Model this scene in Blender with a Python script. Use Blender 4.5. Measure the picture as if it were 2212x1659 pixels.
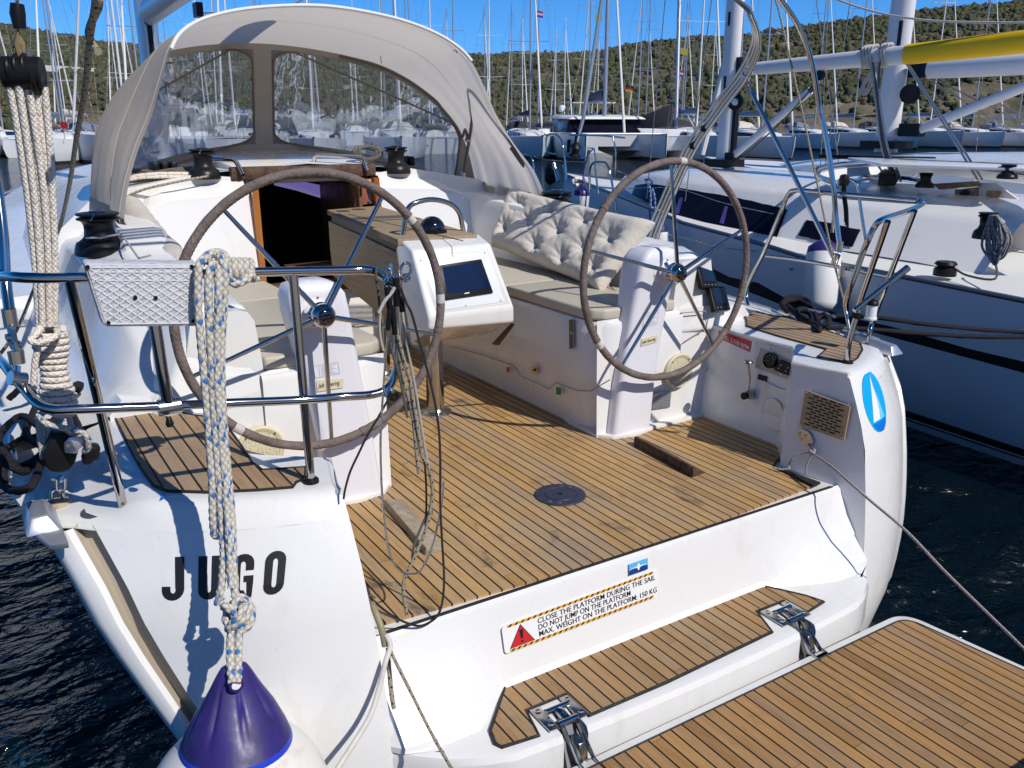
import bpy, bmesh, math, random
import numpy as np
from mathutils import Vector, Matrix
random.seed(7); rng=np.random.default_rng(7)
R=math.radians
scn=bpy.context.scene
for o in list(bpy.data.objects): bpy.data.objects.remove(o)
COL=scn.collection
# ---------------------------------------------------------------- camera
CAM=np.array([-2.10,-2.39,1.628]); TH=.2949; PS=.5614; FPX=1863.4
RT=np.array([math.cos(PS),-math.sin(PS),0]); FW=np.array([math.sin(PS)*math.cos(TH),math.cos(PS)*math.cos(TH),-math.sin(TH)]); UP=np.cross(RT,FW)
cam=bpy.data.cameras.new('camera'); camo=bpy.data.objects.new('camera',cam); COL.objects.link(camo)
cam.sensor_width=36; cam.lens=FPX*36/2212; cam.clip_start=.05; cam.clip_end=3000
M=Matrix(((RT[0],UP[0],-FW[0],CAM[0]),(RT[1],UP[1],-FW[1],CAM[1]),(RT[2],UP[2],-FW[2],CAM[2]),(0,0,0,1)))
camo.matrix_world=M; scn.camera=camo
# ---------------------------------------------------------------- light
SUN=Vector((.27,-1.0,.99)).normalized()
w=bpy.data.worlds.new('World'); scn.world=w; w.use_nodes=True
nt=w.node_tree; bg=nt.nodes['Background']; sky=nt.nodes.new('ShaderNodeTexSky'); sky.sky_type='NISHITA'; sky.sun_disc=False
sky.sun_elevation=math.asin(SUN.z); sky.sun_rotation=math.atan2(SUN.x,SUN.y)
sky.air_density=1.0; sky.dust_density=.2; sky.ozone_density=3.0; sky.altitude=0
tc=nt.nodes.new('ShaderNodeTexCoord'); mp=nt.nodes.new('ShaderNodeMapping'); mp.inputs['Scale'].default_value=(1,1,.85); mp.inputs['Location'].default_value=(0,0,.17); nz_=nt.nodes.new('ShaderNodeVectorMath'); nz_.operation='NORMALIZE'
nt.links.new(tc.outputs['Generated'],mp.inputs[0]); nt.links.new(mp.outputs[0],nz_.inputs[0]); nt.links.new(nz_.outputs[0],sky.inputs[0])
hs=nt.nodes.new('ShaderNodeHueSaturation'); hs.inputs['Saturation'].default_value=1.42; hs.inputs['Hue'].default_value=.508; hs.inputs['Value'].default_value=1.0
nt.links.new(sky.outputs[0],hs.inputs['Color'])
sx_=nt.nodes.new('ShaderNodeSeparateXYZ'); nt.links.new(tc.outputs['Generated'],sx_.inputs[0]); mr=nt.nodes.new('ShaderNodeMapRange'); mr.inputs[1].default_value=.08; mr.inputs[2].default_value=.75; mr.inputs[3].default_value=1.45; mr.inputs[4].default_value=.48; nt.links.new(sx_.outputs[2],mr.inputs[0])
vm_=nt.nodes.new('ShaderNodeVectorMath'); vm_.operation='SCALE'; nt.links.new(hs.outputs[0],vm_.inputs[0]); nt.links.new(mr.outputs[0],vm_.inputs['Scale']); nt.links.new(vm_.outputs[0],bg.inputs[0]); bg.inputs[1].default_value=.115
sl=bpy.data.lights.new('sun','SUN'); sl.energy=3.7; sl.angle=R(.5); sl.color=(1,.945,.86)
so=bpy.data.objects.new('sun',sl); COL.objects.link(so); so.rotation_euler=(-SUN).to_track_quat('-Z','Y').to_euler(); so.location=(5,-20,20)
scn.view_settings.view_transform='Standard'; scn.view_settings.look='None'; scn.view_settings.exposure=.18; scn.view_settings.gamma=1
scn.render.engine='CYCLES'
scn.cycles.max_bounces=8; scn.cycles.transparent_max_bounces=24; scn.cycles.transmission_bounces=8; scn.cycles.glossy_bounces=4; scn.cycles.diffuse_bounces=5
scn.cycles.caustics_reflective=False; scn.cycles.caustics_refractive=False; scn.cycles.sample_clamp_indirect=6
# ---------------------------------------------------------------- measuring: where a sight line meets a world plane
def ray(x,y): return FW*FPX+RT*(x-1106)-UP*(y-829.44)
def at(ax,x,y,v):
    d=ray(x,y);k='xyz'.index(ax); p=CAM+d*(v-CAM[k])/d[k]; return Vector(p)
def ax_(x,y,v): return at('x',x,y,v)
def ay(x,y,v): return at('y',x,y,v)
def az(x,y,v): return at('z',x,y,v)
def atd(x,y,d):
    r=ray(x,y); return Vector(CAM+r*(d/FPX))   # depth along the view
def sizeat(p): return float((np.array(p)-CAM)@FW)/FPX   # metres per photo pixel there
# ---------------------------------------------------------------- materials
MATS={}
def newmat(n):
    m=bpy.data.materials.new(n); m.use_nodes=True; MATS[n]=m; return m,m.node_tree,m.node_tree.nodes['Principled BSDF']
def pm(n,col,rough=.5,metal=0,spec=.5,coat=0,bump=0,bscale=30,var=0,vscale=3,trans=0,ior=1.45,sheen=0,emis=None,sub=0):
    m,t,b=newmat(n); b.inputs['Base Color'].default_value=(*col,1); b.inputs['Roughness'].default_value=rough; b.inputs['Metallic'].default_value=metal
    b.inputs['Specular IOR Level'].default_value=spec; b.inputs['Coat Weight'].default_value=coat; b.inputs['Coat Roughness'].default_value=.06; b.inputs['IOR'].default_value=ior
    b.inputs['Transmission Weight'].default_value=trans; b.inputs['Sheen Weight'].default_value=sheen
    tc=t.nodes.new('ShaderNodeTexCoord')
    if var:
        nz=t.nodes.new('ShaderNodeTexNoise'); nz.inputs['Scale'].default_value=vscale; nz.inputs['Detail'].default_value=6; nz.inputs['Roughness'].default_value=.6
        t.links.new(tc.outputs['Object'],nz.inputs['Vector'])
        r=t.nodes.new('ShaderNodeMapRange'); r.inputs[1].default_value=.3; r.inputs[2].default_value=.7; r.inputs[3].default_value=1-var; r.inputs[4].default_value=1+var*.4
        t.links.new(nz.outputs['Fac'],r.inputs[0])
        mx=t.nodes.new('ShaderNodeVectorMath'); mx.operation='SCALE'; mx.inputs[0].default_value=col; t.links.new(r.outputs[0],mx.inputs['Scale']); t.links.new(mx.outputs[0],b.inputs['Base Color'])
        r2=t.nodes.new('ShaderNodeMapRange'); r2.inputs[1].default_value=.3; r2.inputs[2].default_value=.7; r2.inputs[3].default_value=min(1,rough*1.35); r2.inputs[4].default_value=rough*.75
        t.links.new(nz.outputs['Fac'],r2.inputs[0]); t.links.new(r2.outputs[0],b.inputs['Roughness'])
    if bump:
        nb=t.nodes.new('ShaderNodeTexNoise'); nb.inputs['Scale'].default_value=bscale; nb.inputs['Detail'].default_value=4; t.links.new(tc.outputs['Object'],nb.inputs['Vector'])
        bp=t.nodes.new('ShaderNodeBump'); bp.inputs['Strength'].default_value=bump; bp.inputs['Distance'].default_value=.02; t.links.new(nb.outputs['Fac'],bp.inputs['Height']); t.links.new(bp.outputs[0],b.inputs['Normal'])
    if emis: b.inputs['Emission Color'].default_value=(*emis[0],1); b.inputs['Emission Strength'].default_value=emis[1]
    return m
class NT:
    def __init__(s,t): s.t=t
    def n(s,ty,**k):
        n=s.t.nodes.new(ty)
        for a,v in k.items(): setattr(n,a,v)
        return n
    def l(s,a,b): s.t.links.new(a,b)
    def math(s,op,a,b=None,c=None,clamp=False):
        n=s.n('ShaderNodeMath',operation=op); n.use_clamp=clamp
        for i,v in enumerate((a,b,c)):
            if v is None: continue
            if isinstance(v,(int,float)): n.inputs[i].default_value=v
            else: s.l(v,n.inputs[i])
        return n.outputs[0]
    def mix(s,f,a,b):
        n=s.n('ShaderNodeMix',data_type='RGBA')
        for i,v in ((0,f),(6,a),(7,b)):
            if isinstance(v,(int,float)): n.inputs[i].default_value=v
            elif isinstance(v,tuple): n.inputs[i].default_value=(*v,1)
            else: s.l(v,n.inputs[i])
        return n.outputs[2]
    def ramp(s,f,*st):
        n=s.n('ShaderNodeValToRGB'); e=n.color_ramp.elements
        while len(e)<len(st): e.new(.5)
        for i,(p,c) in enumerate(st): e[i].position=p; e[i].color=(*c,1) if isinstance(c,tuple) else (c,c,c,1)
        s.l(f,n.inputs[0]); return n.outputs[0]
    def noise(s,vec,scale,detail=4,rough=.5,dist=0,dim='3D'):
        n=s.n('ShaderNodeTexNoise',noise_dimensions=dim)
        n.inputs['Scale'].default_value=scale; n.inputs['Detail'].default_value=detail; n.inputs['Roughness'].default_value=rough; n.inputs['Distortion'].default_value=dist
        if vec is not None: s.l(vec,n.inputs['Vector'])
        return n.outputs['Fac']
    def map(s,vec,sc=(1,1,1),loc=(0,0,0),rot=(0,0,0)):
        n=s.n('ShaderNodeMapping'); n.inputs['Scale'].default_value=sc; n.inputs['Location'].default_value=loc; n.inputs['Rotation'].default_value=rot; s.l(vec,n.inputs['Vector']); return n.outputs[0]
    def bump(s,h,st=.3,d=.01,nrm=None):
        n=s.n('ShaderNodeBump'); n.inputs['Strength'].default_value=st; n.inputs['Distance'].default_value=d; s.l(h,n.inputs['Height'])
        if nrm is not None: s.l(nrm,n.inputs['Normal'])
        return n.outputs[0]
def teak(n,pitch,off=0,seam=.0072,axis='x',cols=((.32,.175,.058),(.50,.305,.12),(.37,.255,.145)),worn=1.15,rot=0,rough=.72):
    m,t,b=newmat(n); g=NT(t); tc=g.n('ShaderNodeTexCoord'); v=tc.outputs['Object']
    if rot: v=g.map(v,rot=(0,0,rot))
    sp=g.n('ShaderNodeSeparateXYZ'); g.l(v,sp.inputs[0]); X=sp.outputs[{'x':'X','y':'Y','z':'Z'}[axis]]; Y=sp.outputs['X' if axis=='y' else 'Y']
    u=g.math('DIVIDE',g.math('SUBTRACT',X,off),pitch); fr=g.math('FRACT',u); idx=g.math('FLOOR',u)
    # planks have butt ends along their length, staggered
    wn=g.n('ShaderNodeTexWhiteNoise',noise_dimensions='1D'); g.l(idx,wn.inputs['W'])
    yy=g.math('ADD',g.math('DIVIDE',Y,1.7),g.math('MULTIPLY',wn.outputs['Value'],7)); fy=g.math('FRACT',yy); iy=g.math('FLOOR',yy)
    w2=g.n('ShaderNodeTexWhiteNoise',noise_dimensions='2D'); cb=g.n('ShaderNodeCombineXYZ'); g.l(idx,cb.inputs[0]); g.l(iy,cb.inputs[1]); g.l(cb.outputs[0],w2.inputs['Vector'])
    # grain: stretched noise, shifted plank by plank
    cg=g.n('ShaderNodeCombineXYZ'); g.l(g.math('MULTIPLY',X,1),cg.inputs[0]); g.l(g.math('MULTIPLY',Y,.045),cg.inputs[1]); g.l(g.math('MULTIPLY',w2.outputs['Value'],9),cg.inputs[2])
    gr=g.noise(cg.outputs[0],230,7,.7,.3); gr2=g.noise(cg.outputs[0],55,4,.6,.8)
    big=g.noise(v,2.2,5,.6); fine=g.noise(g.map(v,(1,.35,1)),38,5,.65)
    pl=g.math('ADD',g.math('MULTIPLY',w2.outputs['Value'],.6),g.math('MULTIPLY',big,.4))
    c=g.ramp(pl,(.15,cols[0]),(.5,cols[1]),(.85,cols[2]))
    c=g.mix(g.math('MULTIPLY',g.ramp(gr,(.42,0.),(.62,1.)),.26),c,(.55,.38,.20))
    c=g.mix(g.math('MULTIPLY',g.ramp(gr2,(.50,0.),(.68,1.)),.42),c,(.20,.12,.06))
    c=g.mix(g.math('MULTIPLY',g.ramp(gr,(.30,1.),(.42,0.)),.5),c,(.13,.08,.045))
    # grey weathering and grubby patches
    wz=g.noise(g.map(v,(1,.4,1),(3,1,0)),3.1,6,.65); c=g.mix(g.math('MULTIPLY',g.ramp(wz,(.48,0.),(.70,1.)),.55*worn),c,(.31,.26,.21))
    st=g.noise(g.map(v,(1,.5,1),(7,4,0)),4.7,7,.7,.4); c=g.mix(g.math('MULTIPLY',g.ramp(st,(.57,0.),(.68,1.)),min(1,.72*worn)),c,(.085,.07,.058))
    dk=g.noise(g.map(v,(1,1,1),(1,9,0)),1.3,5,.6); c=g.mix(g.math('MULTIPLY',g.ramp(dk,(.52,0.),(.70,1.)),.35*worn),c,(.20,.145,.095))
    c=g.mix(g.math('MULTIPLY',g.ramp(fine,(.55,0.),(.8,1.)),.25),c,(.16,.11,.07))
    s=seam/pitch/2; d=g.math('ABSOLUTE',g.math('SUBTRACT',fr,.5)); sm=g.math('GREATER_THAN',d,.5-s)
    e=g.math('LESS_THAN',fy,.0009); mask=g.math('MAXIMUM',sm,g.math('MULTIPLY',e,1))
    c=g.mix(mask,c,(.012,.011,.010)); g.l(c,b.inputs['Base Color'])
    b.inputs['Roughness'].default_value=rough; b.inputs['Specular IOR Level'].default_value=.25
    h=g.math('SUBTRACT',g.math('MULTIPLY',gr,.35),g.math('MULTIPLY',mask,1.0)); g.l(g.bump(h,.35,.003),b.inputs['Normal'])
    return m
def rope(n,col,fl=None,ndiag=5,fdens=.8,dark=.35,rough=.85,bump=.9,fcount=3):
    # braided line: uv.x runs along in metres / circumference, uv.y round
    m,t,b=newmat(n); g=NT(t); tc=g.n('ShaderNodeTexCoord'); sp=g.n('ShaderNodeSeparateXYZ'); g.l(tc.outputs['UV'],sp.inputs[0]); U,V=sp.outputs[0],sp.outputs[1]
    a=g.math('ADD',g.math('MULTIPLY',U,ndiag),g.math('MULTIPLY',V,ndiag)); c_=g.math('SUBTRACT',g.math('MULTIPLY',U,ndiag),g.math('MULTIPLY',V,ndiag))
    fa=g.math('ABSOLUTE',g.math('SINE',g.math('MULTIPLY',a,math.pi))); fc=g.math('ABSOLUTE',g.math('SINE',g.math('MULTIPLY',c_,math.pi)))
    h=g.math('MULTIPLY',fa,fc); nz=g.noise(tc.outputs['Object'],60,5,.6)
    base=g.mix(g.math('MULTIPLY',g.math('SUBTRACT',1,g.math('POWER',h,.5)),dark),col,tuple(x*.25 for x in col))  # shade in the crevices between strands is put into the colour
    base=g.mix(g.math('MULTIPLY',g.ramp(nz,(.45,0.),(.75,1.)),.35),base,tuple(x*.6 for x in col))
    if fl:
        ia=g.math('FLOOR',a); ic=g.math('FLOOR',c_)
        s_=g.math('MODULO',g.math('ADD',g.math('MULTIPLY',ia,2),g.math('MULTIPLY',ic,1)),7.0)
        s_=g.math('ABSOLUTE',s_); f=g.math('LESS_THAN',g.math('ABSOLUTE',g.math('SUBTRACT',s_,3)),.5)
        q=g.math('MODULO',g.math('ABSOLUTE',ia),2.0); f=g.math('MULTIPLY',f,g.math('GREATER_THAN',h,.12))
        base=g.mix(g.math('MULTIPLY',f,fdens),base,fl)
    g.l(base,b.inputs['Base Color']); b.inputs['Roughness'].default_value=rough; b.inputs['Specular IOR Level'].default_value=.2
    g.l(g.bump(g.math('POWER',h,.5),bump,.0025),b.inputs['Normal']); return m
def gel(n,col,dirt):
    m,t,b=newmat(n); g=NT(t); tc=g.n('ShaderNodeTexCoord'); v=tc.outputs['Object']
    a=g.noise(v,1.7,5,.6); sm=g.noise(g.map(v,(1,1,.35)),6,7,.72,.5); sp=g.noise(v,95,2,.5); sc=g.noise(g.map(v,(5,5,.8),rot=(.4,.2,.6)),9,4,.75,1.2)
    c=g.mix(g.math('MULTIPLY',g.ramp(a,(.35,0.),(.7,1.)),.35),col,tuple(x*y for x,y in zip(col,(.95,.945,.93))))
    c=g.mix(g.math('MULTIPLY',g.ramp(sm,(.56,0.),(.74,1.)),.30*dirt),c,(.46,.42,.34))
    c=g.mix(g.math('MULTIPLY',g.ramp(sp,(.74,0.),(.78,1.)),.5*dirt),c,(.20,.18,.16))
    c=g.mix(g.math('MULTIPLY',g.ramp(sc,(.70,0.),(.73,1.)),.22*dirt),c,(.40,.40,.42))
    g.l(c,b.inputs['Base Color']); r=g.ramp(sm,(.4,.20),(.7,.36)); g.l(r,b.inputs['Roughness']); b.inputs['Coat Weight'].default_value=.2; b.inputs['Coat Roughness'].default_value=.08
    g.l(g.bump(a,.25,.01),b.inputs['Normal']); g.l(g.bump(a,.25,.01),b.inputs['Coat Normal']); return m
GEL=gel('gelcoat_white',(.75,.75,.745),1.0)
GELW=gel('gelcoat_worn',(.70,.69,.655),2.2)
GRP=pm('nonskid_deck',(.72,.72,.70),.6,bump=.25,bscale=160,var=.05)
CREAM=pm('vinyl_cream',(.50,.46,.38),.5,bump=.06,bscale=90,var=.06)
CHR=pm('polished_steel',(.50,.49,.48),.07,1)
CHR2=pm('scuffed_steel',(.55,.54,.52),.22,1,var=.15,vscale=9)
BLK=pm('black_plastic',(.008,.008,.009),.42,spec=.28)
BLKG=pm('black_gloss',(.006,.006,.010),.04,coat=1)
ALU=pm('anodised_aluminium',(.56,.58,.62),.34,.75)
WHT=pm('white_paint',(.80,.80,.80),.35)
RUB=pm('black_caulk',(.02,.02,.018),.6,bump=.3,bscale=80,var=.4,vscale=20)
LEA=pm('worn_leather',(.17,.135,.12),.75,bump=.5,bscale=70,var=.35,vscale=14)
CANV=pm('sprayhood_canvas',(.47,.41,.325),.9,bump=.12,bscale=400,var=.08,vscale=4)
def canvas(n,col,tcol,k,bscale=200,bump=.12,inner=None):
    m=pm(n,col,.9,bump=bump,bscale=bscale,var=.07,vscale=4); t=m.node_tree; g=NT(t); b=t.nodes['Principled BSDF']
    if inner:   # two-sided cloth: the lining has its own colour
        src=b.inputs['Base Color'].links[0].from_socket; ge=g.n('ShaderNodeNewGeometry'); tcn=g.n('ShaderNodeTexCoord'); nv=g.noise(tcn.outputs['Object'],3,5,.6); ic=g.mix(g.ramp(nv,(.4,0.),(.65,1.)),inner,tuple(x*.86 for x in inner)); g.l(g.mix(ge.outputs['Backfacing'],ic,src),b.inputs['Base Color'])
    tl=g.n('ShaderNodeBsdfTranslucent'); tl.inputs[0].default_value=(*tcol,1); mx=g.n('ShaderNodeMixShader'); mx.inputs[0].default_value=k
    g.l(b.outputs[0],mx.inputs[1]); g.l(tl.outputs[0],mx.inputs[2]); g.l(mx.outputs[0],t.nodes['Material Output'].inputs[0]); return m
CANVG=canvas('sprayhood_canvas_outer',(.70,.69,.68),(.88,.81,.73),.5,9,.25,inner=(.56,.48,.385))
CANVT=pm('window_surround_taupe',(.42,.37,.31),.9,bump=.1,bscale=200,var=.08,vscale=5)
CUSH=pm('cushion_cotton',(.60,.555,.49),.92,bump=.25,bscale=40,var=.07,vscale=9,sheen=.2)
TEAK=teak('teak_deck',.05,off=0.0)
TEAKP=teak('teak_platform',.0513,off=.02,cols=((.22,.105,.032),(.41,.22,.075),(.29,.18,.095)),worn=.6)
TEAKS=teak('teak_step',.05,off=.01,cols=((.24,.135,.055),(.36,.21,.09),(.31,.215,.125)),worn=.35)
TEAKD=teak('teak_helm_seat',.05,off=.0,cols=((.27,.16,.09),(.38,.25,.14),(.30,.225,.16)),worn=.8)
WOOD=teak('weathered_board',3,off=1.5,seam=.0,cols=((.22,.165,.11),(.30,.23,.155),(.27,.21,.15)),worn=.4)
WOODL=teak('varnished_leaf',3,off=1.5,seam=.0,axis='z',cols=((.30,.22,.13),(.38,.285,.17),(.34,.26,.16)),worn=.5)
DKW=pm('dark_wet_wood',(.065,.035,.02),.6,bump=.5,bscale=40,var=.5,vscale=20)
MAH=pm('varnished_mahogany',(.30,.085,.02),.25,coat=.6,var=.35,vscale=12)
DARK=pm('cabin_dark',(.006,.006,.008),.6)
RBLUE=rope('white_rope_blue_fleck',(.62,.585,.51),(.02,.14,.42),3,.95,.55)
RCRM=rope('cream_tackle_rope',(.80,.73,.65),(.12,.15,.22),4,.45,.16)
RBLK=rope('black_dock_rope',(.022,.02,.026),None,4,0,.6)
RGRY=rope('grey_line',(.16,.15,.13),None,4,0,.5)
RFLK=rope('beige_line_black_fleck',(.42,.37,.28),(.02,.02,.02),4,.95,.4)
RFLG=rope('grey_line_flecked',(.36,.36,.36),(.04,.04,.05),4,.9,.4)
RWHT=rope('white_line',(.62,.60,.56),None,5,0,.35)
RPNK=rope('white_line_red_fleck',(.55,.50,.50),(.16,.02,.03),4,.9,.4)
RBL2=rope('blue_white_line',(.08,.16,.42),(.7,.7,.7),4,.9,.4)
WIRE=pm('steel_wire',(.45,.44,.42),.3,.9,bump=1,bscale=300)
WIREK=pm('dark_wire',(.06,.055,.05),.4,.5,bump=1,bscale=300)
STANX=pm('exhaust_brown_rope',(.20,.15,.08),.9)
# ---------------------------------------------------------------- mesh building
def cr(pts,n=8,closed=False):
    P=[Vector(p) for p in pts]; N=len(P)
    if N<3: return P
    out=[]
    rngi=range(N) if closed else range(N-1)
    for i in rngi:
        g=lambda k: P[k%N] if closed else P[min(max(k,0),N-1)]
        p0,p1,p2,p3=g(i-1),g(i),g(i+1),g(i+2)
        for k in range(n):
            t=k/n; out.append(.5*((2*p1)+(p2-p0)*t+(2*p0-5*p1+4*p2-p3)*t*t+(3*p1-p0-3*p2+p3)*t**3))
    if not closed: out.append(P[-1].copy())
    return out
def rounded(pts,r=.05,n=6):
    P=[Vector(p) for p in pts]; out=[P[0]]
    for a,b,c in zip(P[:-2],P[1:-1],P[2:]):
        d1=(a-b);d2=(c-b); rr=min(r,d1.length*.49,d2.length*.49); s=b+d1.normalized()*rr; e=b+d2.normalized()*rr
        for k in range(n+1):
            t=k/n; out.append((1-t)**2*s+2*t*(1-t)*b+t*t*e)
    out.append(P[-1]); return out
class MB:
    def __init__(s): s.v=[];s.f=[];s.uv={};s.mi=[]
    def add(s,vs,fs,uvs=None,mi=0):
        o=len(s.v); s.v+=[tuple(v) for v in vs]
        for k,f in enumerate(fs):
            if uvs: s.uv[len(s.f)]=uvs[k]
            s.f.append(tuple(i+o for i in f)); s.mi.append(mi)
        return s
    def box(s,c,d,rot=None,mi=0,taper=(1,1)):
        c=Vector(c); h=[x/2 for x in d]; vs=[]
        for z in (-1,1):
            k=(1,1) if z<0 else taper
            for x,y in ((-1,-1),(1,-1),(1,1),(-1,1)):
                p=Vector((x*h[0]*k[0],y*h[1]*k[1],z*h[2]))
                if rot is not None: p=rot@p
                vs.append(c+p)
        return s.add(vs,[(0,3,2,1),(4,5,6,7),(0,1,5,4),(1,2,6,5),(2,3,7,6),(3,0,4,7)],mi=mi)
    def hexa(s,b,t,mi=0):   # 4 bottom + 4 top points
        return s.add(list(b)+list(t),[(0,3,2,1),(4,5,6,7),(0,1,5,4),(1,2,6,5),(2,3,7,6),(3,0,4,7)],mi=mi)
    def extr(s,poly,vec,mi=0):   # 3-D polygon extruded by vec
        n=len(poly); P=[Vector(p) for p in poly]; v=Vector(vec)
        return s.add(P+[p+v for p in P],[tuple(range(n))[::-1],tuple(range(n,2*n))]+[(i,(i+1)%n,(i+1)%n+n,i+n) for i in range(n)],mi=mi)
    def slab(s,poly2,z0,z1,mi=0): return s.extr([(x,y,z0) for x,y in poly2],(0,0,z1-z0),mi)
    def grid(s,rows,mi=0,closed=False):
        m=len(rows);n=len(rows[0]); vs=[p for r in rows for p in r]; fs=[]
        for i in range(m-1):
            for j in range(n if closed else n-1):
                k=(j+1)%n; fs.append((i*n+j,i*n+k,(i+1)*n+k,(i+1)*n+j))
        return s.add(vs,fs,mi=mi)
    def tube(s,pts,r,n=10,closed=False,cap=True,mi=0,rs=None,braid=0,strands=8,amp=.0):
        P=[Vector(p) for p in pts]
        Q=[P[0]]
        for p in P[1:]:
            if (p-Q[-1]).length>1e-5: Q.append(p)
        P=Q
        if closed and (P[0]-P[-1]).length<1e-5: P=P[:-1]
        N=len(P)
        if N<2: return s
        tan=[]
        for i in range(N):
            a=P[(i-1)%N] if closed else P[max(i-1,0)]; b=P[(i+1)%N] if closed else P[min(i+1,N-1)]
            t_=(b-a); tan.append(t_.normalized() if t_.length>1e-9 else Vector((0,0,1)))
        up=Vector((0,0,1)) if abs(tan[0].z)<.9 else Vector((1,0,0)); nrm=(up-tan[0]*up.dot(tan[0])).normalized()
        vs=[];L=0;us=[]
        for i in range(N):
            if i: L+=(P[i]-P[i-1]).length
            nrm=nrm-tan[i]*nrm.dot(tan[i]); nrm=nrm.normalized() if nrm.length>1e-6 else Vector((1,0,0)); bn=tan[i].cross(nrm); rr=rs[i] if rs else r; us.append(L/(2*math.pi*max(r,1e-4)))
            for k in range(n):
                a=2*math.pi*k/n; q=rr
                if amp: q=rr*(1+amp*(abs(math.sin(math.pi*(us[-1]*strands/2+k/n*strands/2)))*abs(math.sin(math.pi*(us[-1]*strands/2-k/n*strands/2)))-.5))
                vs.append(P[i]+(nrm*math.cos(a)+bn*math.sin(a))*q)
        fs=[];uv=[]
        for i in range(N if closed else N-1):
            j=(i+1)%N; u0=us[i];u1=us[j] if j else us[i]+ (P[0]-P[i]).length/(2*math.pi*r)
            for k in range(n):
                l=(k+1)%n; fs.append((i*n+k,i*n+l,j*n+l,j*n+k)); uv.append(((u0,k/n),(u0,(k+1)/n),(u1,(k+1)/n),(u1,k/n)))
        if cap and not closed:
            fs.append(tuple(range(n))[::-1]); uv.append([(0,0)]*n); fs.append(tuple((N-1)*n+k for k in range(n))); uv.append([(us[-1],0)]*n)
        return s.add(vs,fs,uv,mi)
    def lathe(s,prof,c,axis=(0,0,1),n=24,mi=0,cap=True):
        c=Vector(c);a=Vector(axis).normalized(); u=a.orthogonal().normalized(); w=a.cross(u); vs=[]
        for r,h in prof:
            for k in range(n):
                t=2*math.pi*k/n; vs.append(c+a*h+(u*math.cos(t)+w*math.sin(t))*r)
        m=len(prof); fs=[(i*n+k,i*n+(k+1)%n,(i+1)*n+(k+1)%n,(i+1)*n+k) for i in range(m-1) for k in range(n)]
        if cap: fs+= [tuple(range(n))[::-1],tuple((m-1)*n+k for k in range(n))]
        return s.add(vs,fs,mi=mi)
    def build(s,name,mat,parent=None,smooth=40,bevel=0,bseg=2,recalc=True,merge=0):
        me=bpy.data.meshes.new(name); me.from_pydata([tuple(v) for v in s.v],[],s.f)
        mats=mat if isinstance(mat,(list,tuple)) else [mat]
        for m in mats: me.materials.append(m)
        if s.uv:
            ul=me.uv_layers.new(name='uv'); li=0
            for pi,p in enumerate(me.polygons):
                u=s.uv.get(pi)
                for k in range(p.loop_total):
                    if u: ul.data[p.loop_start+k].uv=u[k]
        for i,p in enumerate(me.polygons): p.material_index=s.mi[i]
        bm=bmesh.new(); bm.from_mesh(me)
        if merge: bmesh.ops.remove_doubles(bm,verts=bm.verts,dist=merge)
        if recalc: bmesh.ops.recalc_face_normals(bm,faces=bm.faces)
        if bevel:
            ed=[e for e in bm.edges if len(e.link_faces)==2 and e.calc_face_angle(0)>R(28)]
            bmesh.ops.bevel(bm,geom=ed,offset=bevel,segments=bseg,profile=.5,affect='EDGES',clamp_overlap=True)
        bm.to_mesh(me); bm.free()
        if smooth:
            for p in me.polygons: p.use_smooth=True
            me.set_sharp_from_angle(angle=R(smooth))
        o=bpy.data.objects.new(name,me); COL.objects.link(o)
        if parent is not None: link(o,parent)
        return o
LOCS={}
def link(o,parent):
    o.parent=parent; o.matrix_parent_inverse=Matrix.Translation(-Vector(LOCS.get(parent.name,(0,0,0))))
def thing(name,label,cat,loc=(0,0,0),group=None):
    o=bpy.data.objects.new(name,None); COL.objects.link(o); o.location=loc; LOCS[o.name]=tuple(loc); o.empty_display_size=.1
    return tag(o,label,cat,group)
def tag(o,label,cat,group=None):
    o['label']=label; o['category']=cat
    if group: o['group']=group
    return o
def tube(name,pts,r,mat,parent=None,n=12,**k):
    kk={a:k.pop(a) for a in ('closed','cap','rs','amp','strands') if a in k}
    return MB().tube(pts,r,n,**kk).build(name,mat,parent,**k)
def textmesh(s,size,mat_i=0,bold=False,ext=0,space=1.0,shear=0,align='LEFT'):
    cu=bpy.data.curves.new('t','FONT'); cu.body=s; cu.size=size; cu.extrude=ext; cu.space_character=space; cu.shear=shear; cu.align_x=align; cu.resolution_u=3
    if bold: cu.offset=size*(.012 if bold is True else bold)
    o=bpy.data.objects.new('t',cu); COL.objects.link(o); dg=bpy.context.evaluated_depsgraph_get(); dg.update()
    me=o.evaluated_get(dg).to_mesh(); vs=[tuple(v.co) for v in me.vertices]; fs=[tuple(p.vertices) for p in me.polygons]
    o.evaluated_get(dg).to_mesh_clear(); bpy.data.objects.remove(o); bpy.data.curves.remove(cu); return vs,fs
def decal(mb,vs,fs,fn,mi=0): mb.add([fn(*v[:2]) for v in vs],fs,mi=mi)
def frame(o,xdir,ydir,lift=0):
    o=Vector(o);x=Vector(xdir).normalized();y=Vector(ydir).normalized(); n=x.cross(y).normalized()
    return lambda u,v: o+x*u+y*v+n*lift
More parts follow.
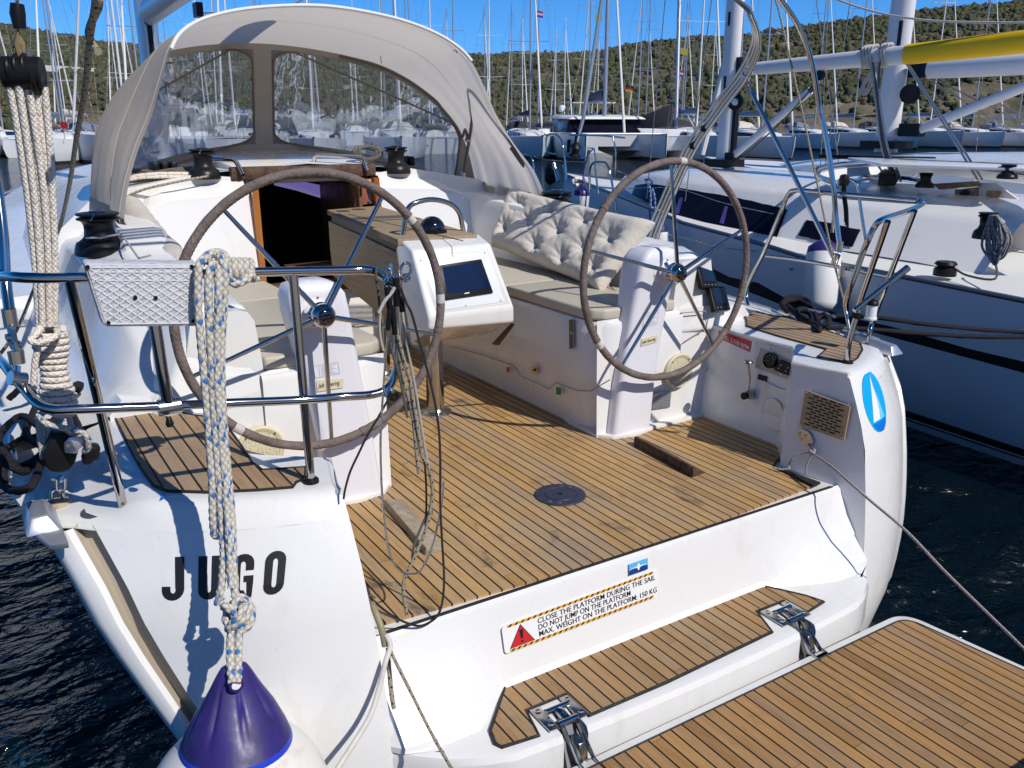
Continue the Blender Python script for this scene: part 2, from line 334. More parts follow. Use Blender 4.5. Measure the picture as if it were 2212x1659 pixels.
# ================================================================ setting: water
def water():
    m,t,b=newmat('harbour_water'); g=NT(t); tc=g.n('ShaderNodeTexCoord'); v=tc.outputs['Object']
    b.inputs['Base Color'].default_value=(.001,.005,.007,1); b.inputs['Roughness'].default_value=.05; b.inputs['IOR'].default_value=1.33; b.inputs['Specular IOR Level'].default_value=.5
    n1=g.noise(g.map(v,(1,1.7,1),rot=(0,0,.5)),2.6,3,.5,.6); n2=g.noise(g.map(v,(1,1.5,1),rot=(0,0,-.4)),9,4,.55,.4); n3=g.noise(v,.35,3,.5)
    h=g.math('ADD',g.math('MULTIPLY',n1,1.0),g.math('ADD',g.math('MULTIPLY',n2,.28),g.math('MULTIPLY',n3,1.2)))
    g.l(g.bump(h,.9,.22),b.inputs['Normal'])
    mb=MB(); W=1200
    mb.add([(-W,-W,WZ),(W,-W,WZ),(W,W,WZ),(-W,W,WZ)],[(0,1,2,3)])
    o=mb.build('water',m,smooth=0); o['kind']='structure'; return o
WZ=-.8
water()
qm=pm('quay_concrete',(.30,.28,.25),.9,bump=.3,bscale=6,var=.2,vscale=2)
qy=MB().slab([(-70,-1.60),(70,-1.60),(70,-16),(-70,-16)],-2.5,-.06).build('quay',qm,None,smooth=0,bevel=.03); qy['kind']='structure'
bk=[]
for x in np.linspace(-90,90,40):
    h=9+4*math.sin(x*.07)+2*math.sin(x*.31); bk.append([(x,-18,-.1),(x,-20,h*.25),(x,-26,h*.7),(x,-38,h),(x,-60,h*.9)])
bq=MB().grid(bk).build('added_unseen_bank',pm('unseen_bank_green',(.05,.055,.025),.95,bump=1,bscale=1.2,var=.5,vscale=.8),None,smooth=60); bq['kind']='structure'  # added out of view to darken steel reflections and block some sky light
# ================================================================ our yacht
Y=thing('sailing_yacht','white sailing yacht seen from its stern, open teak cockpit with two wheels and beige sprayhood','sailing yacht',(0,0,WZ))
ZS=[.5,.45,.4,.3,.2,.1,0,-.1,-.2,-.3,-.4,-.5,-.6,-.8,-1.1]
IX=[1.225,1.222,1.22,1.215,1.212,1.205,1.2,1.195,1.19,1.183,1.175,1.165,1.15,1.13,1.1]
IY=[-.01,-.035,-.06,-.105,-.14,-.16,-.18,-.195,-.21,-.22,-.225,-.23,-.23,-.2,-.1]
OX=[2.055,2.04,2.02,1.98,1.95,1.91,1.865,1.82,1.775,1.745,1.72,1.70,1.68,1.64,1.5]
OY=[.43,.38,.335,.24,.18,.13,.08,.035,-.005,-.03,-.045,-.05,-.05,0,.1]
def lerpz(z,A): return float(np.interp(-z,[-q for q in ZS],A))
def panel(s,z,u):
    ix,iy,ox,oy=(lerpz(z,A) for A in (IX,IY,OX,OY))
    x=ix+(ox-ix)*u; y=iy+(oy-iy)*(u**1.35)-.035*math.sin(math.pi*u)*(1 if u<.9 else 0)*1.0
    return Vector((s*x,y,z))
def side_us(): return [0,.03,.1,.2,.3,.4,.5,.6,.7,.78,.835]
def zfine(): return sorted(set(list(np.linspace(.5,-.1,13))+list(np.linspace(-.1,-1.1,11))),reverse=True)
for s in (-1,1):
    mb=MB(); rows=[]
    top=[]
    for u in side_us():   # rolled top edge
        pass
    rr=[]
    for z in zfine():
        if z>.455: continue
        rr.append([panel(s,z,u) for u in side_us()])
    mb.grid(rr)
    # groove between moulding and hull flange
    gs=[]
    for z in zfine():
        if z>.455: continue
        p=[panel(s,z,.835),panel(s,z,.84)+Vector((-s*.0,.05,0)),panel(s,z,.885)+Vector((0,.055,0)),panel(s,z,.905)+Vector((0,.0,0))]
        gs.append(p)
    g2=MB().grid(gs); g2.build('joint_channel',pm('channel_beige%d'%s,(.42,.37,.29),.6) if s<0 else MATS['channel_beige-1'],Y,smooth=30)
    mb.build('transom_panel',GEL,Y,smooth=50,merge=.0005)
    st=[]
    for z in zfine():
        if z>.455: continue
        a=panel(s,z,.905);b_=panel(s,z,.93)+Vector((0,-.022,0)); c=panel(s,z,.975)+Vector((0,-.02,0)); d=panel(s,z,1.0); e=d+Vector((s*.012,.05,0)); f=e+Vector((0,.1,0))
        st.append([a,b_,c,d,e,f])
    MB().grid(st).build('hull_flange',GEL,Y,smooth=50)
# inner faces of the two quarter blocks, recess walls
def xin_(y): return float(np.interp(y,[.02,.06,.27,.42,.47,1.08],[1.224,1.222,1.163,1.352,1.40,1.40]))
for s in (-1,1):
    rr=[]
    yy=[.02,.06,.15,.27,.33,.42,.47,.6,.8,1.0,1.12]; xb=[1.165,1.160,1.150,1.143,1.21,1.30,1.335,1.335,1.335,1.335,1.335]
    for z in [.52,.5,.4,.25,.1,0,-.05]:
        f=min(max(z/.5,0),1); r=[panel(s,min(z,.5),0)]
        for y,x in zip(yy,xb): r.append(Vector((s*(x+(xin_(y)-x)*f),y,z)))
        rr.append(r)
    MB().grid(rr).build('quarter_inner_wall',GEL,Y,smooth=35)
    MB().grid([[panel(s,z,0),Vector((s*1.168,.02,z)),Vector((s*1.12,.10,z)),Vector((s*1.05,.16,z))] for z in (-.04,-.2,-.4,-.7,-1.0)]).build('quarter_lower_wall',GEL,Y,smooth=35)
# top of quarters and side decks
def zt(x): return float(np.interp(x,[1.2,1.74,1.79,1.86,1.9,2.02,2.06,2.13],[.528,.526,.516,.476,.468,.458,.45,.445]))
def blocktop(s):
    def xin(y): return float(np.interp(y,[.06,.27,.42,.47,1.08],[1.222,1.163,1.352,1.40,1.40]))
    us=[0,.012,.06,.15,.3,.45,.55,.62,.68,.74,.8,.85,.9,.95,1]
    rows=[]
    for u in us:
        pass
    R0=[];
    ty=[.06,.15,.27,.33,.42,.47,.6,.8,1.0,1.12]
    for i,yi in enumerate(ty):
        t=(yi-.06)/(1.12-.06); r=[]
        for u in us:
            p0=panel(s,.5,u); y0=p0.y+.07 if u<.9 else p0.y+.06
            y=y0+(1.12-y0)*t; xo=float(np.interp(y,[.4,.85,1.12],[2.05,2.13,2.145])) if y>.4 else abs(panel(s,.5,1).x)
            xi=xin(yi)
            x=xi+(xo-xi)*u if i else abs(p0.x)+(0 if u else 0)
            if i==1: x=.5*x+.5*abs(p0.x)
            z=zt(x)
            if u==1: z=.435
            r.append((s*x,y,z))
        rows.append(r)
    r1=[]; r2=[]; r3=[]
    for k,u in enumerate(us):
        p=panel(s,.5,u) ; zz=rows[0][k][2]; dz=zz-.5
        q45=panel(s,.45,u); r3.append(tuple(q45)); r2.append((p.x,p.y+.006,.5+dz-.022)); r1.append((p.x,p.y+.03,.5+dz-.004))
    MB().grid([r3,r2,r1]+rows).build('quarter_deck',GEL,Y,smooth=50)
for s in (-1,1):
    blocktop(s)
    tube('edge_roll',[(s*(xin_(y)+.006),y,.517) for y in (.0,.06,.15,.27,.33,.42,.47,.6,.8,1.0,1.12)],.0135,GEL,Y,n=10)
    MB().grid([[panel(s,z,.70)+Vector((0,.05,0)),panel(s,z,.84)+Vector((0,.062,0)),panel(s,z,.9)+Vector((0,.064,0)),panel(s,z,1.0)+Vector((s*.0,.08,0))] for z in (.44,.3,.2,0,-.3,-.6,-1.0)]).build('channel_back',MATS['channel_beige-1'],Y,smooth=30)
# hull topsides + side deck as stations
def beam(y): return float(np.interp(y,[.0,.43,.85,2,3.5,6,9.5,12.2,13.3,13.9],[1.95,2.055,2.13,2.19,2.22,2.12,1.69,.95,.45,.02]))
def sheer(y): return float(np.interp(y,[0,.43,1,3,6,9.5,14],[.40,.44,.47,.55,.66,.80,.95]))
ysn=[.43,.85,1.3,2,2.8,3.6,4.5,6,7.5,9.5,11,12.2,13.3,13.9]
hr=[]
for s in (-1,1):
    def hx(y,z,std):
        ox=float(np.interp(-z,[-q for q in ZS],OX)); oy=float(np.interp(-z,[-q for q in ZS],OY)); tuck=ox-.16*(y-oy); k=min(max((y-.6)/4,0),1); return tuck*(1-k)+std*k
    rows=[[ (s*(beam(y)+.0),y,sheer(y)),(s*hx(y,.32,beam(y)-.01),y,sheer(y)-.12),(s*hx(y,.1,beam(y)*.98),y,sheer(y)-.34),(s*hx(y,-.15,beam(y)*.965),y,sheer(y)-.6),(s*hx(y,-.8,beam(y)*.90),y,-.8),(s*hx(y,-1.1,beam(y)*.7),y,-1.15)] for y in ysn]
    rows=[[ (s*(OX[i]+.012-.02),OY[i]+.15,ZS[i]) for i in (1,3,5,8,13,14)]]+rows
    mb=MB().grid(rows)
    mb.build('topsides',GEL,Y,smooth=60)
    # toe rail
    tube('toe_rail',[(s*(beam(y)-.02),y,sheer(y)+.012) for y in ysn[1:]],.016,ALU,Y,n=8)
# side deck (non-skid) with coaming, one profile per station
def coam(y):   # (x,z) profile from cockpit seat back outwards, port/stbd symmetric
    h=float(np.interp(y,[1.12,1.3,1.6,3.4,4.8],[.62,.80,.93,.96,.90])); hi=max(h,float(np.interp(y,[2.3,2.7,3.4,4.8],[.90,1.075,1.105,1.12]))); xo=float(np.interp(y,[1.1,1.6,3.4],[1.55,1.60,1.58])); xf=float(np.interp(y,[1.1,1.6,3.4],[1.74,1.76,1.78]))
    return [(1.12,.50),(1.155,hi-.05),(1.18,hi-.01),(1.215,hi),(1.40,hi),(1.44,h+.01+(hi-h)*.3),(xo-.07,h),(xo,h-.015),(xo+.03,h-.05),(xf-.05,.60),(xf,.545),(xf+.05,.528),(beam(y)-.04,sheer(y)+.02),(beam(y),sheer(y))]
for s in (-1,1):
    rows=[]
    for y in [1.09,1.14,1.22,1.3,1.45,1.6,2,2.3,2.5,2.7,3.0,3.4,3.62,4.2,4.8]:
        rows.append([(s*x,y,z) for x,z in coam(y)])
    # end cap towards the helm
    MB().grid([r[:] for r in rows]).build('coaming',GEL,Y,smooth=38)
    e=[(s*x,1.09,z) for x,z in coam(1.09)]
    cap=[(s*1.12,1.09,.0)]+e[:11]+[(s*1.72,1.09,.40)]
    MB().add(cap,[tuple(range(len(cap)))]).build('coaming_end',GEL,Y,smooth=0)
    # non-skid patch on coaming top and on side deck
    MB().grid([[(s*1.25,y,coam(y)[3][1]+.004),(s*1.38,y,coam(y)[3][1]+.004),(s*1.52,y,coam(y)[6][1]+.004)] for y in (1.7,1.95,2.25)]).build('nonskid_pad',GRP,Y,smooth=0)
    MB().grid([[(s*1.86,y,np.interp(1.86,[1.81,beam(y)-.04],[.528,sheer(y)+.02])+.004),(s*(beam(y)-.08),y,sheer(y)+.02+.002)] for y in (1.2,1.8,2.6,3.5)]).build('nonskid_deck',GRP,Y,smooth=0)
# foredeck and coachroof
rows=[]
def roofz(y): return float(np.interp(y,[3.6,4.6,8,10.5,13.9],[1.27,1.30,1.16,.93,.95]))
for y in [3.62,4.2,5,6,7.5,9,10.5,12.2,13.9]:
    b=beam(y); s0=sheer(y); rz=roofz(y); k=float(np.interp(y,[3.6,9,10.5],[1,.75,.0]))
    prof=[(b,s0),(b*.82,s0+.03),(b*.80,s0+.04+.02*k)]; xa=.60*b+.0
    half=[(b,s0),(b-.04,s0+.02),(b*.80,s0+.04),(b*.74,s0+.04+(rz-s0-.06)*.55*k),(b*.62,s0+.04+(rz-s0-.06)*.92*k),(b*.35,s0+.05+(rz-s0-.02)*k),(0,s0+.06+(rz-s0+.02)*k)]
    rows.append([(-x,y,z) for x,z in half]+[(x,y,z) for x,z in half[::-1][1:]])
MB().grid(rows).build('coachroof',GEL,Y,smooth=40)
r0=rows[0]
for s_ in (-1,1):
    cap=[p for p in r0 if p[0]*s_>.5]; cap=sorted(cap,key=lambda p:p[0]*s_)
    pl_=[(s_*.47,3.621,1.27)]+[(p[0],3.621,p[2]) for p in cap]+[(cap[-1][0],3.621,.3),(s_*.47,3.621,.3)]
    MB().add(pl_,[tuple(range(len(pl_)))]).build('cabin_end',GEL,Y,smooth=0)
MB().box((0,3.43,.25),(1.2,.04,.50)).build('companionway_sill',GEL,Y,bevel=.01)
MB().box((.0,3.38,.535),(1.1,.12,.07)).build('companionway_step',pm('step_teak_dark',(.13,.07,.035),.6,bump=.4,bscale=40,var=.5,vscale=14),Y,bevel=.006)
# cabin bulkhead facets
for s in (-1,1):
    P=lambda x,y,z:(s*x,y,z)
    mb=MB()
    A=[P(.40,3.44,.40),P(.46,3.5,1.185),P(.98,3.5,1.155),P(1.14,3.44,1.11),P(1.22,3.25,.95),P(1.17,3.2,.60),P(1.16,3.2,.3),P(.40,3.4,.3)]
    mb.add(A,[tuple(range(8))])
    B=[P(.46,3.5,1.185),P(.47,3.66,1.282),P(.92,3.66,1.24),P(.98,3.5,1.155)]
    mb.add(B,[(0,1,2,3)]); mb.add([B[3],B[2],P(1.14,3.44,1.11)],[(0,1,2)])
    T=[P(.47,3.66,1.282),P(.5,4.75,1.36),P(1.0,4.75,1.31),P(1.30,4.5,1.20),P(1.36,3.7,1.06),P(1.14,3.44,1.11),P(.92,3.66,1.24)]
    mb.add(T,[tuple(range(7))])
    mb.add([P(1.14,3.44,1.11),P(1.36,3.7,1.06),P(1.42,3.62,.96),P(1.22,3.25,.95)],[(0,1,2,3)])
    mb.build('cabin_bulkhead',GEL,Y,smooth=12,bevel=.012,merge=.001)
st_=pm('cabin_step_wood',(.16,.07,.03),.45,var=.3,vscale=10)
for k in range(3): MB().box((.05,3.72+.17*k,.62-.16*k),(.46,.16,.03)).build('cabin_step',st_,Y,bevel=.005)
MB().box((.33,3.9,.75),(.03,.8,.9)).build('cabin_joinery',st_,Y,bevel=.01)
# raised beam under the sprayhood foot and companionway slide with teak trim
MB().hexa([(-.5,3.68,1.22),(.5,3.68,1.22),(.5,4.72,1.25),(-.5,4.72,1.25)],[(-.5,3.68,1.335),(.5,3.68,1.335),(.5,4.72,1.42),(-.5,4.72,1.42)]).build('hatch_slide',GELW,Y,bevel=.015)
MB().hexa([(-.54,3.60,1.25),(.50,3.60,1.25),(.50,3.67,1.25),(-.54,3.67,1.25)],[(-.54,3.60,1.335),(.50,3.60,1.335),(.5,3.67,1.34),(-.54,3.67,1.34)]).build('hatch_trim',pm('weathered_teak_trim',(.10,.055,.035),.7,bump=.4,bscale=60,var=.5,vscale=18),Y,bevel=.01)
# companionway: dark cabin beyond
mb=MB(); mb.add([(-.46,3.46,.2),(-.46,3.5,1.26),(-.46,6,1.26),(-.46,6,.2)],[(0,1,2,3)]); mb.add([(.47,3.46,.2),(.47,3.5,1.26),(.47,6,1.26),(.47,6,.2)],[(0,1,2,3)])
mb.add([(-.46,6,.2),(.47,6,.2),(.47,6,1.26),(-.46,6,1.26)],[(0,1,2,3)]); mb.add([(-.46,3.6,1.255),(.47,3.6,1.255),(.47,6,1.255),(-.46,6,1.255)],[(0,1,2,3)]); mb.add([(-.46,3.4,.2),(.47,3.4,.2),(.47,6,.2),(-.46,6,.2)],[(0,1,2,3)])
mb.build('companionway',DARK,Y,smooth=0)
lav=pm('hatch_sky_reflection',(.30,.22,.62),.2,emis=((.30,.24,.7),.35)); lavf=pm('hatch_edge_glow',(.55,.45,.85),.3,emis=((.5,.42,.8),.25))  # sky reflection in the hatch acrylic, painted lavender and made to glow
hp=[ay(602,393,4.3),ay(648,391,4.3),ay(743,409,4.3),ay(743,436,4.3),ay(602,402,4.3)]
MB().extr([ (p.x,4.4,p.z) for p in hp],(0,.02,0)).build('cabin_window',lav,Y,smooth=0)  # not a lit window: panel carries the painted sky reflection
tube('hatch_glow_edge',[ (p.x,4.385,p.z) for p in (ay(600,396,4.3),ay(742,440,4.3))],.008,lavf,Y)
# cabin doors of varnished mahogany, folded open
MB().hexa([(-.455,3.40,.55),(-.425,3.39,.55),(-.425,3.44,.55),(-.455,3.45,.55)],[(-.455,3.44,1.20),(-.42,3.42,1.20),(-.42,3.47,1.20),(-.455,3.49,1.20)]).build('door_jamb',pm('orange_varnish',(.45,.16,.03),.2,coat=.6,var=.2,vscale=8),Y)
dq=[ay(766,386,3.6),ay(812,386,3.55),ay(817,436,3.5),ay(766,447,3.55)]
dr=MB().extr(dq,(0,.03,0)).build('cabin_door',MAH,Y,bevel=.004)
c=ay(797,437,3.5); MB().lathe([(.012,0),(.018,.01),(.008,.03)],c,(0,-1,0),12).build('door_latch',CHR2,dr)
c=ay(779,413,3.5); MB().box(c+Vector((0,-.005,0)),(.012,.012,.06)).build('door_hinge',BLK,dr)
MB().hexa([(.43,3.40,.45),(.47,3.40,.45),(.47,3.46,.45),(.43,3.46,.45)],[(.42,3.46,1.25),(.46,3.46,1.25),(.46,3.52,1.25),(.42,3.52,1.25)]).build('door_jamb',MAH,Y)
# ---------------------------------------------------------------- cockpit sole
MB().add([(-1.36,-.03,-.006),(1.36,-.03,-.006),(1.36,1.2,-.006),(.62,3.5,-.006),(-.62,3.5,-.006),(-1.36,1.2,-.006)],[(0,1,2,3,4,5)]).build('sole_moulding',GELW,Y,smooth=0)
def P2(x,y,z=0): p=az(x,y,z); return (p.x,p.y)
sb=[P2(1766,1047),P2(1668,1008),P2(1678,995),P2(1697,974),P2(1699,963),P2(1551,892),P2(1530,894),P2(1382,933),P2(1345,946),P2(1306,941),P2(1240,908)]
pt=[(-x,y) for x,y in sb]
yfw=3.42
poly=[(-.3,-.035)]+[(.3,-.035)]+sb+[(.60,2.6),(.60,yfw),(-.60,yfw),(-.60,2.6)]+pt[::-1]
MB().slab(poly,-.02,.004).build('teak_sole',TEAK,Y,smooth=0)
# black rubber edge at the aft lip and along the starboard quarter
mb=MB(); mb.slab([(-1.12,-.048),(1.14,-.048),(1.13,-.036),(-1.12,-.036)],-.02,.0035); mb.build('rubber_edge',RUB,Y,smooth=0)
a,b_,c_,d_=(az(*q,.006) for q in ((1670,1009),(1693,1017),(1773,1046),(1757,1053)))
MB().extr([a,b_,c_,d_],(0,0,.012)).build('rubber_strip',RUB,Y,bevel=.003)
pts=[az(*q,.004) for q in ((1670,1008),(1678,995),(1697,974),(1699,963),(1551,892),(1530,894),(1382,933),(1345,946),(1306,941),(1240,908))]
for s in (1,-1): tube('caulk_line',[(s*p.x,p.y,.003) for p in pts],.005,RUB,Y,n=6)
# pedestal foot mouldings
for s in (-1,1):
    q=[(s*.60,1.30),(s*.60,1.06),(s*.66,.985),(s*.80,.955),(s*.95,.99),(s*1.36,1.0),(s*1.36,1.12),(s*.62,1.4)]
    MB().slab(q,-.01,.022).build('foot_moulding',GELW,Y,bevel=.008)
# drain fitting in the sole
o=(.004,.544,.004)
dp=MB().lathe([(.0,0),(.112,0),(.118,.003),(.116,.007),(.108,.008),(.076,.007),(.074,.005),(.070,.005),(.068,.009),(.0,.0095)],o,n=40,cap=False).build('pump_socket',pm('navy_plastic',(.035,.04,.075),.45,var=.35,vscale=40,bump=.1),Y,smooth=25)
for a in (205,232,25,52):
    c=(o[0]+.092*math.cos(R(a)),o[1]+.092*math.sin(R(a)),o[2]+.008); MB().lathe([(.009,0),(.008,.002),(.003,.0025)],c,n=12).build('screw',CHR2,dp)
MB().lathe([(.013,0),(.010,.001)],(o[0],o[1],o[2]+.0098),n=6).build('socket_hole',BLK,dp)
# wooden foot braces
def wedge(pxs,mat,h,lbl=None):
    A,B,C,D=[az(*q,.004) for q in pxs]   # fore-inner, aft-inner, aft-outer, fore-outer
    i=.18
    def mixp(a,b,t): return a*(1-t)+b*t
    T=[mixp(A,D,.03)+Vector((0,0,h)),mixp(B,C,.03)+Vector((0,0,h)),mixp(B,C,.16)+Vector((0,0,h)),mixp(A,D,.16)+Vector((0,0,h))]
    o=MB().hexa([A,B,C,D],T).build('foot_brace',mat,Y,bevel=.004); return o
wedge([(1368,963),(1496,1032),(1526,1021),(1400,952)],pm('dark_brace_wood',(.10,.06,.04),.7,bump=.6,bscale=40,var=.5,vscale=25),.052)
wedge([(830,1094),(919,1201),(965,1188),(872,1080)],pm('bleached_brace_wood',(.40,.33,.25),.8,bump=.6,bscale=50,var=.4,vscale=14),.035)
# ---------------------------------------------------------------- transom step
def fx(x): return -.40+ -.045*(1-(x/1.0)**2)
xs=[-1.26,-1.17,-1.05,-.95,-.9,-.86,-.8,-.72,-.6,-.4,-.2,0,.2,.4,.5,.6,.66,.74,.85,.94,.95,1.05,1.17,1.26]
def y0_(x): return float(np.interp(abs(x),[.86,1.0,1.1,1.18,1.26],[-.41,-.36,-.29,-.212,-.12]))
HX=[az(1201,1535,-.315).x,az(1688,1322,-.315).x]
def pocket(x): return any(abs(x-h)<.0475 for h in HX)
xs=sorted(xs+[h+d for h in HX for d in (-.0485,-.047,.047,.0485)])
def prof(x):
    r=[(-.045,0.0),(-.062,-.012),(-.07,-.035)]
    if -.72<=x<=.60: r+=[(-.085,-.12),(-.105,-.2),(-.128,-.295),(-.15,-.316),(-.2,-.3165),(-.3,-.317)]
    else:
        k=min(1,(( -.72-x) if x<0 else (x-.60))/(.18 if x<0 else .34)); 
        e=-.15-.135*k
        r+=[(-.08-.03*k,-.12),(-.105-.06*k,-.2),(e+.02-.0*k,-.295),(e,-.316),(e-.02,-.3165),(max(min(e-.03,-.3),y0_(x)+.004),-.317)]
    y0=-.40-.045*max(0,1-(x/1.0)**2)
    if abs(x)>.86: y0=y0_(x)
    if pocket(x): y0=-.35
    r+=[(y0,-.3185),(y0-.02,-.323),(y0-.03,-.345),(y0-.03,-.50),(y0-.01,-.60),(y0+.05,-.8),(y0+.2,-1.1)]
    return [(max(y,y0-.03) if z<-.1 else y,z) for y,z in r]
MB().grid([[(x,y,z) for y,z in prof(x)] for x in xs]).build('transom_step',GEL,Y,smooth=20,merge=.0003)
MB().grid([[(x,-.04,.0),(x,-.046,.002)] for x in (-1.13,1.13)]).build('sole_lip',GEL,Y,smooth=0)
# seam where the transom door meets the starboard quarter
tube('transom_seam',[ax_(1775,1050,1.14),ax_(1790,1058,1.15),ax_(1797,1195,1.12)+Vector((0,-.012,0)),ax_(1800,1255,1.06)+Vector((0,-.012,0)),ax_(1838,1280,.98)+Vector((0,-.012,0)),ax_(1822,1370,.95)+Vector((0,-.012,0))],.003,RUB,Y,n=6)
stp=[P2(*q,-.315) for q in ((1059,1580),(1091,1484),(1120,1474),(1380,1369),(1560,1291),(1624,1266),(1640,1265),(1740,1288),(1779,1301),(1735,1329),(1688,1299),(1640,1325),(1668,1365),(1440,1475),(1275,1546),(1225,1500),(1140,1538),(1164,1590),(1084,1614),(1072,1610))]
stp=[P2(*q,-.315) for q in ((1059,1580),(1091,1484),(1120,1474),(1380,1369),(1560,1291),(1624,1266),(1640,1265),(1740,1288),(1779,1301),(1735,1329),(1692,1299),(1634,1322),(1668,1366),(1440,1475),(1272,1547),(1222,1500),(1136,1536),(1164,1590),(1084,1615),(1070,1608))]
MB().slab(stp,-.335,-.311).build('teak_step',TEAKS,Y,smooth=0)
tube('step_caulk',[(x,y,-.3125) for x,y in stp],.0065,RUB,Y,n=6,closed=True)
# ---------------------------------------------------------------- folding bathing platform
def roundpoly(pts,r,n=8):
    P=[Vector((x,y,0)) for x,y in pts]; out=[]
    for i in range(len(P)):
        a,b,c=P[i-1],P[i],P[(i+1)%len(P)]; d1=(a-b);d2=(c-b); rr=min(r[i] if isinstance(r,list) else r,d1.length*.45,d2.length*.45); s=b+d1.normalized()*rr; e=b+d2.normalized()*rr
        for k in range(n+1):
            t=k/n; q=(1-t)**2*s+2*t*(1-t)*b+t*t*e; out.append((q.x,q.y))
    return out
plo=[(-1.09,-.50),(1.06,-.50),(1.17,-1.02),(1.19,-1.6),(1.02,-1.75),(-1.02,-1.75),(-1.19,-1.6),(-1.17,-1.02)]
plo=[(-1.05,-.505),(1.085,-.505),(1.17,-1.35),(-1.17,-1.35)]
pli=[(-1.02,-.545),(1.045,-.545),(1.13,-1.31),(-1.13,-1.31)]
MB().slab(roundpoly(plo,[.1,.1,.12,.12]),-.47,-.402).build('bathing_platform',GEL,Y,bevel=.008)
MB().slab(roundpoly(pli,[.07,.07,.08,.08]),-.41,-.3975).build('teak_platform',TEAKP,Y,smooth=0)
tube('platform_caulk',[(x,y,-.398) for x,y in roundpoly(pli,[.07,.07,.08,.08])],.004,RUB,Y,n=6,closed=True)
def hinge(px):
    o=Vector(px)
    root=MB().box(o+Vector((-.062,.0,.004)),(.040,.125,.008)).build('platform_hinge',CHR2,Y,bevel=.002)
    MB().box(o+Vector((.062,.0,.004)),(.040,.125,.008)).build('hinge_plate',CHR2,root,bevel=.002)
    for dx in (-.062,.062):
        for dy in (-.04,.04): MB().lathe([(.011,0),(.0095,.004),(.003,.003)],o+Vector((dx,dy,.0075)),n=12).build('screw',CHR,root)
    MB().tube([o+Vector((-.045,.015,.014)),o+Vector((.045,.015,.014))],.012,14).build('hinge_pin',CHR,root)
    MB().tube([o+Vector((-.040,-.050,.004)),o+Vector((.040,-.050,.004))],.013,14).build('hinge_pin',CHR,root)
    MB().hexa([o+Vector(v) for v in ((-.014,-.05,-.008),(.014,-.05,-.008),(.014,.02,-.002),(-.014,.02,-.002))],[o+Vector(v) for v in ((-.014,-.05,.016),(.014,-.05,.016),(.014,.02,.024),(-.014,.02,.024))]).build('hinge_link',CHR,root,bevel=.002)
    for dx in (-.030,.030): MB().extr([o+Vector((dx-.003,y,z)) for y,z in ((-.035,.016),(-.075,.008),(-.165,-.075),(-.215,-.082),(-.215,-.094),(-.17,-.10),(-.10,-.055),(-.035,-.012))],(.006,0,0)).build('hinge_arm',CHR,root,bevel=.0015)
    MB().extr([o+Vector((-.012,y,z)) for y,z in ((-.085,-.02),(-.13,-.03),(-.165,-.11),(-.10,-.13))],(.024,0,0)).build('hinge_gusset',CHR2,root,bevel=.002)
    MB().box(o+Vector((0,-.205,-.090)),(.07,.05,.006)).build('hinge_foot',CHR2,root,bevel=.001)
    MB().hexa([o+Vector(v) for v in ((-.046,-.12,-.16),(.046,-.12,-.16),(.046,-.03,-.16),(-.046,-.03,-.16))],[o+Vector(v) for v in ((-.046,-.045,-.012),(.046,-.045,-.012),(.046,.03,-.008),(-.046,.03,-.008))]).build('hinge_pocket',MATS.get('pocket_grey') or pm('pocket_grey',(.22,.22,.22),.6),root)
hinge(az(1201,1535,-.315)+Vector((.0,-.02,0))); hinge(az(1688,1322,-.315)+Vector((.0,-.02,0)))
# ================================================================ seats, helm furniture
for s in (-1,1):
    # seat base: locker front with rounded aft corner, lid line
    def sx(z): return .612 if z<.02 else .612-.0*z
    base=[]
    for z,dx in ((-.01,.02),(.01,.0),(.18,-.012),(.30,-.014),(.305,-.03),(.60,-.04),(.625,-.03),(.632,-.005),(.632,.1)):
        r=[]
        for x,y in ((.62,3.45),(.62,2.6),(.62,2.0),(.62,1.5),(.622,1.25),(.635,1.17),(.67,1.11),(.72,1.08),(.9,1.07),(1.16,1.07)):
            xx=x+dx*(1 if x<.7 else 0); yy=y+ (dx if y<1.2 else 0); r.append((s*xx,yy,z))
        base.append(r)
    MB().grid(base).build('seat_locker',CREAMG if 'CREAMG' in globals() else GEL,Y,smooth=40)
    MB().add([(s*.70,3.45,.632),(s*1.2,3.45,.632),(s*1.2,1.1,.632),(s*.70,1.1,.632)],[(0,1,2,3)]).build('seat_top',GEL,Y,smooth=0)
    # aft bulkhead under the seat with its faceted lid
    MB().add([(s*.60,1.05,.0),(s*1.345,1.035,0),(s*1.42,1.04,.53),(s*1.42,1.06,.64),(s*.60,1.075,.64)],[(0,1,2,3,4)]).build('helm_bulkhead',GEL,Y,smooth=0)
# lid recess line on the starboard locker (moulded step), clips and tiny stickers
lip=[ax_(x,y,.59) for x,y in ((975,748),(1052,770),(1110,790),(1125,812),(1187,840),(1200,826),(1245,843),(1275,845),(1318,820))]
tube('locker_lid_line',lip,.0028,pm('seam_shadow_grey',(.28,.26,.23),.8),Y,n=6)
def plate(name,pts,mat,parent=Y,th=.002,bevel=0):
    P=[Vector(p) for p in pts]; n=(P[1]-P[0]).cross(P[2]-P[1]).normalized()
    if n.dot(Vector(CAM)-P[0])<0: n=-n
    return MB().extr(P,n*th).build(name,mat,parent,smooth=0,bevel=bevel)
RED=pm('sticker_red',(.55,.02,.025),.4); GRN=pm('sticker_green',(.01,.20,.05),.4); WP=pm('sticker_white',(.78,.78,.78),.35)
plate('fire_sticker',[ax_(x,y,.585) for x,y in ((1094,793),(1101,793),(1101,804),(1094,804))],RED)
plate('first_aid_sticker',[ax_(x,y,.582) for x,y in ((1202,836),(1212,838),(1212,853),(1202,852))],GRN)
lp=plate('locker_latch',[ax_(x,y,.583) for x,y in ((1146,790),(1161,793),(1161,807),(1155,810),(1148,806))],CHR2,th=.004)
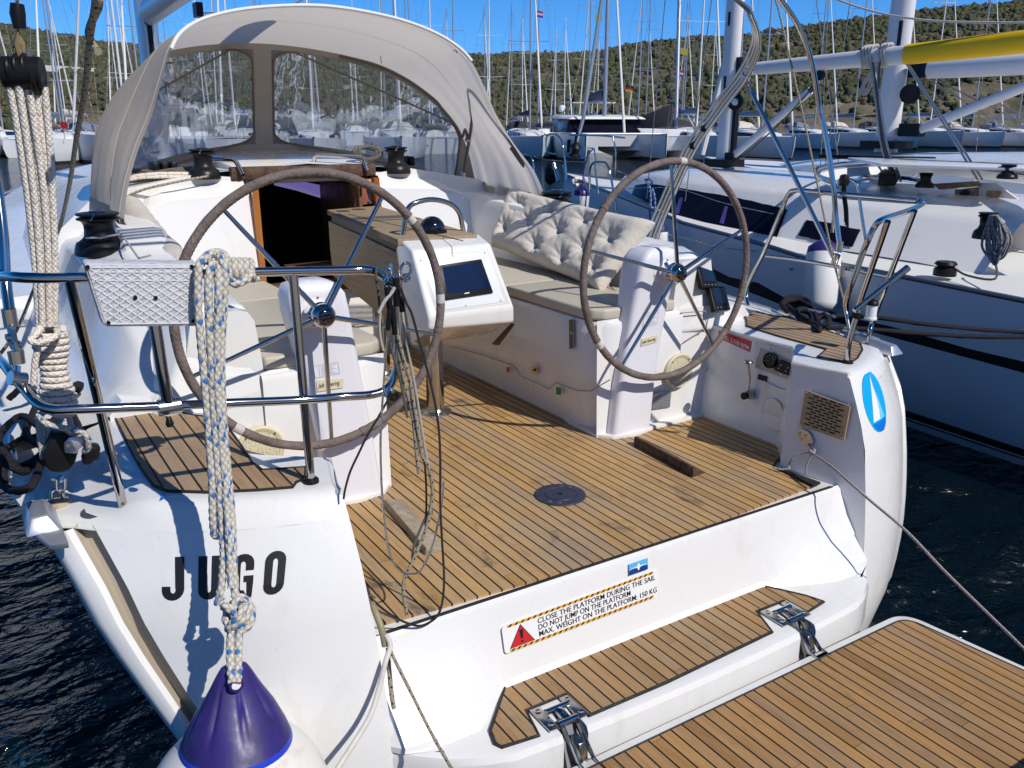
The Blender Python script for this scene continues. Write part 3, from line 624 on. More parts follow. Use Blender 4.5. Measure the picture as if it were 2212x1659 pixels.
MB().lathe([(.008,0),(.006,.004)],ax_(1154,799,.575),(-1,0,0),10).build('latch_knob',BLK,lp)
bp=plate('latch_strap',[ax_(x,y,.572) for x,y in ((1230,691),(1240,689),(1240,752),(1231,754))],CHR,th=.004)
MB().lathe([(.009,0),(.007,.004)],ax_(1234,719,.566),(-1,0,0),10).build('screw',CHR2,bp)
# steering pedestals
def pedestal(s):
    rows=[]
    for z,x0,x1,y0,y1 in ((.02,.665,.93,.985,1.10),(.3,.70,.95,.985,1.11),(.55,.735,.985,.985,1.12),(.75,.765,1.015,.975,1.13),(.88,.785,1.04,.965,1.14),(.95,.80,1.045,.96,1.14),(.99,.83,1.03,.965,1.13),(1.008,.875,.99,.99,1.10)):
        r=min(.035,(x1-x0)/3,(y1-y0)/3); q=roundpoly([(x0,y0),(x1,y0),(x1,y1),(x0,y1)],r,4); rows.append([(s*x,y,z) for x,y in q])
    mb=MB().grid(rows,closed=True); n=len(rows[0]); o=len(mb.v)-n; mb.f.append(tuple(range(o,o+n))); mb.mi.append(0)
    return mb.build('steering_pedestal',PEDW,Y,smooth=50)
PEDW=pm('pedestal_white',(.74,.74,.80),.28,coat=.2,var=.04)
WT=.0237; WR=.5555
def wheel(s,rot0,marks,hubpx):
    c=Vector((s*.943,.92,.887)); u=Vector((1,0,0)); v=Vector((0,math.sin(WT),math.cos(WT))); n=u.cross(v).normalized()
    if n.y>0: n=-n
    P=lambda a,r=WR,o=0: c+(u*math.cos(a)+v*math.sin(a))*r+n*o
    N=120; rs=[.0185+.0006*math.sin(k*1.7) for k in range(N)]
    rim=MB().tube([P(2*math.pi*k/N) for k in range(N)],.0185,12,closed=True,rs=rs).build('steering_wheel',LEA,Y)
    # stitched seam on the inner side
    mb=MB().tube([P(2*math.pi*k/400,WR-.0172+.0016*(k%2),.005) for k in range(400)],.0022,5,closed=True); mb.build('leather_stitching',pm('stitching',(.11,.085,.075),.8) if 'stitching' not in MATS else MATS['stitching'],rim)
    hb=c+n*.055
    for k in range(5):
        a=rot0+2*math.pi*k/5
        tube('spoke',[hb+(u*math.cos(a)+v*math.sin(a))*.03,P(a,WR-.012,.0)],.0105,CHR,rim,n=12,rs=[.0115,.0085])
    MB().lathe([(.0,-.075),(.05,-.075),(.055,-.07),(.04,-.06),(.038,-.02)],hb,n,28).build('wheel_boss',PEDW if s>0 else GEL,rim)
    MB().lathe([(.036,-.04),(.050,-.034),(.052,-.028),(.047,-.024),(.052,-.019),(.047,-.015),(.052,-.010),(.047,-.006),(.051,.0),(.049,.014),(.040,.030),(.034,.034),(.032,.030),(.014,.033),(.0,.034)],hb,n,36).build('wheel_hub',CHR,rim,smooth=60)
    for a in marks[0]:
        ps=[P(a+k*.012) for k in range(-3,4)]; tube('tape_band',ps,.0195,pm('old_tape',(.55,.53,.50),.6,var=.2,vscale=30) if 'old_tape' not in MATS else MATS['old_tape'],rim)
    for a in marks[1]:
        ps=[P(a+k*.006) for k in range(-3,4)]; tube('leather_whipping',ps,.021,LEA,rim)
    MB().lathe([(.030,.034),(.026,.038),(0,.039)],hb,n,24).build('hub_cap',BLKG,rim,smooth=60)
    # mounting flange on the pedestal
    f=MB().lathe([(.072,0),(.070,.012),(.062,.016),(.0,.016)],c+n*-.055,n,30).build('hub_flange',PEDW,rim)
    for k in range(3):
        a=R(75+120*k); MB().lathe([(.006,0),(.005,.003)],c+n*-.039+(u*math.cos(a)+v*math.sin(a))*.060,n,10).build('screw',CHR2,f)
    return rim
for s in (-1,1): pedestal(s)
def spang(s,px,py):   # wheel angle under a photo point
    p=ay(px,py,.92); return math.atan2(p.z-.887,p.x-s*.943)
wheel(1,spang(1,1603,497),([spang(1,1478,345),spang(1,1290,745)],[spang(1,1330,470),spang(1,1610,640),spang(1,1575,812-100)]),None)
wheel(-1,spang(-1,824,432),([spang(-1,886,475),spang(-1,945,645),spang(-1,505,935)],[spang(-1,880,465),spang(-1,780,925)]),None)
# pedestal stickers
def ontext(name,s,fn,size,mat,parent,bold=True,space=1,shear=0,align='LEFT',lift=0):
    vs,fs=textmesh(s,size,bold=bold,space=space,shear=shear,align=align); mb=MB(); mb.add([fn(v[0],v[1]) for v in vs],fs); return mb.build(name,mat,parent,smooth=0,recalc=False)
def quadfn(A,B,D,w,h,lift=.0015):   # A bottom-left, B bottom-right, D top-left in the world
    A,B,D=Vector(A),Vector(B),Vector(D); n=(B-A).cross(D-A).normalized()
    if n.dot(Vector(CAM)-A)<0: n=-n
    return lambda u,v: A+(B-A)*(u/w)+(D-A)*(v/h)+n*lift
INK=pm('printed_black',(.012,.012,.014),.45); YST=pm('label_cream',(.66,.60,.42),.5); GINK=pm('printed_grey',(.2,.2,.22),.6)
for s,q in ((1,((1384,748),(1419,738),(1421,723),(1386,732))),(-1,((685,846),(741,837),(742,817),(683,822)))):
    yy=.982; C4=[ay(x,y,yy) for x,y in q]
    pl=plate('name_label',C4,YST)
    ontext('lettering','Jefa Steering',quadfn(C4[0],C4[1],C4[3],1,1,.004),.26,INK,pl,bold=False,shear=.3)if False else None
    fn=quadfn(C4[0],C4[1],C4[3],2.2,.62,.004); vs,fs=textmesh('Jefa Steering',.36,shear=.35); MB().add([fn(v[0]+.1,v[1]+.2) for v in vs],fs).build('lettering',INK,pl,smooth=0,recalc=False)
for s,q in ((1,((1388,708),(1419,698),(1421,672),(1390,678))),(-1,((680,816),(733,806),(732,785),(676,791)))):
    C4=[ay(x,y,.982) for x,y in q]; pl=plate('info_label',C4,PEDW)
    fn=quadfn(C4[0],C4[1],C4[3],1,1,.004); mb=MB()
    for k in range(7): mb.add([fn(.28,.12+k*.12),fn(.9-.1*(k%3),.12+k*.12),fn(.9-.1*(k%3),.14+k*.12),fn(.28,.14+k*.12)],[(0,1,2,3)])
    for a,b in (((0,0),(1,.015)),((0,.985),(1,1)),((0,0),(.012,1)),((.988,0),(1,1)),((.2,.1),(.21,.9))): mb.add([fn(a[0],a[1]),fn(b[0],a[1]),fn(b[0],b[1]),fn(a[0],b[1])],[(0,1,2,3)])
    mb.build('printed_lines',GINK,pl,smooth=0)
# CE plate on the aft bulkhead
C4=[ay(x,y,1.036) for x,y in ((1408,884),(1447,879),(1449,843),(1412,847))]; pl=plate('builder_plate',C4,ALU)
fn=quadfn(C4[0],C4[1],C4[3],1,1,.003); mb=MB()
for k in range(8):
    for a,b in (((.08,.5),(.58,.92)) if k%2 else ((.08,.72),(.1,.11))): mb.add([fn(a,.10+k*.1),fn(b,.10+k*.1),fn(b,.13+k*.1),fn(a,.13+k*.1)],[(0,1,2,3)])
for a,b in (((.03,.03),(.97,.045)),((.03,.955),(.97,.97)),((.03,.03),(.045,.97)),((.955,.03),(.97,.97))): mb.add([fn(a[0],a[1]),fn(b[0],a[1]),fn(b[0],b[1]),fn(a[0],b[1])],[(0,1,2,3)])
mb.build('printed_lines',GINK,pl,smooth=0)
vs,fs=textmesh('CE',.16); MB().add([fn(v[0]+.38,v[1]+.06) for v in vs],fs).build('lettering',GINK,pl,smooth=0,recalc=False)
# round loudspeakers beside the pedestals
SPK=pm('speaker_ivory',(.62,.56,.38),.5,var=.1)
def speaker(c,r):
    o=MB().lathe([(r,0),(r,.014),(r*.93,.022),(r*.80,.018),(r*.78,.014),(.0,.016)],c,(0,-1,0),44).build('loudspeaker',SPK,Y,smooth=40)
    m,t,b=newmat('speaker_mesh%d'%len(MATS)); g=NT(t); tc=g.n('ShaderNodeTexCoord'); vo=g.n('ShaderNodeTexVoronoi'); vo.inputs['Scale'].default_value=150; g.l(tc.outputs['Object'],vo.inputs['Vector'])
    g.l(g.mix(g.math('LESS_THAN',vo.outputs['Distance'],.35),(.60,.56,.40),(.28,.25,.18)),b.inputs['Base Color'])
    MB().lathe([(r*.78,.0),(r*.77,.004),(r*.4,.007),(0,.008)],Vector(c)+Vector((0,-.013,0)),(0,-1,0),40).build('speaker_grille',m,o)
    for a in (45,135,225,315): MB().lathe([(.005,0),(.004,.003)],Vector(c)+Vector((r*.86*math.cos(R(a)),-.021,r*.86*math.sin(R(a)))),(0,-1,0),10).build('screw',CHR2,o)
speaker(Vector(ay(1464,800,1.036)),.100); speaker(Vector(ay(562,968,1.036)),.10)
# locker lid facets behind the starboard wheel
fl=[ay(x,y,1.034) for x,y in ((1478,738),(1526,708),(1529,690),(1524,672),(1470,676))]
tube('locker_lid_line',fl,.003,MATS['seam_shadow_grey'],Y,n=6)
MB().lathe([(.008,0),(.006,.003)],Vector(ay(1517,714,1.03)),(0,-1,0),10).build('lock_stud',CHR2,Y)
# padeye ring on the recess wall corner
tube('ring_pull',[ay(1522,795,1.02),ay(1528,786,1.0),ay(1530,797,1.0),ay(1524,802,1.01)],.004,CHR,Y,n=8,closed=True)
# instrument pods either side of the helms
def pod(px,wpx,hpx,c0,right,upv,label):
    o=Vector(c0); x=Vector(right).normalized(); y=Vector(upv).normalized(); n=x.cross(y).normalized()
    if n.dot(Vector(CAM)-o)<0: n=-n
    w,h=wpx,hpx; f=lambda a,b,z: o+x*a*w/2+y*b*h/2+n*z
    b=MB().hexa([f(-1,-1,0),f(1,-1,0),f(1,1,0),f(-1,1,0)],[f(-.95,-.95,.03),f(.95,-.95,.03),f(.95,.95,.03),f(-.95,.95,.03)]).build('instrument',BLK,Y,bevel=.006,bseg=3)
    MB().hexa([f(-.70,-.45,.029),f(.70,-.45,.029),f(.70,.80,.029),f(-.70,.80,.029)],[f(-.70,-.45,.032),f(.70,-.45,.032),f(.70,.80,.032),f(-.70,.80,.032)]).build('display',LCD,b)
    for k in range(4): MB().box(f(-.6+.4*k,-.73,.031),(.010,.005,.006),rot=Matrix((x,y,n)).transposed()).build('button',pm('button_grey',(.25,.25,.27),.5) if 'button_grey' not in MATS else MATS['button_grey'],b,bevel=.001)
    return b
LCD=pm('lcd_dark',(.012,.02,.035),.08,coat=.5)
# starboard helm nacelle: slanted face carrying two displays
nac=[(1.17,1.0,.60),(1.60,1.02,.55),(1.62,1.16,.55),(1.17,1.15,.60)]
nt_=[(1.16,1.16,.93),(1.42,1.20,.95),(1.55,1.45,.95),(1.16,1.45,.93)]
for s in (1,-1):
    MB().hexa([(s*x,y,z) for x,y,z in ((1.16,1.05,.50),(1.58,1.0,.50),(1.68,1.35,.50),(1.16,1.40,.5))],[(s*x,y,z) for x,y,z in ((1.16,1.16,.90),(1.36,1.16,.93),(1.50,1.42,.93),(1.16,1.42,.93))]).build('helm_nacelle',GEL,Y,bevel=.03,bseg=4)
A=ay(1520,599,1.10); B=ay(1547,648,1.05)
pod(None,.150,.150,A,ay(1538,600,1.11)-ay(1497,600,1.09),ay(1512,578,1.14)-ay(1524,625,1.08),'')
pod(None,.150,.150,B,ay(1560,648,1.06)-ay(1520,651,1.04),ay(1540,630,1.09)-ay(1550,672,1.03),'')
A=az(372,822,.60); pod(None,.17,.13,A,az(417,830,.58)-az(325,812,.6),ay(370,790,A.y+.02)-ay(380,850,A.y-.06),'')
# ---------------------------------------------------------------- engine panel, throttle and vents on the starboard quarter
def planehit(px,py,P0,n): d=Vector(ray(px,py)); c=Vector(CAM); n=Vector(n); return c+d*((Vector(P0)-c).dot(n)/d.dot(n))
def onwall(x,y): return planehit(x,y,(1.332,.7,0),(-1,0,.13))
plate('rpm_sticker',[onwall(*q) for q in ((1551,729),(1619,760),(1623,737),(1553,714))],RED,th=.0015)
A,B,D=onwall(1551,729),onwall(1619,760),onwall(1553,714); fn=quadfn(A,B,D,5.6,1,.003)
vs,fs=textmesh('MAX.: 2.500 RPM',.78,bold=True); wd=max(v[0] for v in vs); MB().add([fn(.15+v[0]*5.3/wd,v[1]+.22) for v in vs],fs).build('lettering',WP,bpy.data.objects['rpm_sticker'],smooth=0,recalc=False)
# recessed gauge niche
nq=[(1632,752),(1632,785),(1636,795),(1730,842),(1745,770)]
NI=pm('niche_shade',(.62,.60,.56),.45)
wq=[onwall(x,y)+Vector((-.004,0,0)) for x,y in ((1628,734),(1742,769),(1729,838),(1634,794))]
gp=[onwall(x,y) for x,y in ((1637,752),(1740,786),(1728,830),(1636,790))]
pn=plate('engine_panel',[onwall(*q) for q in ((1631,793),(1728,830),(1738,790),(1648,753))],pm('panel_greige',(.42,.38,.32),.5),th=.006)
plate('panel_niche',[onwall(*q) for q in ((1630,734),(1742,770),(1738,792),(1644,752),(1632,790))],NI,th=.002)
gx=[onwall(1643,792),onwall(1730,830)]; gd=(gx[1]-gx[0]).normalized()
def gauge(px,py,r,par,face=True):
    c=onwall(px,py)+Vector((-.006,0,0)); g_=MB().lathe([(r,0),(r,.022),(r*.9,.026),(r*.84,.018),(0,.017)],c,(-1,0,.15),30).build('gauge',BLK,par,smooth=40)
    return g_,c
g1,c1=gauge(1669,778,.042,pn); 
mb=MB()
for k in range(9):
    a=R(-40+k*32.5); d=Vector((0,math.cos(a),math.sin(a))); p=c1+Vector((-.0195,0,0)); mb.tube([p+d*.028,p+d*.034],.0012,5)
mb.build('gauge_marks',WP,g1,smooth=0)
tube('gauge_needle',[c1+Vector((-.021,0,0)),c1+Vector((-.021,.024,-.008))],.0016,RED,g1,n=6)
sp=[onwall(*q) for q in ((1676,799),(1709,812),(1718,788),(1690,776))]; k2=plate('switch_panel',sp,BLK,par if False else pn,th=.02,bevel=.004)
fn=quadfn(sp[0],sp[1],sp[3],1,1,.022); mb=MB()
for a in (.25,.7):
    for b in (.3,.6): q=[fn(a+.05*math.cos(t*.785),b+.06*math.sin(t*.785)) for t in range(8)]; mb.add(q,[tuple(range(8))])
mb.build('switch_marks',pm('mark_grey',(.4,.4,.4),.6),k2,smooth=0)
gauge(1730,807,.026,pn)
for q in ((1664,753),(1716,770),(1640,790),(1690,808)): MB().lathe([(.005,0),(.004,.003)],onwall(*q)+Vector((-.007,0,0)),(-1,0,0),8).build('screw',CHR2,pn)
kp=plate('key_label',[onwall(*q) for q in ((1637,819),(1656,825),(1658,813),(1638,808))],BLK,th=.002)
# throttle lever
c=onwall(1624,851); th_=MB().lathe([(.026,0),(.026,.05),(.024,.055),(.0,.055)],c,(-1,-.1,0),24).build('throttle',CHR2,Y)
MB().lathe([(.02,0),(.02,.012),(0,.012)],c+Vector((-.056,-.004,0)),(-1,-.1,0),20).build('throttle_cap',BLK,th_)
tube('throttle_arm',[c+Vector((-.03,0,.01)),ax_(1619,815,1.34),ax_(1616,787,1.33)],.008,CHR,th_,n=10,rs=[.010,.008,.007])
tp=ax_(1616,783,1.33); MB().lathe([(.006,-.006),(.026,-.002),(.029,.004),(.024,.010),(0,.012)],tp,(0,0,1),20).build('throttle_knob',CHR2,th_)
for q in ((1652,840),(1650,851),(1644,872)): MB().lathe([(.006,0),(.004,.002)],onwall(*q),(-1,0,0),8).build('stud',CHR2,Y)
# outlined round shower/locker cover
cv=[(1643,843),(1652,822),(1685,838),(1714,846),(1713,866),(1712,905),(1700,923),(1680,932),(1658,926),(1645,908),(1640,880)]
cq=plate('shower_cover',[onwall(*q) for q in cv],GELW,th=.010,bevel=.004)
c=onwall(1672,888)+Vector((-.011,0,0)); MB().lathe([(.072,0),(.071,.004),(.068,.0045),(.066,.002),(0,.002)],c,(-1,0,0),40).build('cover_ring',GELW,cq,smooth=25)
# brown slotted vent
def onq(x,y): return planehit(x,y,(1.155,.05,0),(-1,-.12,.09))
vq=[onq(*q) for q in ((1728,919),(1825,952),(1839,878),(1741,841))]
vm=pm('vent_faux_wood',(.46,.32,.17),.5,var=.2,vscale=18)
vp=plate('quarter_vent',vq,vm,th=.008,bevel=.003)
fn=quadfn(vq[0],vq[1],vq[3],1,1,.0092); mb=MB()
for r in range(12):
    for k in range(5):
        a=.10+k*.185+(.09 if r%2 else 0); b=.09+r*.072
        if a+.15>.96: continue
        q=[(a+.01,b),(a+.14,b),(a+.15,b+.018),(a+.14,b+.036),(a+.01,b+.036),(a,b+.018)]; mb.add([fn(*w_) for w_ in q],[tuple(range(6))])
mb.build('vent_slots',BLK,vp,smooth=0)
for a,b in ((.05,.06),(.95,.06),(.95,.94),(.05,.94)): MB().lathe([(.006,0),(.005,.002)],fn(a,b),(-1,0,0),10).build('screw',CHR2,vp)
# strap eye for the lashing line
e=[onq(*q) for q in ((1722,930),(1733,925),(1748,932),(1758,951),(1752,967),(1742,962),(1724,944))]
ey=plate('strap_eye',e,CHR2,th=.006,bevel=.002)
for q in ((1729,936),(1741,941),(1733,949)): MB().lathe([(.008,0),(.006,.003)],onq(*q)+Vector((-.006,0,0)),(-1,0,0),12).build('screw',CHR2,ey)
tube('eye_loop',[onq(1748,958)+Vector((-.01,0,0)),onq(1757,965)+Vector((-.02,0,0)),onq(1760,973)+Vector((-.01,0,0)),onq(1750,970)],.004,CHR,ey,n=8)
# ---------------------------------------------------------------- teak on the quarters
for pts,dirn in ((((1556,673),(1590,677),(1608,682),(1612,690),(1613,705),(1680,726),(1785,755),(1766,771),(1838,784),(1852,774),(1863,756),(1858,742),(1841,735),(1760,705),(1700,688),(1641,677),(1600,668),(1575,667)),1),
              (((243,890),(262,930),(290,985),(313,1022),(333,1050),(362,1061),(453,1064),(560,1059),(633,1053),(640,1042),(660,1034),(660,1010),(600,1014),(567,1016),(545,1000),(520,962),(490,920),(470,905),(400,895),(383,886)),-1)):
    q=[P2(x,y,.53) for x,y in pts]
    MB().slab(q,.52,.5325).build('helm_teak',TEAKD,Y,smooth=0)
    tube('teak_caulk',[(x,y,.5315) for x,y in q],.005,RUB,Y,n=6,closed=True)
MB().lathe([(.036,0),(.034,.006),(.02,.008),(0,.008)],az(1612,676,.534),n=28).build('deck_filler',CHR2,Y)
MB().lathe([(.052,0),(.050,.004),(.0,.004)],az(212,1105,.463),n=30).build('deck_plate',pm('deck_plate_dark',(.12,.12,.16),.35,.3,var=.3,vscale=30),Y)
MB().lathe([(.03,0),(.028,.006),(.0,.012)],ay(1944,880,.20)+Vector((-.0,0,0)),(.3,-1,.0),24).build('flush_fitting',CHR2,Y)
# ---------------------------------------------------------------- cockpit table with chart-plotter console
tb=MB(); tz=1.06; T=[az(*q,tz) for q in ((859,517),(1031,506),(816,444),(706,453))]
tb=MB().extr([T[0],T[1],T[2],T[3]],(0,0,-.035)).build('cockpit_table',WOOD,Y,bevel=.006)
for q in ((741,456),(775,452)): 
    c=az(*q,tz+.001); MB().lathe([(.045,0),(.044,.0015),(.0,.0016)],c,n=24).build('cup_hole',pm('hole_brown',(.05,.035,.02),.8) if 'hole_brown' not in MATS else MATS['hole_brown'],tb)
tube('table_groove',[az(*q,tz+.0005) for q in ((753,463),(1000,520))],.0025,RUB,tb,n=5)
lx=-.21
lf=[ax_(*q,lx) for q in ((709,478),(790,514),(866,550),(877,560),(890,590),(930,722),(928,742),(912,750),(880,728),(720,597),(713,540))]
MB().extr(lf,(.022,0,0)).build('table_leaf',WOODL,tb,bevel=.004)
MB().extr([ax_(*q,lx+.012) for q in ((716,462),(860,520),(884,545),(934,720),(926,728),(876,565),(862,553),(716,480))],(.05,0,0)).build('leaf_gasket',BLK,tb)
MB().add([T[0]+Vector((.05,.0,-.03)),T[1]+Vector((-.03,.0,-.03)),T[2]+Vector((-.05,-.1,-.03)),T[3]+Vector((.06,-.1,-.03)),T[0]+Vector((.05,0,-.2)),T[1]+Vector((-.03,0,-.2)),T[2]+Vector((-.05,-.1,-.12)),T[3]+Vector((.06,-.1,-.12))],[(0,1,5,4),(1,2,6,5),(2,3,7,6),(3,0,4,7),(4,5,6,7)]).build('table_body',GELW,tb,smooth=0)
# console: outer shell from the photograph's corners at real depths
yt,yb=1.50,1.36
F=[ay(925,712,yb),ay(1113,697,yb),ay(1113,662,yb+.02),ay(1062,524,yt),ay(884,543,yt),ay(866,524,yt+.06)]
ftl,ftr,fbr,fbl=ay(888,541,yt),ay(1060,526,yt),ay(1112,664,yb),ay(927,688,yb)
lb_l,lb_r=ay(925,712,yb+.01),ay(1112,696,yb+.01)
top_bl,top_br=ay(863,516,1.66),ay(1036,505,1.66)
back_l,back_r=Vector((top_bl.x,1.70,.80)),Vector((top_br.x,1.70,.80))
bot_l,bot_r=Vector((lb_l.x+.02,1.62,.50)),Vector((lb_r.x-.02,1.62,.50))
mb=MB(); V=[ftl,ftr,fbr,fbl,lb_l,lb_r,top_bl,top_br,bot_l,bot_r,Vector((top_bl.x,1.72,1.0)),Vector((top_br.x,1.72,1.0))]
mb.add(V,[(0,1,2,3),(3,2,5,4),(6,7,1,0),(4,5,9,8),(0,3,4,8,10,6),(1,7,11,9,5,2),(8,9,11,10),(10,11,7,6)])
co=mb.build('plotter_console',GEL,tb,bevel=.016,bseg=4)
fn=quadfn(fbl,fbr,ftl,1,1,.004)
def quadfn4(A,B,C,D,lift):
    n=(B-A).cross(D-A).normalized(); n=n if n.dot(Vector(CAM)-A)>0 else -n
    return lambda u,v: (A*(1-u)+B*u)*(1-v)+(D*(1-u)+C*u)*v+n*lift
fn=quadfn4(fbl,fbr,ftr,ftl,0)
def quadplate(name,c4,mat,parent,l0,l1,bevel=0):
    a=quadfn4(fbl,fbr,ftr,ftl,l0); b=quadfn4(fbl,fbr,ftr,ftl,l1); return MB().hexa([a(*q) for q in c4],[b(*q) for q in c4]).build(name,mat,parent,bevel=bevel)
def inv(px,py):
    # face uv of a photo point
    best=None
    for it in range(1):
        u,v=.5,.5
        for k in range(30):
            p=fn(u,v); r=np.array(p)-CAM; X=1106+FPX*(r@RT)/(r@FW); Yp=829.44-FPX*(r@UP)/(r@FW)
            e=1e-3; J=[]
            for du,dv in ((e,0),(0,e)):
                q=fn(u+du,v+dv); r=np.array(q)-CAM; J.append(((1106+FPX*(r@RT)/(r@FW)-X)/e,(829.44-FPX*(r@UP)/(r@FW)-Yp)/e))
            J=np.array(J).T; d=np.linalg.solve(J,np.array([px-X,py-Yp])); u+=d[0]; v+=d[1]
    return (u,v)
quadplate('panel_rim',[inv(*q) for q in ((944,678),(1101,656),(1055,540),(898,551))],GELW,co,-.004,.002,.002)
ip=quadplate('panel_insert',[inv(*q) for q in ((947,672),(1090,652),(1052,543),(905,555))],pm('insert_translucent',(.72,.75,.78),.3),co,.0,.005,.002)
sc=quadplate('plotter_screen',[inv(*q) for q in ((958,650),(1063,634),(1037,561),(946,575))],BLK,co,.0,.018,.005)
quadplate('display',[inv(*q) for q in ((963,638),(1055,624),(1033,568),(952,579))],pm('screen_blue',(.004,.012,.05),.12,coat=.5,var=.6,vscale=8),sc,.016,.0188)
quadplate('maker_mark',[inv(*q) for q in ((1000,637),(1011,635),(1010,633),(1000,635))],WP,sc,.018,.0189)
for q in ((909,563),(977,553),(1046,547),(1080,650),(1005,661),(952,670)):
    a=quadfn4(fbl,fbr,ftr,ftl,.005)(*inv(*q)); nn=(fbr-fbl).cross(ftl-fbl).normalized(); nn=nn if nn.y<0 else -nn
    MB().lathe([(.005,0),(.004,.002)],a,nn,10).build('screw',CHR2,ip)
# underside strip of brown veneer
MB().extr([ay(1068,745,1.5),ay(1110,700,1.40),ay(1113,700,1.40),ay(1078,746,1.5)],(0,.03,0)).build('veneer_edge',pm('veneer_brown',(.10,.055,.03),.5),co)
# compass
c=az(934,508,1.045); cp=MB().lathe([(.078,-.01),(.078,.03),(.072,.034)],c,n=36).build('compass',BLK,tb)
MB().lathe([(.070*math.cos(t),.03+.072*math.sin(t)) for t in np.linspace(0,math.pi/2,12)],c,n=40,cap=False).build('compass_dome',BLKG,cp,smooth=80)
for k in range(14): 
    a=2*math.pi*k/14; MB().box(c+Vector((.078*math.cos(a),.078*math.sin(a),.012)),(.008,.008,.03)).build('ridge',BLK,cp) if k%2==0 else None
cc=[ay(*q,1.78) for q in ((868,530),(874,480),(882,450),(900,437),(935,431),(972,440),(992,460),(999,490),(1004,512))]
tube('grab_arch',cr(cc,6),.0135,CHR,tb,n=14)
for x,y in ((.07,1.90),(.137,2.80)):
    lg=MB().lathe([(.052,0.006),(.05,.70)],(x,y,0),n=36).build('table_leg',CHR,tb,smooth=60)
    MB().lathe([(.095,.004),(.093,.010),(.06,.018),(.053,.03)],(x,y,0),n=36).build('leg_flange',CHR2,lg)
# ================================================================ sprayhood
Ah=[(1.36,2.66,1.10),(1.36,2.68,1.14),(1.31,2.74,1.3),(1.22,2.86,1.48),(1.12,2.92,1.66),(1.045,2.95,1.84),(.965,3.0,2.02),(.87,3.07,2.13),(.70,3.12,2.215),(.42,3.13,2.28),(0,3.13,2.315)]
Bh=[(1.40,3.70,1.10),(1.39,3.72,1.20),(1.36,3.75,1.38),(1.31,3.80,1.56),(1.20,3.88,1.74),(1.08,3.98,1.87),(.95,4.10,1.98),(.80,4.25,2.07),(.56,4.38,2.135),(.28,4.44,2.175),(0,4.46,2.19)]
Ch=[(1.40,3.74,1.09),(1.40,3.80,1.10),(1.38,3.86,1.115),(1.33,3.98,1.14),(1.25,4.10,1.17),(1.14,4.22,1.20),(.98,4.36,1.25),(.80,4.46,1.295),(.56,4.55,1.34),(.28,4.61,1.375),(0,4.63,1.385)]
def hoop(H): 
    return cr([(-x,y,z) for x,y,z in H]+[(x,y,z) for x,y,z in H[::-1][1:]],5)
A_,B_,C_=hoop(Ah),hoop(Bh),hoop(Ch); NH=len(A_)
def skin(u,v):   # between aft hoop (v=0) and front hoop (v=1), slightly crowned and slack
    f=u*(NH-1); i=min(int(f),NH-2); t=f-i; a=A_[i]*(1-t)+A_[i+1]*t; b=B_[i]*(1-t)+B_[i+1]*t; p=a*(1-v)+b*v
    top=math.sin(math.pi*u)
    p=p+Vector((0,0,.03*top*math.sin(math.pi*v)))
    side=(abs(u-.5)*2)**3; p=p+Vector((math.copysign(1,u-.5)*(.016*math.sin(9*v+5*u)+.010*math.sin(21*v+9*u)+.006*math.sin(37*v-6*u))*side,0,0))
    return p
rows=[[skin(u,v) for u in np.linspace(0,1,110)] for v in np.linspace(0,1,36)]
sh=MB().grid(rows).build('sprayhood',CANVG,Y,smooth=80,recalc=False)
tube('piping',[skin(u,-.004)+Vector((0,-.002,0)) for u in np.linspace(.30,.70,80)],.011,pm('piping_white',(.74,.74,.72),.5),sh,n=8)
tube('seam_line',[skin(u,.055)+Vector((.0,0,.007)) for u in np.linspace(0,1,90)],.0022,CANVT,sh,n=5)
for v_ in (.5,): tube('seam_line',[skin(u,v_)+Vector((0,0,.004)) for u in np.linspace(.0,1,110)],.0018,CANVT,sh,n=5)
# lower hem, darker band
for s in (0,1):
    MB().grid([[skin(abs(s-u),v)+Vector(((1 if s else -1)*.006,0,0)) for u in (0,.02,.045)] for v in np.linspace(0,1,12)]).build('hem_band',CANVT,sh,smooth=80)
# windscreen with two clear vinyl panes
def scr(u,v,off=0):   # v=0 at front hoop, 1 at the foot
    f=min(max(u*(NH-1),0),NH-1); i=min(int(f),NH-2); t=f-i; a=B_[i]*(1-t)+B_[i+1]*t; c=C_[i]*(1-t)+C_[i+1]*t
    p=a*(1-v)+c*v; n=Vector((0,-1,.25)) if abs(u-.5)<.3 else Vector((-math.copysign(.5,u-.5),-.9,.1)); 
    return p+n.normalized()*off
def rrect(u0,u1,v0,v1,ru,rv,n=8):
    o=[]
    for cx,cy,a0 in ((u1-ru,v1-rv,0),(u0+ru,v1-rv,90),(u0+ru,v0+rv,180),(u1-ru,v0+rv,270)):
        for k in range(n+1): a=R(a0+90*k/n); o.append((cx+ru*math.cos(a),cy+rv*math.sin(a)))
    return o
panes=[(.145,.486,.055,.90),(.514,.855,.055,.90)]
def inpane(u,v):
    for u0,u1,v0,v1 in panes:
        du=max(u0+.03-u,u-u1+.03,0)/.03; dv=max(v0+.12-v,v-v1+.12,0)/.12
        if u0<u<u1 and v0<v<v1 and du*du+dv*dv<1: return True
    return False
NU,NV=260,70; us=np.linspace(0,1,NU+1); vs_=np.linspace(0,1,NV+1)
V=[scr(u,v) for v in vs_ for u in us]; Fb=[];Fp=[]
for j in range(NV):
    for i in range(NU):
        f=(j*(NU+1)+i,j*(NU+1)+i+1,(j+1)*(NU+1)+i+1,(j+1)*(NU+1)+i)
        if not inpane((us[i]+us[i+1])/2,(vs_[j]+vs_[j+1])/2): Fb.append(f)
MB().add(V,Fb).build('windscreen_surround',CANVT,sh,smooth=80)
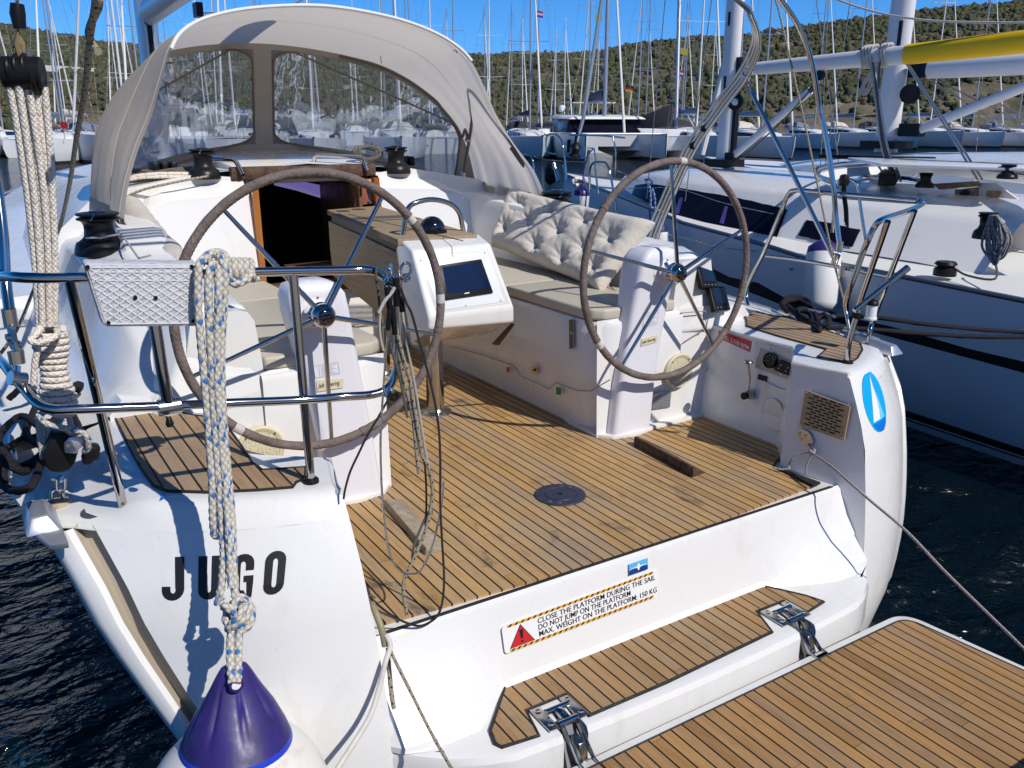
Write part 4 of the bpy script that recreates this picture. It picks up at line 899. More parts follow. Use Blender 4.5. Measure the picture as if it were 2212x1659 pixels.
def vinyl():
    m=bpy.data.materials.new('clear_vinyl'); m.use_nodes=True; t=m.node_tree; t.nodes.remove(t.nodes['Principled BSDF']); g=NT(t); out=t.nodes['Material Output']
    tc=g.n('ShaderNodeTexCoord'); v=tc.outputs['Object']; 
    n1=g.noise(g.map(v,(1,1,.6)),2.6,3,.5,.5); n2=g.noise(g.map(v,(1,1,.3)),9,2,.5,.4); h=g.math('ADD',n1,g.math('MULTIPLY',n2,.06))
    nb=g.bump(h,1.0,.035)
    tr=g.n('ShaderNodeBsdfTransparent'); tr.inputs[0].default_value=(.86,.90,.94,1)
    rf=g.n('ShaderNodeBsdfRefraction'); rf.inputs['IOR'].default_value=1.12; rf.inputs['Roughness'].default_value=.02; rf.inputs['Color'].default_value=(.80,.85,.90,1); g.l(nb,rf.inputs['Normal'])
    gl=g.n('ShaderNodeBsdfGlossy'); gl.inputs['Roughness'].default_value=.05; g.l(nb,gl.inputs['Normal']); gl.inputs[0].default_value=(.9,.93,1,1)
    m1=g.n('ShaderNodeMixShader'); m1.inputs[0].default_value=.45; g.l(tr.outputs[0],m1.inputs[1]); g.l(rf.outputs[0],m1.inputs[2])
    fr=g.n('ShaderNodeFresnel'); fr.inputs['IOR'].default_value=1.5; g.l(nb,fr.inputs['Normal'])
    m2=g.n('ShaderNodeMixShader'); g.l(g.math('MULTIPLY',fr.outputs[0],.7,clamp=True),m2.inputs[0]); g.l(m1.outputs[0],m2.inputs[1]); g.l(gl.outputs[0],m2.inputs[2])
    # milky creases
    st=g.noise(g.map(v,(1.2,1.2,.5),rot=(.0,.5,.2)),7,6,.7,1.6); cz=g.ramp(st,(.53,0.),(.60,.5),(.64,0.)); df=g.n('ShaderNodeBsdfDiffuse'); df.inputs[0].default_value=(.72,.76,.84,1)
    tl=g.n('ShaderNodeBsdfTranslucent'); tl.inputs[0].default_value=(.7,.76,.88,1); ad=g.n('ShaderNodeMixShader'); ad.inputs[0].default_value=.5; g.l(df.outputs[0],ad.inputs[1]); g.l(tl.outputs[0],ad.inputs[2])
    m3=g.n('ShaderNodeMixShader'); g.l(g.math('ADD',g.math('MULTIPLY',cz,.12),.07),m3.inputs[0]); g.l(m2.outputs[0],m3.inputs[1]); g.l(ad.outputs[0],m3.inputs[2]); g.l(m3.outputs[0],out.inputs[0]); return m
VIN=vinyl()
for u0,u1,v0,v1 in panes:
    rr=[[scr(u,v,.002+.006*math.sin(14*u+9*v)*math.sin(math.pi*(u-u0)/(u1-u0))) for u in np.linspace(u0-.002,u1+.002,60)] for v in np.linspace(v0-.004,v1+.004,30)]
    pn_=MB().grid(rr).build('clear_pane',VIN,sh,smooth=80)
    o=rrect(u0,u1,v0,v1,.03,.12); pp=[scr(u,v,.004) for u,v in o]; tube('pane_binding',pp,.0075,pm('binding_brown',(.20,.15,.11),.85) if 'binding_brown' not in MATS else MATS['binding_brown'],pn_,n=6,closed=True)
# frame hoops seen under the canvas
BRZ=pm('frame_tube_taupe',(.16,.12,.095),.3,.35)
leg=[ax_(1000,379,1.28),ax_(1014,300,1.27),ax_(1026,215,1.16),ax_(1030,185,1.08)]+[skin(u,.05)-Vector((0,0,.03)) for u in (.88,.85)]
fr1=tube('sprayhood_frame',cr(leg,5),.0125,BRZ,Y,n=10)
leg2=[ax_(1011,302,1.25),ax_(1005,280,1.25)]+[scr(u,.03,.03)  for u in np.linspace(.86,.60,14)]
tube('front_hoop',cr(leg2,3),.012,BRZ,fr1,n=10)
MB().lathe([(.022,-.03),(.022,.03)],ax_(1000,377,1.28),(0,.1,1),14).build('hoop_foot',CHR2,fr1)
MB().lathe([(.016,-.02),(.016,.02)],ax_(1011,302,1.262),(1,0,0),12).build('hoop_joint',CHR2,fr1)
for q in ((822,121),(985,98)):
    p=ay(*q,3.9 if q[0]<900 else 3.12); tube('strap_end',[p,p+Vector((0,-.01,-.05))],.004,CANVT,sh,n=6)
# ---------------------------------------------------------------- winches
def winch(c,r,h,label=None,tilt=(0,0,1)):
    P=[(1.0,0),(1.0,.10),(.97,.16),(.90,.27),(.80,.30),(.66,.36),(.58,.42),(.555,.55),(.56,.66),(.62,.735),(.70,.76),(.78,.775),(.80,.80),(.76,.82),(.64,.835),(.63,.85),(.76,.87),(.80,.885),(.80,.91),(.74,.925),(.45,.93),(.35,.95),(.30,.955),(.28,.93),(.0,.93)]
    w_=MB().lathe([(a*r,b*h) for a,b in P],c,tilt,40).build('winch',WBLK,Y,smooth=50)
    T=Vector(tilt).normalized(); MB().lathe([(r*.30,.95*h),(r*.29,.975*h),(r*.16,.98*h),(r*.14,.95*h),(0,.95*h)],c,tilt,24).build('winch_cap',BLKG,w_)
    d=Vector((-.35,-.9,0)).normalized(); MB().extr([Vector(c)+T*.90*h+d*r*.55+Vector((.015,0,0)),Vector(c)+T*.90*h+d*r*.86+Vector((.012,0,.002)),Vector(c)+T*.80*h+d*r*.90,Vector(c)+T*.78*h+d*r*.84-Vector((.012,0,0)),Vector(c)+T*.85*h+d*r*.55-Vector((.015,0,0))],T*.008).build('line_feeder',CHR,w_,bevel=.002)
    return w_
WBLK=pm('winch_black',(.010,.010,.011),.36,spec=.35)
winch(Vector((-.70,3.66,1.268)),.105,.205); winch(Vector((.69,3.66,1.262)),.105,.205)
pc=az(222,548,.952); winch(pc,.135,.235)
winch(Vector((1.42,2.62,.95)),.135,.235)
wt=tube('winch_line',[pc+Vector((-.08,-.09,.10)),pc+Vector((-.02,-.13,.10)),pc+Vector((.09,-.10,.11)),az(300,558,1.02),az(325,552,.98)],.005,RWHT,Y,n=6)
# deck organiser + jammers
MB().lathe([(.09,0),(.09,.02),(.05,.025),(.05,.04),(.085,.045),(.08,.055),(0,.056)],az(142,470,.965),n=28).build('turning_block',BLK,Y)
for s in (-1,1):
    for k in range(3): MB().box((s*(.83+.06*k),4.0,1.335),(.045,.16,.07)).build('rope_clutch',BLK,Y,bevel=.012)
# grab rails on the coachroof either side of the hatch
g1=[az(472,352,1.325),az(480,345,1.36),az(520,350,1.36),az(528,360,1.345),az(532,374,1.29)]
tube('grab_rail',rounded([Vector((-.68,3.9,1.28)),Vector((-.66,3.88,1.385)),Vector((-.50,3.62,1.385)),Vector((-.475,3.56,1.29))],.03),.016,CHR,Y,n=12)
tube('grab_rail',rounded([Vector((.14,3.9,1.31)),Vector((.13,3.85,1.40)),Vector((.40,3.62,1.385)),Vector((.42,3.57,1.29))],.03),.016,CHR,Y,n=12)
# coils of halyards stowed on the roof
def messy(name,c,rx,ry,rz,turns,r,mat,lab,cat,group=None,seed=1,tilt=0,n=10,zs=.5):
    rg=random.Random(seed); pts=[]
    N=turns*14; 
    for k in range(N):
        a=2*math.pi*k/14; q=1+.18*math.sin(k*.37+seed)+rg.uniform(-.05,.05); x=rx*q*math.cos(a); y=ry*q*math.sin(a); z=rz*(k/N)+ .35*rz*math.sin(a*2+seed)+rg.uniform(-.1,.1)*rz
        v=Vector((x,y,z)); 
        if tilt: v=Matrix.Rotation(tilt,3,'X')@v
        pts.append(Vector(c)+v)
    o=MB().tube(cr(pts,4),r,8).build(name,mat); 
    if lab: tag(o,lab,cat,group)
    return o
messy('rope_coil',(-.98,3.82,1.27),.30,.10,.05,4,.011,RGRY,'grey halyard bundle lying beside the port roof winch','rope coil',seed=3)
messy('rope_coil',(-.90,3.74,1.27),.26,.06,.03,2,.012,RCRM,'cream line lying in front of the grey bundle by the port roof winch','rope coil',seed=5)
messy('rope_coil',(.50,3.78,1.40),.09,.05,.05,6,.013,RGRY,'grey halyard coil standing left of the starboard roof winch','rope coil',seed=8,tilt=1.2)
o=MB().tube(cr([(-.70,3.56,1.29),(-.95,3.52,1.255),(-1.15,3.60,1.20),(-1.4,3.75,1.06)],6),.008,8).build('control_line',RFLK); tag(o,'beige flecked line led flat across the port cabin top to the winch','line')
# mast and boom of our yacht, seen over the sprayhood
ms=MB().tube([(0,8.7,1.0),(0,8.7,14)],.115,20).build('mast',ALU,Y)
MB().box((0,8.57,3.2),(.05,.04,3.5)).build('mast_track',BLK,ms)
bs=[]
for y,z in ((8.45,2.80),(3.2,2.98)):
    bs.append([(0+.10*math.cos(a),y,z+.15*math.sin(a)) for a in np.linspace(0,2*math.pi,20,endpoint=False)])
bo=MB().grid(bs,closed=True); bo.f.append(tuple(range(20))); bo.mi.append(0); bo.f.append(tuple(range(20,40))); bo.mi.append(0)
bo=bo.build('boom',ALU,ms); MB().box((0,8.45,2.78),(.10,.22,.22)).build('gooseneck',BLK,bo)
bp=az(250,0,2.2); b2=MB().box((0.0,6.3,2.60),(.06,.14,.12)).build('boom_block',BLK,bo)
tube('topping_line',[(.05,6.3,2.58),(.4,5.2,2.5),(1.0,4.4,2.9)],.008,RWHT,bo,n=6)
# ================================================================ pushpits, bimini frame
def catr(pts,r,name='rail_tube',par=None,n=6,sm=14,mat=None): return tube(name,cr(pts,n),r,mat or CHR,par,n=sm)
top=[(-2.07,1.9,1.16),(-2.07,1.2,1.19),(-2.065,.6,1.22),(-2.05,.28,1.235),ay(20,597,.14),ay(60,600,.08),ay(165,600,.055),ay(350,595,.05),ay(545,588,.05),ay(740,584,.045),ay(785,583,.04),ay(815,588,.04),ay(842,612,.04),ay(857,655,.035),ay(860,740,.03),ay(856,800,.03),ay(840,836,.03),ay(805,852,.03),ay(737,857,.04),ay(650,864,.06),ay(480,871,.075),ay(333,878,.09),ay(160,884,.10),ay(110,883,.11),ay(80,871,.14),ay(50,838,.22),ay(15,795,.34),(-2.09,.8,.95),(-2.09,1.9,.93)]
rp=catr(top,.0135,'pushpit',Y)
for A,B in ((ay(150,602,.055),az(270,1110,.462)),(ay(633,590,.05),az(672,1040,.53))):
    d=(A-B); bend=B+d*.18
    p=tube('stanchion',[B,B+d*.5,A],.0135,CHR,rp,n=16); MB().lathe([(.026,-.004),(.025,.008),(.018,.014)],B,(0,0,1),20).build('stanchion_base',BLK,p)
    MB().lathe([(.005,.013),(.004,.018)],B+d*.06,(0,-1,0),8).build('set_screw',CHR2,p)
tube('rear_stanchion',[(-2.09,1.9,1.18),(-2.1,1.95,.48)],.0135,CHR,rp)
mp_=tube('bracket_post',[ay(333,690,.06),ay(350,800,.07),ay(366,884,.09)],.0165,CHR,rp,n=16)
MB().lathe([(.024,-.03),(.024,.03)],ay(366,878,.09),(1,.0,0),20).build('post_clamp',CHR2,mp_); MB().lathe([(.006,0),(.012,.02),(.008,.03)],ay(364,900,.07),(0,-.3,-1),10).build('wing_bolt',BLK,mp_)
# grey outboard-motor pad with lattice pattern
PADC=pm('pad_plastic_grey',(.52,.53,.56),.55,bump=.5,bscale=50,var=.12,vscale=16); yp=.0
q=[(182,573),(188,569),(424,571),(430,577),(428,700),(422,705),(232,706),(221,700)]
F_=[ay(x,y,yp) for x,y in q]
Bk=[ay(x,y,yp+.02)+Vector((0,.06,.0)) for x,y in q]; 
pad=MB().extr(F_,(0,.045,.006)).build('motor_pad',PADC,rp,bevel=.006,bseg=3)
# lattice ridges clipped to the face
def clipline(p,d,poly):
    ts=[]
    n=len(poly)
    for i in range(n):
        a=poly[i];b=poly[(i+1)%n]; ex,ey=b[0]-a[0],b[1]-a[1]; den=d[0]*ey-d[1]*ex
        if abs(den)<1e-9: continue
        t=((a[0]-p[0])*ey-(a[1]-p[1])*ex)/den; u=((a[0]-p[0])*d[1]-(a[1]-p[1])*d[0])/den
        if 0<=u<=1: ts.append(t)
    return (min(ts),max(ts)) if len(ts)>=2 else None
inner=[(188,578),(422,578),(421,698),(231,700)]
mb=MB()
for fam,dx,dy in ((0,1,.66),(1,1,-.66)):
    for k in range(-12,22):
        p=(180+k*26,640); c=clipline(p,(dx,dy),inner)
        if c and c[1]-c[0]>6:
            a=ay(p[0]+dx*c[0],p[1]+dy*c[0],yp-.0005); b=ay(p[0]+dx*c[1],p[1]+dy*c[1],yp-.0005); mb.tube([a,b],.0024,6)
mb.tube([ay(x,y,yp-.001) for x,y in ((188,578),(422,578),(421,698),(231,700))],.0028,6,closed=True)
mb.tube([ay(205,588,yp-.001),ay(422,588,yp-.001)],.002,6); mb.tube([ay(212,606,yp-.001),ay(422,606,yp-.001)],.002,6)
mb.build('pad_lattice',pm('pad_ridge',(.60,.61,.64),.5),pad)
for q in ((189,577),(414,576),(234,697),(418,693),(292,643),(336,643)):
    MB().lathe([(.006,0),(.005,.004)],ay(*q,yp-.001),(0,-1,0),10).build('bolt',BLK,pad)
# bimini hoop port leg with hinge
pl=[(-1.3,1.0,2.55),(-1.75,.95,2.35),(-1.93,.85,2.05),(-1.99,.6,1.75),ay(3,470,.42),ay(12,600,.36),ay(21,675,.31)]
ph=catr(pl,.0145,'bimini_hoop',Y)
MB().lathe([(.0185,-.02),(.0185,.03)],ay(22,690,.30),(0,0,1),20).build('hoop_socket',CHR2,ph)
MB().lathe([(.020,-.018),(.021,.018)],ay(36,772,.245),(0,.1,1),20).build('hoop_socket',CHR,ph)
for q in ((24,728,.27),(33,745,.262)): MB().lathe([(.011,-.012),(.011,.012)],ay(*q),(1,.3,0),14).build('hinge_pin',CHR,ph)
tube('hinge_link',[ay(22,705,.28),ay(30,735,.265),ay(36,765,.25)],.010,CHR2,ph,n=8); tube('hinge_shackle',[ay(38,790,.24),ay(37,812,.23)],.008,CHR,ph,n=8)
MB().lathe([(.020,-.02),(.020,.02)],ay(38,818,.225),(1,.4,-.4),16).build('rail_clamp',CHR2,ph)
# starboard pushpit
cC=lambda x,y:(1728+x*.2778,288+y*.2778)
xs_=2.10
st=[(2.12,2.6,.50)]
tR=[ax_(1616,664,2.05),ax_(1612,635,2.08),ax_(1622,600,2.10),ax_(1650,545,2.12),ax_(1690,450,2.12),ax_(1703,420,2.12),ax_(1722,411,2.12),ax_(1800,418,2.10),ax_(1900,426,2.09),ax_(1975,433,2.07),ax_(1988,434,2.04)]
r2=catr(tR,.0135,'pushpit',Y)
x0,y0=cC(960,530)
seg=[ax_(1988,434,2.04),az(1994,440,1.226),az(1960,456,1.224),az(1915,472,1.222),az(1895,485,1.215),az(1880,512,1.15),az(1867,535,1.09),ay(1850,580,.03),ay(1836,621,.05),ay(1827,650,.07),ay(1826,664,.08)]
seg=[Vector(p) for p in seg]; rt=seg[:4]+[az(1893,486,1.20)]
inb=az(1905,475,1.222)
def toY(pts): return pts
a0=Vector((inb.x,inb.y,inb.z)); rail2=[Vector(seg[0]),Vector(seg[1]),Vector(seg[2]),a0]
down=[ay(x,y,yy) for x,y,yy in ((1888,492,a0.y+.01),(1877,515,a0.y+.02),(1866,540,a0.y+.04),(1850,585,a0.y+.06),(1836,621,a0.y+.08),(1828,650,a0.y+.10),(1829,668,a0.y+.11))]
catr(rail2+down,.0135,'cross_rail',r2)
pb=az(1831,783,.53); pB=[pb,ay(1833,745,pb.y-.005),ay(1848,690,pb.y-.02),ay(1862,640,pb.y-.04),az(1918,478,1.222)]
q=catr(pB,.0135,'stanchion',r2); MB().lathe([(.026,-.004),(.025,.008),(.018,.014)],pb,(0,0,1),20).build('stanchion_base',BLK,q)
pc_=az(1874,745,.47); pC=[pc_,ax_(1880,712,pc_.x+.01),ax_(1892,675,pc_.x+.03),az(1976,455,1.224)]
q=catr(pC,.0135,'stanchion',r2); MB().lathe([(.024,-.004),(.023,.008),(.018,.012)],pc_,(0,0,1),20).build('stanchion_base',CHR2,q)
midr=[ax_(1655,553,2.12),ax_(1728,562,2.11),ax_(1820,578,2.09),ax_(1917,597,2.0)]; catr(midr,.0115,'mid_rail',r2)
cb=[ay(1845,671,pb.y-.03),ay(1925,607,pb.y-.08)]; tb_=tube('rod_holder',cb,.012,CHR,r2,n=14); d=(cb[1]-cb[0]).normalized()
MB().lathe([(.0165,0),(.0165,.115),(.0145,.115),(.014,.02),(0,.02)],cb[1]-d*.012,d,20).build('holder_tube',CHR,tb_,smooth=50); MB().lathe([(.024,-.014),(.024,.014)],ay(1850,681,pb.y-.02),(.2,-.2,1),16).build('holder_clamp',BLK,tb_)
nl=MB().lathe([(.030,-.05),(.030,-.04),(.026,-.038),(.026,.022),(.0,.022)],ax_(1883,668,1.62),(0,0,1),24).build('stern_light',pm('light_glass',(.75,.78,.82),.08,spec=.6),Y,smooth=40)
MB().lathe([(.030,0),(.029,.012),(.018,.026),(0,.03)],ax_(1883,668,1.62)+Vector((0,0,.022)),(0,0,1),24).build('light_cap',BLK,nl)
# bimini frame: a hoop of its own and a folded bundle of tubes
hs_=[ax_(1815,545,2.06),ax_(1806,470,2.06),ax_(1800,400,2.05),ax_(1785,300,2.04),ax_(1770,230,2.02),ax_(1752,130,1.95),ax_(1727,62,1.85),ax_(1692,8,1.70),(1.4,1.0,2.40),(.7,1.0,2.52),(0,1.0,2.56),(-.7,1.0,2.54),(-1.3,1.0,2.55)]
hb_=catr(hs_,.0145,'bimini_hoop',Y)
for q in ((1813,533),(1819,585),): MB().lathe([(.019,-.03),(.019,.03)],ax_(*q,2.06),(0,.0,1),20).build('hoop_socket',CHR2,hb_)
stt=catr([ax_(1604,163,1.97),ax_(1700,350,2.0),ax_(1800,555,2.05)],.0135,'bimini_strut',hb_); MB().lathe([(.019,-.03),(.019,.03)],ax_(1805,560,2.05),(0,-.3,1),20).build('hoop_socket',CHR2,stt)
tube('strut_joint',[ax_(1812,572,2.06),ax_(1822,590,2.07)],.012,CHR2,stt)
for k,(dx,dy) in enumerate(((0,0),(9,4),(17,9),(24,13))):
    xx=1.95-.012*k
    b=[ax_(1385+dx*1.3,530,xx),ax_(1412+dx,470,xx),ax_(1475+dx,330,xx),ax_(1540+dx,230+dy*.3,xx),ax_(1590+dx*.9,165+dy*.5,xx),ax_(1620+dx*.7,110+dy*.6,xx-.03),ax_(1628+dx*.45,70+dy*.5,xx-.08),ax_(1620+dx*.3,35+dy*.4,xx-.17),ax_(1600+dx*.3,8+dy*.2,xx-.28),(1.2,1.25-.02*k,2.43-.02*k),(.4,1.2-.02*k,2.56-.02*k),(-.5,1.2-.02*k,2.58-.02*k),(-1.4,1.25-.02*k,2.45-.02*k)]
    catr(b,.0105,'folded_bow',hb_,mat=CHR2)
for q in ((1603,163),(1515,275),(1490,312),(1610,150)): MB().lathe([(.028,-.012),(.028,.012)],ax_(q[0]+8,q[1]+4,1.935),(-.0,-.45,1),18).build('bow_clip',BLK if q[0]<1520 else CHR2,hb_)
# backstays
tube('backstay',[ax_(1655,-60,1.9),ax_(1681,17,1.9),ax_(1735,250,1.9),ax_(1798,553,1.9),ax_(1824,655,1.9)],.0055,RFLK,Y,n=8)
tube('turnbuckle',[ax_(1824,655,1.9),ax_(1833,705,1.88),ax_(1838,738,1.87)],.010,CHR2,Y,n=10)
# mooring cleats, chocks and flush hatches
def cleat(c,yaw=0,L=.22):
    M_=Matrix.Rotation(yaw,3,'Z'); c=Vector(c)
    o=MB().tube([c+M_@Vector((0,-L/2,.045)),c+M_@Vector((0,-L/4,.05)),c+M_@Vector((0,L/4,.05)),c+M_@Vector((0,L/2,.045))],.011,12,rs=[.006,.012,.012,.006]).build('mooring_cleat',ALU,Y)
    for d in (-.04,.04): MB().lathe([(.012,0),(.009,.045)],c+M_@Vector((0,d,0)),n=12).build('cleat_post',ALU,o)
cleat(az(30,985,.47),0); cleat(az(1775,690,.48)+Vector((-.05,0,0)),0,.26); cleat(Vector((2.0,.62,.465)),0,.2)
def chock(c,s):
    c=Vector(c); o=MB().hexa([c+Vector(v) for v in ((-.05,-.09,0),(.05,-.09,0),(.05,.09,0),(-.05,.09,0))],[c+Vector(v) for v in ((-.03,-.06,.05),(.02,-.06,.05),(.02,.05,.06),(-.03,.05,.06))]).build('fairlead_chock',ALU,Y,bevel=.008); return o
ch=chock(az(90,1130,.46),-1); MB().hexa([az(70,1160,.45),az(112,1190,.42),az(150,1184,.43),az(120,1110,.455)],[p+Vector((0,0,.02)) for p in (az(70,1160,.45),az(112,1190,.42),az(150,1184,.43),az(120,1110,.455))]).build('chock_plate',ALU,ch,bevel=.003)
chock(az(1908,760,.46),1); chock(Vector((1.98,.45,.46)),1)
# lettering on the transom
def onpanel(px,py,s):
    # intersect a sight line with the moulded panel
    r=Vector(ray(px,py)); z=.2;u=.4
    from_=Vector(CAM)
    for k in range(40):
        p=panel(s,z,u); e=1e-3
        def pr(q): v=np.array(q)-CAM; return np.array([1106+FPX*(v@RT)/(v@FW),829.44-FPX*(v@UP)/(v@FW)])
        a=pr(p); J=np.array([(pr(panel(s,z+e,u))-a)/e,(pr(panel(s,z,u+e))-a)/e]).T
        d=np.linalg.solve(J,np.array([px,py])-a); d=np.clip(d,-.15,.15); z+=d[0];u+=d[1]; u=min(max(u,0),.83); z=min(max(z,-.7),.5)
    return z,u
def panelfn(s,pA,pB,pD,w,h,lift=.002):
    za,ua=onpanel(*pA,s); zb,ub=onpanel(*pB,s); zd,ud=onpanel(*pD,s)
    def f(x,y):
        z=za+(zb-za)*x/w+(zd-za)*y/h; u=ua+(ub-ua)*x/w+(ud-ua)*y/h
        p=panel(s,z,u); n=(panel(s,z,u+.01)-p).cross(panel(s,z+.01,u)-p).normalized(); n=n if n.y<0 else -n
        return p+n*lift
    return f
# block capitals drawn as in the photograph
def letter(kind):
    W,T=.5,.2; P=[]
    def arc(cx,cy,rx,ry,a0,a1,n=8): return [(cx+rx*math.cos(R(a0+(a1-a0)*k/n)),cy+ry*math.sin(R(a0+(a1-a0)*k/n))) for k in range(n+1)]
    def strip(o,i): return [(o[k],o[k+1],i[k+1],i[k]) for k in range(len(o)-1)]
    if kind=='J':
        o=[(.5,1)]+[(.5,.3)]+arc(.25,.25,.25,.25,0,-180)+[(.0,.33)]; i=[(.30,1)]+[(.30,.3)]+arc(.25,.26,.06,.09,0,-180)+[(.19,.33)]
        return strip(o,i)
    if kind=='U':
        o=[(.0,1),(.0,.28)]+arc(.25,.25,.25,.25,180,360)+[(.5,.28),(.5,1)]; i=[(.2,1),(.2,.28)]+arc(.25,.26,.055,.09,180,360)+[(.30,.28),(.30,1)]; return strip(o,i)
    if kind=='O':
        o=[(.0,.5),(.0,.25)]+arc(.25,.22,.25,.22,180,360)+[(.5,.75)]+arc(.25,.78,.25,.22,0,180)+[(.0,.5)]; i=[(.19,.5),(.19,.25)]+arc(.25,.25,.06,.08,180,360)+[(.31,.75)]+arc(.25,.75,.06,.08,0,180)+[(.19,.5)]; return strip(o,i)
    if kind=='G':
        o=[(.5,.62),(.5,.78)]+arc(.25,.78,.25,.22,0,180)+[(.0,.5),(.0,.25)]+arc(.25,.22,.25,.22,180,300); i=[(.31,.62),(.31,.75)]+arc(.25,.75,.06,.08,0,180)+[(.19,.5),(.19,.25)]+arc(.25,.25,.06,.08,180,300)
        return strip(o,i)+[((.27,.5),(.5,.5),(.5,.36),(.27,.36)),((.34,.36),(.5,.36),(.5,0),(.38,0)),]
nf=panelfn(-1,(349,1297),(611,1281),(349,1200+3),3.02,1,.0025)
bn=None
for ch_,x0 in (('J',0),('U',.86),('G',1.68),('O',2.48)):
    mb=MB()
    for f in letter(ch_): mb.add([nf(x0+a*1.06,b) for a,b in f],[tuple(range(len(f)))])
    mb.build('name_letter',INK,Y,smooth=0,merge=.0004)
# round blue emblem with a white sail on the starboard quarter
CY=pm('emblem_cyan',(.0,.36,.80),.35); CY2=pm('emblem_blue',(.0,.16,.62),.35); LB=pm('emblem_pale',(.18,.55,.85),.35)
def pp1(l,x,y): z,u=onpanel(x,y,1); p=panel(1,z,u); return p+Vector((-.2,-.97,0)).normalized()*l
def fillpoly(pts,l,n=5):
    c=(sum(p[0] for p in pts)/len(pts),sum(p[1] for p in pts)/len(pts)); mb=MB(); rows=[[pp1(l,c[0]+(x-c[0])*k/n,c[1]+(y-c[1])*k/n) for x,y in pts] for k in [.02]+list(range(1,n+1))]; mb.grid(rows,closed=True); return mb
el=[]
for k in range(32):
    a=2*math.pi*k/32; dx=23.5*math.cos(a); dy=65*math.sin(a); el.append((1888+dx*.99+dy*.17,868+dy+dx*.10))
eb=fillpoly(el,.002).build('emblem',CY,Y,smooth=80)
low=[(x,y) for x,y in el if y>902]; low=sorted(low)
fillpoly([(1886,917),(1900,910),(1911,899),(1913,912),(1909,928),(1902,932),(1894,927)],.0032,3).build('emblem_hull',CY2,eb,smooth=80)
fillpoly([(1876,803),(1882,830),(1893,852),(1903,880),(1909,898),(1900,906),(1898,880),(1890,850),(1880,825)],.0036,3).build('emblem_jib',LB,eb,smooth=80)
fillpoly([(1877,810),(1884,835),(1893,862),(1898,885),(1900,904),(1886,913),(1884,880),(1881,845)],.0042,3).build('emblem_sail',WP,eb,smooth=80)
fillpoly([(1875,788),(1881,802),(1887,822),(1880,815)],.003,2).build('emblem_tip',CY,eb,smooth=80)
# warning strip under the cockpit sole
def hitp(px,py,P0,n): d=Vector(ray(px,py)); c=Vector(CAM); n=Vector(n); return c+d*((Vector(P0)-c).dot(n)/d.dot(n))
N_=Vector((0,-.975,.22)).normalized(); wp=lambda x,y,l=0: hitp(x,y,Vector((0,-.072,-.036))+N_*(.004+l),N_)
cn=[(1091,1414),(1421,1288),(1420,1229),(1083,1354)]
C4=[wp(*q) for q in cn]
wf=lambda u,v,l=0: (C4[0]*(1-u)+C4[1]*u)*(1-v)+(C4[3]*(1-u)+C4[2]*u)*v+N_*l
rr=roundpoly([(0,0),(1,0),(1,1),(0,1)],.012,4)
# rounded corners in the strip's own aspect (about 5.3 : 1)
def rr_(r): return [(x/5.3,y) for x,y in roundpoly([(0,0),(5.3,0),(5.3,1),(0,1)],r,5)]
wst=MB().extr([wf(u,v) for u,v in rr_(.14)],N_*.001).build('warning_strip',WP,Y,smooth=0)
YEL=pm('hazard_yellow',(.72,.36,.01),.4)
for v0,v1 in ((.02,.11),(.89,.98)):
    MB().add([wf(.03,v0,.0018),wf(.97,v0,.0018),wf(.97,v1,.0018),wf(.03,v1,.0018)],[(0,1,2,3)]).build('hazard_band',YEL,wst,smooth=0)
    mb=MB(); 
    for k in range(26):
        a=.035+k*.036; mb.add([wf(a,v0,.0024),wf(a+.014,v0,.0024),wf(a+.027,v1,.0024),wf(a+.013,v1,.0024)],[(0,1,2,3)])
    mb.build('hazard_stripes',INK,wst,smooth=0)
MB().add([wf(.03,.13,.0022),wf(.18,.13,.0022),wf(.105,.87,.0022)],[(0,1,2)]).build('triangle_edge',INK,wst,smooth=0)
MB().add([wf(.037,.155,.0028),wf(.173,.155,.0028),wf(.105,.82,.0028)],[(0,1,2)]).build('warning_triangle',RED,wst,smooth=0)
MB().add([wf(.098,.36,.0034),wf(.112,.36,.0034),wf(.116,.68,.0034),wf(.094,.68,.0034)],[(0,1,2,3)]).add([wf(.098,.22,.0034),wf(.112,.22,.0034),wf(.112,.30,.0034),wf(.098,.30,.0034)],[(0,1,2,3)]).build('exclamation_mark',INK,wst,smooth=0)
tx=MB()
for i,l in enumerate(('CLOSE THE PLATFORM DURING THE SAIL','DO NOT JUMP ON THE PLATFORM','MAX. WEIGHT ON THE PLATFORM: 150 KG')):
    vs,fs=textmesh(l,.27,bold=.004); wd=max(v[0] for v in vs); k=5.3*.78/wd if i!=1 else None
    tot={0:.775,1:.60,2:.785}[i]; sc=5.3*tot/wd
    tx.add([wf((v[0]*sc)/5.3+.205,.655-.235*i+v[1],.003) for v in vs],fs)
tx.build('lettering',INK,wst,smooth=0,recalc=False)
